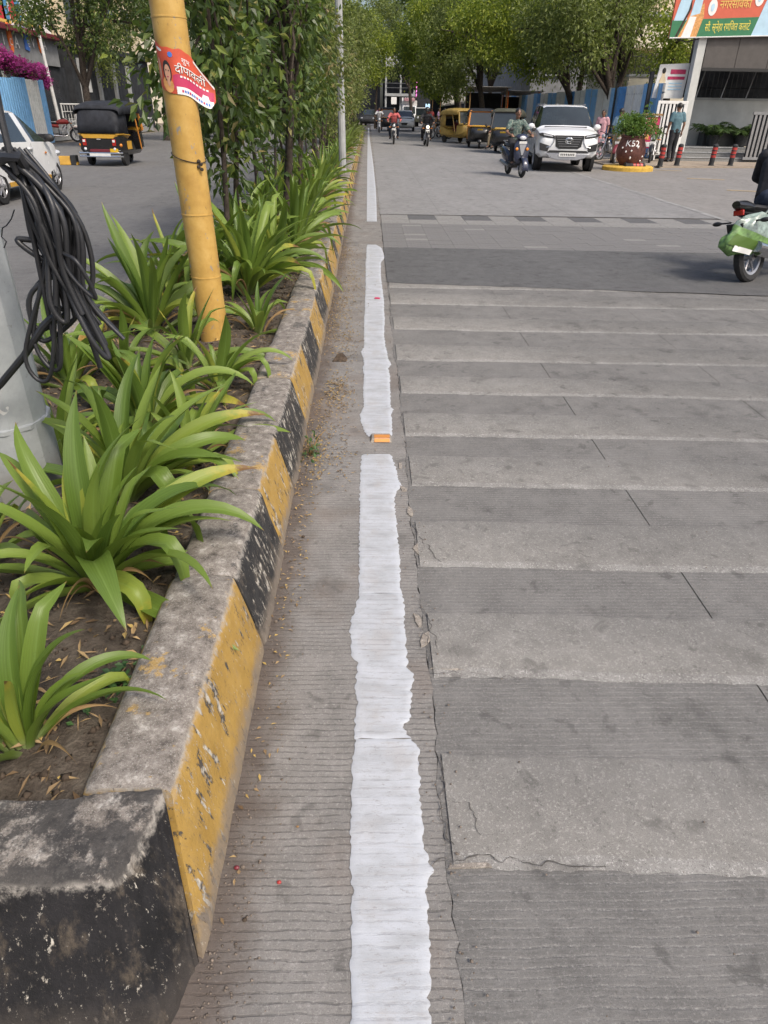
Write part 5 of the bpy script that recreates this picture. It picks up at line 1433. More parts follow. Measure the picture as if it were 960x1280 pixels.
# planter
x, y = at(786, 213)
isl = MB(); isl.lathe((0, 0, 0), [(.80, -.02), (.80, .10), (.75, .135), (0, .14)], 28); o = isl.build('traffic_island', 'yellow_kerb'); o.location = (x - .02, y + .12, 0); tag(o, 'round yellow painted concrete island under the maroon planter', 'traffic island')
pt = thing('planter', 'big round maroon planter with white paint marks and a bushy shrub', 'planter', (x, y + .12, .14))
b = MB(); b.lathe((0, 0, 0), [(0, 0), (.28, 0), (.40, .16), (.455, .36), (.44, .56), (.36, .76), (.35, .80), (.38, .82), (.38, .85), (.33, .85), (.31, .78), (0, .76)], 26); b.build('pot', 'terracotta', pt)
def potmap(a, c, d):
    ang = -PI / 2 + a / .45; r_ = .46 if c < .5 else .43; z = c
    r_ = float(np.interp(z, (.0, .16, .36, .56, .76), (.28, .40, .455, .44, .36))) + .006
    return (r_ * math.cos(ang), r_ * math.sin(ang), z)
text_mesh('pot_lettering', 'K52', .26, 'print_white', lambda a, c, d: potmap(a * 1.1 - .36, c * .9 + .56, d), pt)
for k in range(9):
    a = random.uniform(-2.6, -.5); z = random.uniform(.15, .6); r_ = float(np.interp(z, (.0, .16, .36, .56, .76), (.28, .40, .455, .44, .36))); b = MB(); b.ell((r_ * math.cos(a), r_ * math.sin(a), z), (.028, .028, .03), 8, 5); b.build('paint_spot', 'print_white', pt)
C = [(random.gauss(0, .22), random.gauss(0, .2), 1.08 + random.uniform(-.15, .25)) for _ in range(26)] + [(.3, 0, 1.5), (.32, 0, 1.7), (-.1, 0, 1.45)]
P, D = clumped(C, [.2] * 26 + [.08] * 3, 5200); V, Fc = leaf_cloud(P, .075, .04, .05, .2, dirs=D); link('foliage', npmesh('foliage', V, Fc, 'potleaf'), pt)
b = MB()
for k in range(6): b.tube([(random.gauss(0, .06), random.gauss(0, .06), .75), (random.gauss(0, .2), random.gauss(0, .2), 1.2)], [.02, .008], 5)
b.build('stem', 'bark', pt)
# potted palms
for px, lab in ((890, 'potted palm on the steps in front of the white wall, left one'), (925, 'potted palm on the steps in front of the white wall, right one')):
    x, z = aty(px, 176, 32.2); t = thing('potted_palm', lab, 'plant', (x, 32.2, .46), 0, 'potted palms by the wall')
    b = MB(); b.lathe((0, 0, 0), [(0, 0), (.2, 0), (.27, .38), (.29, .42), (.25, .42), (0, .36)], 16); b.build('pot', 'pot_black', t)
    for f in range(11):
        a = f * 2.4; e = random.uniform(.7, 1.3); L = random.uniform(.8, 1.2); pts = []
        for k in range(8):
            u = k / 7; el = e - u * 1.5; pts.append(Vector((math.cos(a) * (u * L * .75), math.sin(a) * (u * L * .75), .4 + L * (u * math.sin(e) - .55 * u * u))))
        P = []; Dd = []
        for k in range(7):
            for q in range(9):
                u = (k + q / 9) / 7; p = pts[min(6, int(u * 7))].lerp(pts[min(7, int(u * 7) + 1)], u * 7 - int(u * 7)); P.append(p); s = 1 if q % 2 else -1; Dd.append((-math.sin(a) * s + math.cos(a) * .5, math.cos(a) * s + math.sin(a) * .5, -.25))
        V, Fc = leaf_cloud(np.array(P), .30, .05, .15, .1, dirs=np.array(Dd) * 2); fo = link('frond', npmesh('frond', V, Fc, 'palm'), t)
        b = MB(); b.tube(pts, [.012] * 4 + [.006] * 4, 5); b.build('frond_stalk', 'palm', fo)

# roadside stalls under the trees
def stall(x, y, w, d, h, mat, lab, pm='wood'):
    t = thing('stall', lab, 'stall', (x, y, 0), 0, 'stalls under the right-hand trees')
    for sx in (0, w):
        for sy in (0, d): b = MB(); b.tube([(sx, sy, 0), (sx, sy, h - (.2 if sy else 0))], .045, 6); b.build('post', pm, t)
    b = MB(); b.grid(lambda u, v: (-.3 + (w + .6) * u, -.4 + (d + .6) * v, h + .05 - .25 * v + .06 * math.sin(u * 9) * math.sin(v * 3)), 10, 4); o = b.build('roof_sheet', mat, t); sm = o.modifiers.new('s', 'SOLIDIFY'); sm.thickness = .03
    bx('counter', 'wood', t, .1, w - .1, .3, .9, 0, .95); bx('back_cloth', 'wall_dark', t, 0, w, d - .03, d + .02, 0, h - .3)
    return t
stall(5.9, 74, 2.6, 2.5, 3.1, 'tarp_blue', 'far stall under a bluish tarpaulin beside the lit panel')
stall(7.2, 57, 2.6, 2.2, 3.0, 'tarp_grey', 'stall with a pale tin sheet roof behind the parked rickshaws')
stall(10.0, 57.5, 2.2, 2.2, 2.8, 'tarp_grey', 'stall with an orange cloth post beside the fence end', 'sign_orange')
hc = thing('hanging_cloth', 'white cloth hung out between the stalls', 'cloth', (6.55, 62, 1.6)); b = MB(); b.grid(lambda u, v: (-.9 + 1.8 * u, .08 * math.sin(u * 11), .2 + 1.1 * v + .25 * u), 16, 6); o = b.build('cloth_sheet', 'cloth_white', hc); sm = o.modifiers.new('s', 'SOLIDIFY'); sm.thickness = .02
b = MB(); b.tube([(-1.0, 0, -1.6), (-1.0, 0, 1.5)], .03, 6); b.tube([(1.0, 0, -1.6), (1.0, 0, 1.6)], .03, 6); b.tube([(-1, 0, 1.38), (1, 0, 1.58)], .012, 5); b.build('cloth_frame', 'wood', hc)

# ================================================================== PEOPLE
def remesh(name, b, mat, parent, vox, smooth=2):
    o = b.build(name, mat, None, True)
    md = o.modifiers.new('r', 'REMESH'); md.mode = 'VOXEL'; md.voxel_size = vox; md.use_smooth_shade = True
    if smooth: sm = o.modifiers.new('s', 'SMOOTH'); sm.iterations = smooth; sm.factor = .5
    dg = bpy.context.evaluated_depsgraph_get(); dg.update()
    me = bpy.data.meshes.new_from_object(o.evaluated_get(dg)); me.name = name
    o.modifiers.clear(); old = o.data; o.data = me; bpy.data.meshes.remove(old)
    if parent is not None: o.parent = parent
    return o
POSES = {
 'stand': dict(pelvis=(0, 0, .93), chest=(0, .0, 1.24), neck=(0, 0, 1.44), head=(0, .03, 1.575), sho=(.175, 0, 1.39), elb=(.235, -.04, 1.12), wri=(.245, .04, .88), hip=(.085, 0, .91), kne=(.095, .02, .49), ank=(.10, -.02, .085), toe=(.115, .16, .03), hand=(0, .1, -1)),
 'bike': dict(pelvis=(0, -.24, .90), chest=(0, -.10, 1.22), neck=(0, -.03, 1.41), head=(0, .03, 1.545), sho=(.18, -.05, 1.36), elb=(.335, .10, 1.15), wri=(.32, .36, 1.04), hip=(.09, -.2, .87), kne=(.235, .18, .70), ank=(.20, -.02, .33), toe=(.22, .15, .27), hand=(-.2, 1, -.1)),
 'scooter': dict(pelvis=(0, -.28, .84), chest=(0, -.24, 1.16), neck=(0, -.2, 1.36), head=(0, -.16, 1.50), sho=(.185, -.2, 1.30), elb=(.32, -.03, 1.06), wri=(.30, .26, 1.00), hip=(.09, -.26, .82), kne=(.19, .14, .74), ank=(.16, .12, .34), toe=(.17, .30, .31), hand=(-.2, 1, 0)),
 'sit': dict(pelvis=(0, 0, .68), chest=(0, -.02, 1.0), neck=(0, .02, 1.2), head=(0, .07, 1.33), sho=(.17, 0, 1.15), elb=(.22, .10, .9), wri=(.14, .3, .8), hip=(.085, .02, .66), kne=(.12, .42, .66), ank=(.12, .45, .2), toe=(.13, .6, .14), hand=(0, 1, -.2)),
}
def person(label, pose, loc, rz, shirt, trousers, group=None, scale=1.0, detail=1, sleeves='short', hairlen=0, helmet=None, walk=0, skirt=False, lean=0):
    p = POSES[pose]; t = thing('person', label, 'person', loc, rz, group); t.scale = (scale,) * 3
    V = lambda k, s=1: Vector((p[k][0] * s, p[k][1], p[k][2]))
    J = {}
    for k in ('pelvis', 'chest', 'neck', 'head'): J[k] = V(k)
    for s, n in ((1, 'r'), (-1, 'l')):
        for k in ('sho', 'elb', 'wri', 'hip', 'kne', 'ank', 'toe'):
            J[k + n] = V(k, s)
            if walk and k in ('kne', 'ank', 'toe'): J[k + n].y += s * walk * (.4 if k == 'kne' else 1)
            if walk and k in ('wri', 'elb'): J[k + n].y -= s * walk * .5
    vox = .010 if detail == 2 else .014 if detail == 1 else .022
    hd = J['head']
    b = MB()
    b.tube([J['pelvis'], J['pelvis'].lerp(J['chest'], .5), J['chest'], J['neck']], [.10, .095, .10, .055], 12)
    b.tube([J['neck'] - Vector((0, 0, .06)), J['neck'], hd], [.062, .052, .05], 10)
    b.ell(hd + Vector((0, 0, .02)), (.074, .092, .108), 14, 10); b.ell(hd + Vector((0, .03, -.06)), (.05, .055, .05), 10, 8)
    b.tube([hd + Vector((0, .088, .03)), hd + Vector((0, .108, -.012)), hd + Vector((0, .088, -.018))], [.010, .016, .012], 6)
    for s, n in ((1, 'r'), (-1, 'l')):
        b.ell(hd + Vector((s * .076, -.005, .0)), (.012, .022, .03), 8, 6)
        b.ell(J['sho' + n], .066, 10, 8); b.tube([J['sho' + n], J['elb' + n], J['wri' + n]], [.052, .040, .027], 10); b.ell(J['elb' + n], .040, 8, 6)
        b.tube([J['hip' + n], J['kne' + n], J['ank' + n]], [.085, .058, .040], 10); b.ell(J['kne' + n], .058, 8, 6)
        b.tube([J['ank' + n], J['toe' + n]], [.042, .032], 8)
        d = Vector(p['hand']); d.x *= s if pose != 'stand' else 1; d.normalize(); w = J['wri' + n]; side = Vector((0, 1, 0)) if abs(d.z) > .7 else Vector((s, 0, 0)); nrm = d.cross(side)
        pm = w + d * .05; b.tube([w, pm + d * .035], [.026, .034], 8); b.ell(pm + d * .01, (.036, .036, .042), 8, 6)
        curl = Vector((-s * .6, 0, 0)) if abs(d.z) > .7 else Vector((0, 0, -1))
        if detail > 0:
            for q, (off, ln) in enumerate(((-.03, .062), (-.01, .074), (.011, .07), (.031, .055))):
                a = pm + d * .04 + side * off; e = a + d * ln * .5 + curl * .008; b.tube([a, e, e + d * ln * .25 + curl * ln * .45], [.0105, .0098, .0085], 6)
            a = w + d * .03 - side * .025; b.tube([a, a - side * .028 + d * .025, a - side * .03 + d * .055 + curl * .015], [.0125, .011, .0095], 6)
    body = remesh('body', b, 'skin', t, vox)
    # shirt
    b = MB(); lo = J['pelvis'] + Vector((0, 0, -.06 if pose == 'stand' else .0))
    R_ = [.148, .148, .145, .152, .075]
    for dx in (-.055, 0, .055): b.tube([lo + Vector((dx, 0, 0)), lo.lerp(J['chest'], .45) + Vector((dx, 0, 0)), J['chest'] + Vector((dx * 1.1, 0, .02)), J['neck'] + Vector((dx * .8, 0, -.05))], [.112, .112, .118, .075], 12)
    b.tube([J['neck'] - Vector((0, 0, .08)), J['neck'] + Vector((0, 0, .012))], [.085, .066], 12)
    for s, n in ((1, 'r'), (-1, 'l')):
        b.ell(J['sho' + n] + Vector((-s * .015, 0, -.005)), .082, 12, 8)
        if sleeves == 'short': b.tube([J['sho' + n], J['sho' + n].lerp(J['elb' + n], .82)], [.074, .068], 12)
        else: b.tube([J['sho' + n], J['elb' + n], J['elb' + n].lerp(J['wri' + n], .93)], [.076, .064, .048], 12); b.ell(J['elb' + n], .064, 8, 6)
        b.tube([J['sho' + n] + Vector((0, 0, -.03)), J['neck'] + Vector((0, 0, -.09))], [.075, .085], 10)
    remesh('shirt', b, shirt, t, vox * 1.3, 3)
    if skirt:
        b = MB(); b.tube([J['pelvis'] + Vector((0, 0, .05)), J['pelvis'] + Vector((0, 0, -.3)), Vector((J['pelvis'].x, J['pelvis'].y, .12))], [.15, .19, .26], 14); remesh('skirt', b, trousers, t, vox * 1.4, 2)
    else:
        b = MB(); b.ell(J['pelvis'], (.155, .125, .12), 12, 8)
        for s, n in ((1, 'r'), (-1, 'l')):
            b.tube([J['hip' + n] + Vector((0, 0, .03)), J['hip' + n].lerp(J['kne' + n], .5), J['kne' + n], J['kne' + n].lerp(J['ank' + n], .5), J['kne' + n].lerp(J['ank' + n], .96)], [.106, .09, .074, .066, .058], 12); b.ell(J['kne' + n], .074, 8, 6)
        remesh('trousers', b, trousers, t, vox * 1.3, 3)
    for s, n in ((1, 'r'), (-1, 'l')):
        b = MB(); d = (J['toe' + n] - J['ank' + n]); a = J['ank' + n] + Vector((0, 0, -.035)); b.tube([a - d * .22, a + d * .3, J['toe' + n] + d * .1], [.043, .046, .036], 10); b.ell(J['toe' + n] + d * .12, .036, 8, 6); b.build('shoe', 'dark_cloth', t)
    if helmet:
        b = MB(); b.ell(hd + Vector((0, -.005, .045)), (.125, .145, .135), 16, 10, zmin=-.55); b.build('helmet', helmet, t)
        b = MB(); b.ell(hd + Vector((0, .035, .02)), (.115, .115, .05), 14, 6); b.build('visor', 'glass', t)
    else:
        b = MB(); b.ell(hd + Vector((0, -.016, .042)), (.084, .098, .098), 16, 10, zmin=-.25, rot=(.28, 0, 0))
        if hairlen: b.tube([hd + Vector((0, -.07, .03)), hd + Vector((0, -.1, -.1)), hd + Vector((0, -.11, -.1 - hairlen))], [.07, .05, .03], 8)
        b.build('hair', 'hair', t)
        if detail > 0:
            for s in (-1, 1): b = MB(); b.ell(hd + Vector((s * .032, .082, .022)), (.013, .008, .008), 8, 5); b.build('eye', 'ink', t); b = MB(); b.box(hd + Vector((s * .032, .086, .042)), (.034, .008, .007)); b.build('eyebrow', 'hair', t)
            b = MB(); b.ell(hd + Vector((0, .083, -.048)), (.024, .008, .007), 8, 5); b.build('mouth', 'maroon', t)
    return t

# ================================================================== TWO-WHEELERS (front towards +Y)
def wheel(b_par, y, r, w, rim='alloy', spokes=6, x=0, name='wheel'):
    e = MB(); n = 22
    prof = [(r - .085, -w * .42), (r - .03, -w * .5), (r - .005, -w * .3), (r, 0), (r - .005, w * .3), (r - .03, w * .5), (r - .085, w * .42), (r - .085, -w * .42)]
    e.lathe((0, 0, 0), prof, n, 'x'); ty = e.build(name, 'rubber', b_par); ty.location = (x, y, r)
    e = MB(); e.lathe((0, 0, 0), [(r - .085, -w * .36), (r - .115, -w * .3), (r - .115, w * .3), (r - .085, w * .36)], n, 'x'); e.lathe((0, 0, 0), [(.0, -w * .5), (.05, -w * .5), (.05, w * .5), (0, w * .5)], 12, 'x')
    for k in range(spokes):
        a = 2 * PI * k / spokes; e.tube([(0, .04 * math.cos(a), .04 * math.sin(a)), (0, (r - .1) * math.cos(a), (r - .1) * math.sin(a))], [.018, .013], 6)
    e.build('rim', rim, ty); return ty
def motorcycle(label, loc, rz, colour, group=None, lit=False, cowl=True, plate=False):
    t = thing('motorcycle', label, 'motorcycle', loc, rz, group)
    wheel(t, .66, .30, .085); wheel(t, -.62, .30, .105)
    for s in (-1, 1):
        b = MB(); b.tube([(s * .085, .66, .30), (s * .085, .44, .86)], [.026, .021], 8); b.build('fork', 'steel', t)
        b = MB(); b.tube([(s * .07, -.62, .30), (s * .12, -.15, .36)], .02, 8); b.build('swing_arm', 'black_paint', t)
        b = MB(); b.tube([(s * .12, -.55, .32), (s * .13, -.42, .66)], .026, 8); b.build('shock_absorber', 'steel', t)
        b = MB(); b.tube([(s * .04, .40, .93), (s * .22, .40, .99), (s * .36, .30, .98)], .013, 8); b.tube([(s * .28, .33, .985), (s * .385, .285, .98)], .019, 8); h = b.build('handlebar', 'black_plastic', t)
        b = MB(); b.tube([(s * .25, .36, .99), (s * .31, .39, 1.17)], .007, 6); b.ell((s * .33, .40, 1.20), (.065, .018, .045), 12, 8); b.build('mirror', 'black_plastic', t)
        b = MB(); b.tube([(s * .09, .45, .79), (s * .2, .46, .79)], .010, 6); b.ell((s * .22, .47, .79), (.035, .032, .024), 10, 6); b.build('indicator', 'lamp_amber', t)
        b = MB(); b.tube([(s * .1, .05, .33), (s * .24, .05, .32)], .014, 6); b.build('foot_peg', 'rubber', t)
    b = MB(); b.grid(lambda u, v: ((v - .5) * .13 * (1 - .3 * abs(u - .5)), .66 + .335 * math.cos(R(10) + u * R(130)), .30 + .335 * math.sin(R(10) + u * R(130)) + .012 * (1 - (2 * v - 1) ** 2)), 14, 4); o = b.build('front_mudguard', colour, t); o.modifiers.new('s', 'SOLIDIFY').thickness = .008
    b = MB(); b.grid(lambda u, v: ((v - .5) * .15, -.62 - .35 * math.cos(R(20) + u * R(105)), .30 + .35 * math.sin(R(20) + u * R(105)) + .012 * (1 - (2 * v - 1) ** 2)), 14, 4); o = b.build('rear_mudguard', 'black_plastic', t); o.modifiers.new('s', 'SOLIDIFY').thickness = .008
    b = MB(); b.loft([[(.03 * math.cos(a), .42, .82 + .04 * math.sin(a)) for a in np.linspace(0, 2 * PI, 13)[:-1]]] + [[(w * math.cos(a), y, z + h * math.sin(a)) for a in np.linspace(0, 2 * PI, 13)[:-1]] for y, w, z, h in ((.36, .11, .84, .10), (.2, .145, .85, .115), (0, .135, .84, .10), (-.13, .09, .80, .07), (-.17, .04, .78, .04))]); b.build('tank', colour, t)
    b = MB(); b.loft([[(w * math.cos(a), y, z + h * math.sin(a)) for a in np.linspace(0, 2 * PI, 13)[:-1]] for y, w, z, h in ((-.10, .08, .79, .03), (-.2, .125, .785, .045), (-.45, .135, .80, .05), (-.75, .12, .84, .045), (-.84, .05, .85, .02))]); b.build('seat', 'black_plastic', t)
    b = MB(); b.loft([[(w * math.cos(a), y, z + h * math.sin(a)) for a in np.linspace(0, 2 * PI, 11)[:-1]] for y, w, z, h in ((-.08, .10, .66, .08), (-.3, .12, .69, .085), (-.7, .10, .76, .05), (-.93, .05, .80, .03))]); b.build('side_panel', colour, t)
    b = MB(); b.box((0, .08, .44), (.24, .36, .24)); b.tube([(0, .12, .5), (0, .26, .68)], [.10, .08], 10); b.tube([(-.15, .06, .38), (.15, .06, .38)], .10, 12); b.build('engine', 'steel', t, bevel=.02)
    b = MB(); b.tube([(.11, .26, .5), (.13, .3, .3), (.14, .1, .24), (.15, -.35, .27), (.16, -.75, .36)], [.02, .022, .025, .045, .05], 10); b.build('exhaust', 'chrome', t)
    b = MB(); b.tube([(0, .44, .86), (0, .3, .72), (0, .22, .3), (0, -.15, .3)], .024, 8); b.tube([(0, .42, .82), (0, -.2, .74), (0, -.85, .78)], .022, 8); b.build('frame', 'black_paint', t)
    if cowl:
        b = MB(); b.loft([[(w * math.cos(a), y, z + h * math.sin(a)) for a in np.linspace(0, 2 * PI, 13)[:-1]] for y, w, z, h in ((.40, .10, .90, .12), (.48, .125, .88, .13), (.55, .10, .86, .10), (.575, .04, .85, .05))]); b.build('headlamp_cowl', colour, t)
    b = MB(); b.ell((0, .555, .85), (.075, .035, .07), 14, 8); b.build('headlamp', 'bulb' if lit else 'lamp_glass', t)
    b = MB(); b.box((0, -.93, .8), (.12, .03, .06)); b.build('tail_lamp', 'lamp_red', t, bevel=.008)
    b = MB(); b.box((0, .60, .70), (.2, .006, .07)); b.build('number_plate', 'plate_white', t, False)
    return t
def scooter(label, loc, rz, colour, group=None):
    t = thing('scooter', label, 'scooter', loc, rz, group)
    wheel(t, .60, .225, .095, 'alloy', 5); wheel(t, -.62, .225, .10, 'alloy', 5)
    ring = lambda w, y, z, h, n=13: [(w * math.cos(a), y, z + h * math.sin(a)) for a in np.linspace(0, 2 * PI, n)[:-1]]
    b = MB(); b.loft([[(w * math.cos(a) * (1 if math.sin(a) > -.5 else .8), y + (.06 * (1 - math.cos(a) ** 2)), z) for a in np.linspace(0, 2 * PI, 15)[:-1]] for w, y, z in ((.10, .42, .34), (.19, .40, .42), (.22, .385, .62), (.20, .36, .80), (.12, .33, .92), (.06, .31, .96))]); b.build('front_apron', colour, t)
    b = MB(); b.prism([(-.02, .555), (.02, .555), (.05, .66), (.10, .82), (-.10, .82), (-.05, .66)], .448, .462, 'y'); b.build('apron_trim', 'silver_paint', t, False)
    b = MB(); b.loft([[(w * math.cos(a), y + .5 * h * 0, z + h * math.sin(a)) for a in np.linspace(0, 2 * PI, 13)[:-1]] for y, w, z, h in ((.20, .08, .98, .04), (.28, .17, 1.0, .07), (.37, .16, .99, .075), (.43, .09, .97, .05))]); b.build('handlebar_cowl', colour, t)
    b = MB(); b.ell((0, .425, .97), (.095, .035, .055), 14, 8); b.build('headlamp', 'lamp_glass', t)
    for s in (-1, 1):
        b = MB(); b.tube([(s * .14, .28, .99), (s * .36, .20, .99)], .018, 8); b.build('handle_grip', 'rubber', t)
        b = MB(); b.tube([(s * .24, .28, 1.0), (s * .29, .31, 1.16)], .007, 6); b.ell((s * .32, .32, 1.18), (.06, .016, .042), 12, 8); b.build('mirror', 'black_plastic', t)
        b = MB(); b.ell((s * .15, .435, .70), (.045, .02, .04), 10, 6); b.build('indicator', 'lamp_amber', t)
        b = MB(); b.loft([[(s * (.09 + w * (1 + math.cos(a)) * .5), y, z + h * math.sin(a)) for a in np.linspace(0, 2 * PI, 13)[:-1]] for y, w, z, h in ((-.12, .10, .45, .08), (-.25, .16, .5, .15), (-.55, .17, .55, .16), (-.8, .13, .64, .10), (-.92, .05, .68, .04))]); b.build('side_panel', colour, t)
        b = MB(); b.tube([(s * .22, -.3, .46), (s * .25, -.8, .60)], .012, 6); b.build('chrome_strip', 'chrome', t)
    b = MB(); b.box((0, .13, .31), (.34, .55, .05)); b.build('floorboard', 'black_plastic', t, bevel=.015)
    b = MB(); b.loft([ring(w, y, z, h) for y, w, z, h in ((-.08, .08, .70, .04), (-.18, .14, .735, .055), (-.5, .15, .75, .055), (-.82, .12, .78, .045), (-.88, .04, .78, .02))]); b.build('seat', 'black_plastic', t)
    b = MB(); b.grid(lambda u, v: ((v - .5) * .17, .60 + .27 * math.cos(R(-15) + u * R(170)), .225 + .27 * math.sin(R(-15) + u * R(170)) + .03 * (1 - (2 * v - 1) ** 2)), 16, 5); o = b.build('front_mudguard', colour, t); o.modifiers.new('s', 'SOLIDIFY').thickness = .01
    b = MB(); b.tube([(.14, -.2, .26), (.16, -.5, .28), (.17, -.82, .34)], [.03, .05, .055], 10); b.build('exhaust', 'steel', t)
    b = MB(); b.box((0, -.3, .3), (.2, .5, .2)); b.build('engine', 'black_paint', t, bevel=.03)
    b = MB(); b.box((0, .475, .86), (.22, .008, .06), (-.15, 0, 0)); b.build('number_plate', 'plate_white', t, False)
    b = MB(); b.tube([(.11, -.6, .8), (.12, -.9, .86), (-.12, -.9, .86), (-.11, -.6, .8)], .014, 8); b.build('grab_rail', 'steel', t)
    return t

# ================================================================== CARS (front towards +Y)
def car_body(t, st, colour, glass, segs=8):
    """st: rows (y, zb, zbelt, zroof, wb, wr); glass: list of (i0, i1, kind)"""
    rings = []
    for y, zb, zs, zr, wb, wr in st:
        g_ = zr - zs > .08
        h = [(0, zb), (wb * .86, zb), (wb * .985, zb + .10), (wb, zb + (zs - zb) * .45), (wb * .985, zb + (zs - zb) * .75), (wb * .955, zs)]
        h += [(wr, zr - .035), (wr * .86, zr), (0, zr + .012)] if g_ else [(wb * .90, zs + .015), (wb * .62, zr), (0, zr + .012)]
        rings.append([(x, y, z) for x, z in h] + [(-x, y, z) for x, z in h[-2:0:-1]])
    n = len(rings[0]); b = MB(); b.v = [p for r_ in rings for p in r_]; gl = {}
    for i in range(len(rings) - 1):
        for k in range(n):
            f = (i * n + k, i * n + (k + 1) % n, (i + 1) * n + (k + 1) % n, (i + 1) * n + k)
            kind = None
            for (i0, i1, kd) in glass:
                if i0 <= i < i1:
                    if kd == 'side' and k in (5, 10): kind = ('side_window', k)
                    if kd in ('wind', 'rear') and k in (6, 7, 8, 9): kind = ('windscreen' if kd == 'wind' else 'rear_window', 0)
            if kind: gl.setdefault((kind, i if kind[0] == 'side_window' else 0), []).append(f)
            else: b.f.append(f); b.mi.append(0)
    b.f.append(tuple(range(n - 1, -1, -1))); b.f.append(tuple(range((len(rings) - 1) * n, len(rings) * n))); b.mi += [0, 0]
    b.build('body', colour, t, True, 28)
    for (kind, i), fs in gl.items():
        us = sorted({v for f in fs for v in f}); ix = {v: j for j, v in enumerate(us)}; q = MB(); q.v = [b.v[v] for v in us]; q.f = [tuple(ix[v] for v in f) for f in fs]; q.mi = [0] * len(fs); o = q.build(kind[0], 'glass', t, True, 60)
    return rings
def car_wheel(t, x, y, r, w, s):
    e = MB(); e.lathe((0, 0, 0), [(r * .62, -w / 2), (r * .93, -w / 2), (r, -w * .3), (r, w * .3), (r * .93, w / 2), (r * .62, w / 2)], 28, 'x'); ty = e.build('wheel', 'rubber', t); ty.location = (x, y, r)
    e = MB(); e.lathe((0, 0, 0), [(r * .64, s * w * .46), (r * .6, s * w * .40), (r * .55, s * w * .2), (.0, s * w * .2)], 24, 'x'); e.build('rim_barrel', 'black_plastic', ty)
    e = MB(); e.lathe((0, 0, 0), [(r * .66, s * w * .44), (r * .65, s * w * .5), (r * .60, s * w * .5), (r * .58, s * w * .42)], 24, 'x')
    for k in range(5):
        a = 2 * PI * k / 5
        for da in (-.16, .16): e.tube([(s * w * .46, r * .10 * math.cos(a), r * .10 * math.sin(a)), (s * w * .47, r * .6 * math.cos(a + da), r * .6 * math.sin(a + da))], [r * .075, r * .055], 6)
    e.lathe((0, 0, 0), [(r * .16, s * w * .42), (r * .15, s * w * .52), (0, s * w * .53)], 12, 'x'); e.build('rim', 'alloy', ty)
    a = MB(); a.lathe((0, 0, 0), [(r * 1.0, s * w * .05), (r * 1.13, s * w * .05), (r * 1.13, s * (w * .5 - .03)), (r * 1.0, s * (w * .5 - .03))], 28, 'x'); o = a.build('wheel_arch', 'black_plastic', t); o.location = (x, y, r)
    return ty

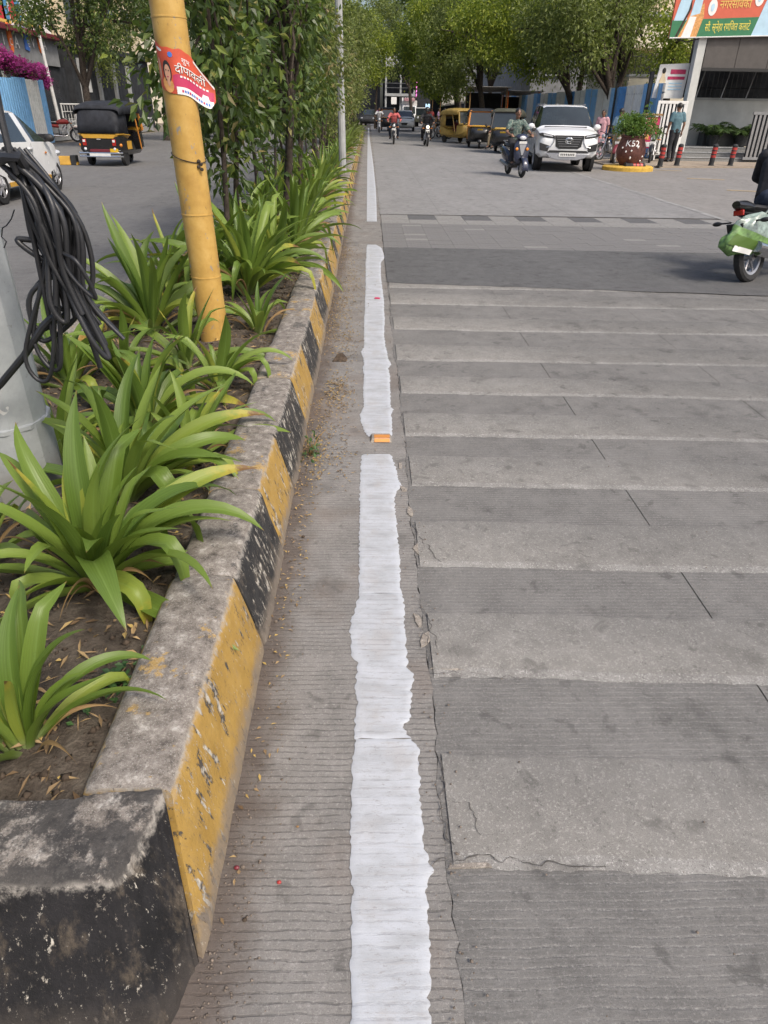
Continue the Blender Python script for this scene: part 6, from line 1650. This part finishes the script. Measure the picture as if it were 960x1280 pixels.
# ================================================================== AUTO RICKSHAW (front towards +Y)
def auto_rickshaw(label, loc, rz, low='black_paint', canvas='canvas', band='yellow_paint', front='black_paint', frame='orange_paint', group='auto rickshaws', plate='plate_yellow'):
    t = thing('auto_rickshaw', label, 'auto rickshaw', loc, rz, group)
    # rear tub with rounded corners
    def tub(y, w, z0, z1): return [(-w * .82, y, z0), (w * .82, y, z0), (w, y, z0 + .12), (w, y, z1), (-w, y, z1), (-w, y, z0 + .12)]
    b = MB(); b.loft([tub(-1.20, .52, .34, .78), tub(-1.15, .60, .32, .80), tub(-.9, .63, .30, .80), tub(-.2, .63, .28, .62), tub(.0, .62, .28, .40), tub(.75, .56, .28, .40)]); b.build('body', low, t, True, 30)
    b = MB(); b.loft([tub(-1.215, .525, .74, .84), tub(-1.165, .612, .74, .84), tub(-.9, .642, .74, .84), tub(-.35, .642, .70, .80)]); b.build('yellow_band', band, t, True, 30)
    # canvas hood: roof, slanted back, rear quarters
    def arch(y, w, z0, z1, n=13):
        q = []
        for k in range(n):
            a = PI * k / (n - 1); c, s = math.cos(a), math.sin(a)
            q.append((w * math.copysign(abs(c) ** .42, c), y, z0 + (z1 - z0) * s ** .42))
        return q
    rows = [arch(-1.19, .50, .84, .86), arch(-1.16, .585, .84, 1.12), arch(-1.09, .60, .84, 1.42), arch(-1.0, .615, .84, 1.53), arch(-.8, .625, .84, 1.60), arch(-.50, .63, .84, 1.64)]
    b = MB(); b.loft(rows, cap=False, closed=False); o = b.build('canvas_hood', canvas, t, True, 50); o.modifiers.new('s', 'SOLIDIFY').thickness = .015
    b = MB(); b.loft([arch(-1.1, .66, 1.33, 1.47), arch(-.98, .665, 1.34, 1.58), arch(-.5, .67, 1.36, 1.66), arch(.1, .67, 1.37, 1.68), arch(.62, .64, 1.37, 1.64), arch(.74, .60, 1.38, 1.56)], cap=False, closed=False); o = b.build('roof_cover', canvas, t, True, 50); o.modifiers.new('s', 'SOLIDIFY').thickness = .02
    b = MB(); b.grid(lambda u, v: (-.31 + .62 * u + 0, -1.172 + .075 * v ** 1.6 - .012, .99 + .28 * v), 8, 4); o = b.build('rear_window', 'glass_pale', t, True); o.modifiers.new('s', 'SOLIDIFY').thickness = .006
    b = MB(); b.box((0, -1.06, .9), (1.0, .03, .5)); b.build('seat_back', 'black_plastic', t, bevel=.03)
    b = MB(); b.box((0, -.72, .55), (1.12, .5, .16)); b.build('passenger_seat', 'maroon', t, bevel=.04)
    b = MB(); b.box((0, -.05, .62), (.62, .34, .12)); b.box((0, -.24, .85), (.6, .06, .4)); b.build('driver_seat', 'maroon', t, bevel=.03)
    # front cowl, screen
    def cw(y, w, z0, z1): return [(-w * .7, y, z0), (w * .7, y, z0), (w, y, z0 + .14), (w * .96, y, z1), (w * .6, y, z1 + .05), (-w * .6, y, z1 + .05), (-w * .96, y, z1), (-w, y, z0 + .14)]
    b = MB(); b.loft([cw(.62, .60, .30, .86), cw(.85, .585, .32, .88), cw(1.02, .52, .36, .86), cw(1.16, .40, .42, .78), cw(1.23, .26, .48, .66)]); b.build('front_cowl', front, t, True, 30)
    fp = [(-.58, .93), (.58, .93), (.52, 1.56), (-.52, 1.56)]
    b = MB(); sl = lambda z: .90 - (z - .9) * .33
    for a, c in zip(fp, fp[1:] + fp[:1]): b.tube([(a[0], sl(a[1]), a[1]), (c[0], sl(c[1]), c[1])], .045, 8)
    b.build('screen_frame', frame, t)
    b = MB(); b.add([(x, sl(z) - .01, z) for x, z in fp] + [(x, sl(z) - .02, z) for x, z in fp], [(0, 1, 2, 3), (7, 6, 5, 4)]); b.build('windscreen', 'glass', t, False)
    b = MB(); b.loft([cw(1.03, .50, .80, .86), cw(.9, .60, .84, .93), cw(.80, .59, .86, .95)]); b.build('screen_sill', band, t, True, 30)
    for s in (-1, 1):
        b = MB(); b.ell((s * .34, 1.10, .70), (.085, .05, .085), 14, 8); b.build('headlight', 'lamp_glass', t)
        b = MB(); b.ell((s * .36, 1.09, .52), (.05, .04, .05), 12, 6); b.build('front_lamp', 'lamp_glass', t)
        b = MB(); b.tube([(s * .60, .55, .4), (s * .63, .2, 1.38)], .022, 8); b.build('door_post', frame if s > 0 else 'black_paint', t)
        b = MB(); b.tube([(s * .58, .88, 1.0), (s * .74, .92, 1.05)], .009, 6); b.ell((s * .78, .92, 1.06), (.05, .02, .07), 10, 6); b.build('mirror', 'black_plastic', t)
        b = MB(); b.box((s * .44, -1.20, .63), (.11, .05, .17)); b.build('tail_light', 'lamp_red', t, bevel=.012)
        b = MB(); b.box((s * .44, -1.23, .67), (.07, .01, .06)); b.build('tail_lens', 'plate_white', t, bevel=.003)
        b = MB(); b.ell((s * .44, -1.215, .46), (.045, .025, .045), 10, 6); b.build('reversing_lamp', 'lamp_glass', t)
        w = MB(); w.lathe((0, 0, 0), [(.10, -.05), (.19, -.055), (.205, 0), (.19, .055), (.10, .05)], 20, 'x'); w.lathe((0, 0, 0), [(0, s * .045), (.10, s * .05)], 14, 'x'); wo = w.build('wheel', 'rubber', t); wo.location = (s * .52, -.72, .205)
        b = MB(); b.box((s * .648, -.55, .55), (.012, .35, .22)); b.build('fender_panel', band, t, bevel=.005)
        b = MB(); b.ell((s * .60, -1.12, .56), (.05, .05, .05), 10, 6); b.build('indicator', 'lamp_amber', t)
    w = MB(); w.lathe((0, 0, 0), [(.10, -.05), (.19, -.055), (.205, 0), (.19, .055), (.10, .05)], 20, 'x'); wo = w.build('wheel', 'rubber', t); wo.location = (0, 1.0, .205)
    b = MB(); b.grid(lambda u, v: ((v - .5) * .2, 1.0 + .25 * math.cos(R(10) + u * R(150)), .205 + .25 * math.sin(R(10) + u * R(150)) + .03 * (1 - (2 * v - 1) ** 2)), 14, 4); o = b.build('front_mudguard', front, t); o.modifiers.new('s', 'SOLIDIFY').thickness = .012
    b = MB(); b.tube([(-.64, -1.18, .36), (-.58, -1.27, .36), (.58, -1.27, .36), (.64, -1.18, .36)], .025, 8); b.tube([(-.64, -1.18, .27), (-.58, -1.27, .27), (.58, -1.27, .27), (.64, -1.18, .27)], .022, 8); b.build('rear_bumper', 'chrome', t)
    b = MB(); b.box((0, -1.285, .315), (.62, .012, .07)); b.build('bumper_plate', 'plate_white', t, False)
    b = MB(); b.box((0, -1.21, .42), (.62, .03, .07)); b.build('maroon_panel', 'maroon', t, bevel=.008)
    b = MB(); b.box((.42, -1.225, .42), (.24, .012, .11)); b.build('number_plate', plate, t, False)
    b = MB(); b.box((0, 1.19, .80), (.26, .012, .08), (-.5, 0, 0)); b.build('front_plate', plate, t, False)
    b = MB(); b.tube([(-.26, .72, .98), (0, .78, 1.0), (.26, .72, .98)], .015, 6); b.build('handlebar', 'black_plastic', t)
    for k in range(4): b = MB(); b.box((-.045 + k * .03, -1.215, .715), (.02, .004, .02)); b.build('badge_letter', 'plate_white', t, False)
    return t

# ------------------------------------------------------------------ placing the traffic
x, y = at(139, 207)
auto_rickshaw('black and yellow auto rickshaw driving away on the left road', (x - .02, y + .8, 0), R(-4))
x, y = at(606, 186); auto_rickshaw('black auto rickshaw with an orange framed windscreen facing the camera', (x - .15, y + 1.0, 0), R(172))
x, y = at(580, 180); auto_rickshaw('all mustard yellow auto rickshaw parked beside the orange framed one', (x - .15, y + 1.2, 0), R(205), 'mustard', 'mustard', 'mustard', 'mustard', 'mustard', plate='plate_white')
x, y = at(632, 192); auto_rickshaw('black auto rickshaw with dark canvas parked half behind the scooter rider', (x + .1, y + .8, 0), R(163), 'black_paint', 'canvas_green', 'mustard', 'black_paint', 'black_paint')
x, y = at(648, 178); auto_rickshaw('olive roofed auto rickshaw hidden behind the other parked ones', (x - .3, y + 1.0, 0), R(168), 'black_paint', 'canvas_green', 'yellow_paint', 'black_paint', 'black_paint')
x, y = at(485, 164); auto_rickshaw('distant black auto rickshaw coming along behind the left motorcycle rider', (x, y + 1, 0), R(180))

# white SUV
suv = thing('parked_car', 'white SUV with black grille standing by the blue and white fence', 'car', (6.32, 25.8, 0), R(180 - 7))
S = [(-2.40, .58, .92, .95, .78, .62), (-2.36, .42, 1.10, 1.42, .87, .68), (-2.24, .38, 1.16, 1.70, .905, .68), (-2.0, .36, 1.18, 1.775, .92, .69), (-1.86, .36, 1.18, 1.785, .925, .69), (-1.12, .34, 1.17, 1.80, .93, .70), (-1.04, .34, 1.17, 1.80, .93, .70), (-.18, .34, 1.16, 1.80, .93, .70), (-.08, .34, 1.16, 1.80, .93, .70), (.42, .34, 1.15, 1.77, .93, .69), (.50, .34, 1.15, 1.745, .93, .685), (1.16, .34, 1.14, 1.235, .93, .80),
     (1.24, .34, 1.13, 1.19, .93, .8), (1.8, .36, 1.09, 1.16, .925, .8), (2.2, .40, 1.03, 1.09, .905, .8), (2.34, .43, .98, 1.03, .87, .7), (2.41, .48, .92, .96, .80, .7), (2.44, .54, .86, .88, .74, .6)]
car_body(suv, S, 'white_paint', [(3, 4, 'side'), (4, 5, 'side'), (6, 7, 'side'), (8, 11, 'side'), (10, 11, 'wind'), (1, 2, 'rear')])
for s in (-1, 1):
    for y in (-1.40, 1.50): car_wheel(suv, s * .80, y, .385, .26, s)
    b = MB(); b.prism([(s * .40, .90), (s * .46, 1.0), (s * .80, 1.06), (s * .90, 1.04), (s * .88, .99), (s * .60, .93)], 2.22, 2.435, 'y'); b.build('headlight', 'black_plastic', suv, bevel=.01)
    b = MB(); b.prism([(s * .48, .955), (s * .52, 1.0), (s * .78, 1.035), (s * .76, .995)], 2.436, 2.445, 'y'); b.build('headlight_lens', 'lamp_glass', suv)
    b = MB(); b.prism([(s * .60, .56), (s * .84, .60), (s * .86, .80), (s * .56, .72)], 2.28, 2.455, 'y'); b.build('fog_lamp_pod', 'black_plastic', suv, bevel=.01)
    b = MB(); b.tube([(s * .43, 2.45, 1.0), (s * .45, 2.455, .82), (s * .53, 2.455, .70), (s * .80, 2.42, .66)], .018, 8); b.build('chrome_strip', 'chrome', suv)
    b = MB(); b.ell((s * 1.03, .82, 1.20), (.11, .07, .085), 14, 8); b.tube([(s * .9, .8, 1.15), (s * 1.0, .8, 1.17)], .03, 8); b.build('door_mirror', 'white_paint', suv)
    b = MB(); b.tube([(s * .64, .3, 1.815), (s * .66, -1.9, 1.82)], .02, 8); b.build('roof_rail', 'steel', suv)
    for yy_ in (-.75, .28): b = MB(); b.box((s * .935, yy_, .98), (.03, .2, .035)); b.build('door_handle', 'chrome', suv, bevel=.01)
    b = MB(); b.box((s * .90, 0, .36), (.10, 2.0, .07)); b.build('side_step', 'black_plastic', suv, bevel=.015)
b = MB(); b.prism([(-.42, 1.0), (.42, 1.0), (.38, .70), (.28, .64), (-.28, .64), (-.38, .70)], 2.40, 2.449, 'y'); b.build('grille', 'black_plastic', suv)
for k in range(5): b = MB(); b.box((0, 2.455, .955 - k * .06), (.76 - k * .05, .012, .012)); b.build('grille_slat', 'steel', suv)
for (a, c) in ((.115, .082), (.05, .082), (.115, .04)):
    b = MB(); b.tube([(a * math.cos(2 * PI * k / 20) * (1 if c > .05 or a < .1 else .75), 2.47, .865 + c * math.sin(2 * PI * k / 20) + (.02 if c < .05 else 0)) for k in range(21)], .011, 6); b.build('badge', 'chrome', suv)
b = MB(); b.prism([(-.55, .60), (.55, .60), (.62, .54), (-.62, .54)], 2.36, 2.46, 'y'); b.build('lower_intake', 'black_plastic', suv)
b = MB(); b.prism([(-.66, .52), (.66, .52), (.52, .40), (.30, .34), (-.30, .34), (-.52, .40)], 2.3, 2.452, 'y'); b.build('skid_plate', 'silver_paint', suv, bevel=.015)
b = MB(); b.box((0, 2.465, .49), (.50, .012, .11)); pl = b.build('number_plate', 'plate_white', suv, False)
for k in range(8): b = MB(); b.box((-.19 + k * .054, 2.473, .49), (.03, .003, .055)); b.build('plate_character', 'ink', pl, False)
b = MB(); b.box((0, 1.24, 1.205), (1.3, .1, .02)); b.build('cowl_panel', 'black_plastic', suv)
b = MB(); b.loft([[(-.02, -1.7, 1.81), (.02, -1.7, 1.81), (.0, -1.7, 1.82)], [(-.02, -1.85, 1.81), (.02, -1.85, 1.81), (.0, -1.88, 1.88)]]); b.build('roof_fin', 'white_paint', suv)

# white hatchback on the left road, driving away
hb = thing('parked_car', 'white hatchback taxi with a yellow sill stripe on the left road', 'car', (-7.42, 15.05, 0), R(0))
S = [(-1.84, .50, .72, .76, .68, .55), (-1.80, .36, .95, 1.02, .77, .6), (-1.68, .30, 1.0, 1.28, .805, .58), (-1.5, .26, 1.0, 1.43, .82, .565), (-1.38, .24, .99, 1.46, .825, .565), (-.66, .22, .975, 1.50, .835, .57), (-.58, .22, .975, 1.50, .835, .57), (.20, .22, .955, 1.475, .835, .565), (.42, .22, .95, 1.465, .835, .56), (.56, .22, .945, 1.425, .835, .555), (1.20, .22, .92, 1.035, .83, .66),
     (1.28, .22, .915, .98, .83, .66), (1.52, .24, .86, .91, .81, .6), (1.68, .30, .78, .83, .77, .55), (1.80, .36, .66, .70, .68, .5), (1.85, .42, .58, .60, .58, .4)]
car_body(hb, S, 'white_paint', [(3, 4, 'side'), (4, 5, 'side'), (6, 7, 'side'), (8, 10, 'side'), (9, 10, 'wind'), (1, 2, 'rear')])
for s in (-1, 1):
    for y in (-1.27, 1.26): car_wheel(hb, s * .735, y, .29, .175, s)
    b = MB(); b.ell((s * .93, .98, 1.0), (.10, .065, .075), 14, 8); b.tube([(s * .82, .98, .95), (s * .9, .98, .97)], .03, 8); b.build('door_mirror', 'black_plastic', hb)
    b = MB(); b.box((s * .832, 0, .30), (.02, 1.86, .075)); b.build('sill_stripe', 'yellow_paint', hb)
    for y in (-.5, .35): b = MB(); b.box((s * .838, y - .12, .84), (.03, .2, .035)); b.build('door_handle', 'white_paint', hb, bevel=.01)
    b = MB(); b.ell((s * .73, 1.62, .70), (.10, .16, .06), 12, 8); b.build('headlight', 'lamp_glass', hb)
    for y in (-.64, .26): b = MB(); b.box((s * .838, y, .62), (.006, .008, .62)); b.build('door_seam', 'wall_grey', hb)
    b = MB(); b.ell((s * .842, .88, .74), (.006, .05, .02), 10, 6); b.build('side_indicator', 'lamp_amber', hb)
b = MB(); b.box((.842, .05, .66), (.004, .05, .13)); b.build('sticker', 'shirt_rose', hb, False)
b = MB(); b.box((0, .25, .75), (1.3, 2.6, .6)); b.build('interior', 'black_plastic', hb)
b = MB(); b.box((0, .2, .7), (1.4, 2.9, .55)); b.build('interior', 'black_plastic', suv)

# far small cars and a delivery truck
def far_car(label, px, py, rz, colour):
    x, y = at(px, py); t = thing('parked_car', label, 'car', (x, y + 1.8, 0), rz); car_body(t, S, colour, [(3, 5, 'side'), (6, 7, 'side'), (8, 10, 'side'), (9, 10, 'wind'), (1, 2, 'rear')])
    for s in (-1, 1):
        for yy_ in (-1.27, 1.26): car_wheel(t, s * .735, yy_, .29, .175, s)
        b = MB(); b.ell((s * .6, 1.72, .72), (.14, .07, .06), 10, 6); b.build('headlight', 'lamp_glass', t)
    b = MB(); b.prism([(-.3, .62), (.3, .62), (.2, .45), (-.2, .45)], 1.78, 1.87, 'y'); b.build('grille', 'black_plastic', t)
    b = MB(); b.box((0, .2, .7), (1.3, 2.6, .55)); b.build('interior', 'black_plastic', t)
    return t
far_car('white hatchback coming behind the rider in the coral shirt', 507, 164.2, R(176), 'white_paint')
far_car('dark car at the far end of the median', 463, 158, R(170), 'wall_dark')
x, y = at(512, 157); tk = thing('delivery_truck', 'small white delivery truck with a box body far down the road', 'truck', (x, y + 2, 0), R(178))
b = MB(); b.box((0, -.9, 1.55), (1.7, 2.6, 1.7)); b.build('cargo_box', 'offwhite', tk, bevel=.03)
b = MB(); b.loft([[(-.78, .42, .45), (.78, .42, .45), (.78, .42, 1.95), (-.78, .42, 1.95)], [(-.78, .95, .45), (.78, .95, .45), (.74, .80, 1.9), (-.74, .80, 1.9)], [(-.76, 1.5, .45), (.76, 1.5, .45), (.74, 1.42, 1.1), (-.74, 1.42, 1.1)]]); b.build('cab', 'white_paint', tk, bevel=.02)
b = MB(); b.add([(-.66, 1.42, 1.14), (.66, 1.42, 1.14), (.64, .86, 1.82), (-.64, .86, 1.82)], [(0, 1, 2, 3)]); o = b.build('windscreen', 'glass', tk, False); o.location = (0, .02, .015)
for s in (-1, 1):
    for yy_ in (-1.4, .9): car_wheel(tk, s * .66, yy_, .3, .18, s)
    b = MB(); b.box((s * .55, 1.52, .72), (.26, .04, .14)); b.build('headlight', 'lamp_glass', tk)
b = MB(); b.box((0, 1.52, .5), (1.5, .08, .16)); b.build('bumper', 'black_plastic', tk)
b = MB(); b.box((0, .6, 2.5), (1.2, .5, .3)); b.build('roof_load', 'shirt_rose', tk, bevel=.03)
x, y = at(527, 159); jp = thing('jeep', 'green and white jeep parked right of the delivery truck', 'jeep', (x + .3, y + 2, 0), R(172))
b = MB(); b.box((0, .2, .75), (1.5, 3.4, .6)); b.build('body', 'canvas_green', jp, bevel=.06); b = MB(); b.box((0, -.4, 1.7), (1.55, 2.4, .1)); b.build('roof', 'offwhite', jp, bevel=.03)
b = MB(); b.box((0, .8, 1.35), (1.4, .05, .6)); b.build('windscreen', 'glass', jp)
for s in (-1, 1):
    for yy_ in (-1.0, 1.3): car_wheel(jp, s * .7, yy_, .35, .2, s)
    for yy_ in (-1.5, .75): b = MB(); b.box((s * .72, yy_, 1.36), (.06, .06, .64)); b.build('roof_post', 'black_paint', jp)
    b = MB(); b.ell((s * .45, 1.92, .85), (.1, .04, .1), 10, 6); b.build('headlight', 'lamp_glass', jp)

# riders coming towards the camera
def rider(px, py, rz, bike_label, colour, who, shirt, trousers, helmet=None, lit=False, sleeves='short', detail=1, cowl=True):
    x, y = at(px, py); dx, dy = -math.sin(rz) * .66, math.cos(rz) * .66
    loc = (x - dx, y - dy, 0)
    motorcycle(bike_label, loc, rz, colour, 'motorcycles on the road', lit, cowl)
    person(who, 'bike', loc, rz, shirt, trousers, None, 1.0, detail, sleeves, 0, helmet)
rider(492, 180.5, R(178), 'motorcycle ridden by the man in the coral shirt', 'black_paint', 'person in a coral shirt and dark jeans riding towards the camera', 'shirt_pink', 'jeans', sleeves='long')
rider(534, 183, R(182), 'motorcycle with its headlamp lit ridden by a person in black', 'black_paint', 'person in black clothes and helmet on the motorcycle with the lit headlamp', 'dark_cloth', 'dark_cloth', 'black_paint', True, 'long')
rider(474, 166, R(180), 'far motorcycle nearest the median', 'silver_paint', 'person in a pale shirt on the far motorcycle beside the median', 'shirt_white', 'dark_cloth', detail=0)
# scooter and its rider
ax, ay = at(651.5, 222); rx_, ry_ = at(634.7, 217.5)
rz = math.atan2(-(ax - rx_), (ay - ry_)); cx, cy = (ax + rx_) / 2, (ay + ry_) / 2
scooter('dark blue scooter with chrome trim ridden past the white SUV', (cx, cy, 0), rz, 'blue_paint')
person('person in a patterned green shirt riding the dark blue scooter', 'scooter', (cx, cy, 0), rz, 'shirt_floral', 'dark_cloth', detail=2, scale=1.03)
# cropped motorcycle at the right edge
x, y = at(929, 353); x += .05; rz = R(-54); loc = (x + .57 * math.sin(-rz), y + .57 * math.cos(rz), 0)
mt_ = motorcycle('black motorcycle cut off by the right edge with a green bag hung at its rear', loc, rz, 'black_paint'); mt_.scale = (.92, .92, .92); mt_.rotation_euler = (0, R(-12), rz)
for s_ in (-1, 1):
    b = MB(); b.tube([(s_ * .12, -.86, .70), (s_ * .25, -.88, .70)], .010, 6); b.ell((s_ * .28, -.88, .70), (.06, .03, .026), 10, 6); b.build('rear_indicator', 'black_plastic', mt_)
    b = MB(); pts = [(s_ * .165 + .03 * math.cos(k * .9), -.56 + .10 * k / 40 + .0, .34 + .30 * k / 40 + .03 * math.sin(k * .9) * .3) for k in range(41)]; b.tube(pts, .009, 6); b.build('spring', 'steel', mt_)
b = MB(); b.box((0, -.98, .62), (.19, .02, .14), (.35, 0, 0)); b.build('rear_plate', 'ink', mt_, False)
b = MB(); b.loft([[(w * math.cos(a_), y_, z + h * math.sin(a_)) for a_ in np.linspace(0, 2 * PI, 13)[:-1]] for y_, w, z, h in ((-.62, .11, .80, .07), (-.85, .10, .86, .07), (-1.0, .05, .89, .04))]); b.build('tail_cowl', 'black_paint', mt_)
b = MB(); b.tube([(.20, -.55, .36), (.20, -.86, .42)], [.055, .062], 12); b.build('muffler_cap', 'chrome', mt_)
person('person in a black jacket and jeans on the motorcycle at the right edge', 'bike', loc, rz, 'dark_cloth', 'jeans', detail=2, sleeves='long', scale=.95).rotation_euler = (0, R(-12), rz)
bg_ = thing('shopping_bag', 'green and clear plastic shopping bag hanging from the back of the black motorcycle', 'bag', (x - .30, y - .12, .32))
bg_.rotation_euler = (0, R(24), R(10)); bg_.scale = (.95, .95, .98)
b = MB()
def bagp(u, v):
    a = 2 * PI * u; w = (.20 + .06 * math.sin(v * 3)) * (1 - max(0, v - .65) * 1.9); d_ = .10 * (1 - max(0, v - .6) * 2)
    k = 1 + .10 * math.sin(a * 5 + v * 7) + .05 * math.sin(a * 9 - v * 15); sag = .3 if v == 0 else 1
    return (w * k * math.cos(a) * sag + .10 * v - .02 * math.sin(v * 9), d_ * k * math.sin(a) * sag, .48 * v + .05 * math.cos(a) * (1 - v))
b.grid(lambda u, v: bagp(u, v * .56), 28, 9); b.build('bag_body', 'bag_green', bg_, True, 60)
b = MB(); b.grid(lambda u, v: bagp(u, .56 + v * .44), 28, 9); b.build('bag_top', 'bag_clear', bg_, True, 60)
b = MB(); b.grid(lambda u, v: tuple(Vector(bagp(.60 + u * .22, .16 + v * .25)) + Vector((0, -.012, 0))), 6, 4); b.build('bag_print', 'potleaf', bg_)
b = MB(); b.grid(lambda u, v: tuple(Vector(bagp(.66 + u * .16, .06 + v * .12)) + Vector((0, -.014, 0))), 5, 3); b.build('bag_print', 'plate_white', bg_)
b = MB(); b.tube([bagp(.25, .97), (.14, .05, .58), (.18, .15, .66)], .012, 6); b.build('bag_handle', 'bag_clear', bg_)

# standing people and parked two-wheelers on the right
x, y = at(836, 204); person('person in a teal shirt and dark trousers standing with his back to the camera', 'stand', (x, y, .04), R(8), 'shirt_teal', 'dark_cloth', detail=2, scale=1.12, walk=.05)
x, y = aty(768, 195, 27.5); person('person in a pale blue shirt standing behind the maroon planter', 'stand', (x, 27.5, .04), R(-60), 'shirt_sky', 'khaki', detail=1)
x, y = aty(747, 195, 31); person('person in a rose coloured dress beside the fence behind the white SUV', 'stand', (x, 31, 0), R(150), 'shirt_rose', 'shirt_rose', detail=1, hairlen=.2, skirt=True)
x, y = at(613, 188); person('person in a light blue shirt and khaki trousers sitting on the side of the rickshaw', 'sit', (x + .35, y + .9, -.05), R(140), 'shirt_sky', 'khaki', detail=1)
for px, py, sh, tr, lab in ((547, 165, 'shirt_lav', 'dark_cloth', 'distant person in a lavender top by the parked motorcycles'), (555, 164, 'shirt_pink', 'khaki', 'distant person in a pink top by the mustard rickshaw'), (538, 165, 'red_paint', 'dark_cloth', 'distant person in a red top behind the rider in black')):
    x, y = at(px, py); person(lab, 'stand', (x, y, 0), random.uniform(0, 6), sh, tr, 'distant pedestrians', detail=0, walk=.12)
for px, py, rz, colr, lab in ((768, 206, 2.6, 'maroon', 'maroon motorcycle parked beside the white SUV and the planter'), (756, 202, 2.2, 'black_paint', 'black motorcycle parked nearest the white SUV'), (808, 205, 2.75, 'black_paint', 'black motorcycle parked behind the planter, beside the poster stand'),
                              (545, 174, 2.0, 'black_paint', 'motorcycle parked left of the mustard rickshaw'), (553, 172, 2.2, 'silver_paint', 'silver motorcycle parked beside the mustard rickshaw')):
    x, y = at(px, py); motorcycle(lab, (x + .3, y + .5, 0), rz, colr, 'parked motorcycles', cowl=False)
x, y = at(86, 206); t = thing('road_block', 'small orange and black block lying on the left road in front of the hatchback', 'road block', (x, y, 0))
b = MB(); b.loft([[(-.3, -.12, 0), (.3, -.12, 0), (.3, .12, 0), (-.3, .12, 0)], [(-.24, -.06, .24), (.24, -.06, .24), (.24, .06, .24), (-.24, .06, .24)]]); b.build('block_body', 'yellow_paint', t, False, bevel=.02); b = MB(); b.box((.2, -.0, .13), (.16, .27, .27)); b.build('black_stripe', 'pot_black', t, False, bevel=.02)
x, y = at(76, 178); motorcycle('small red motorcycle parked by the left steel gate', (x, y + .3, 0), -1.0, 'red_paint', 'parked motorcycles', cowl=False)
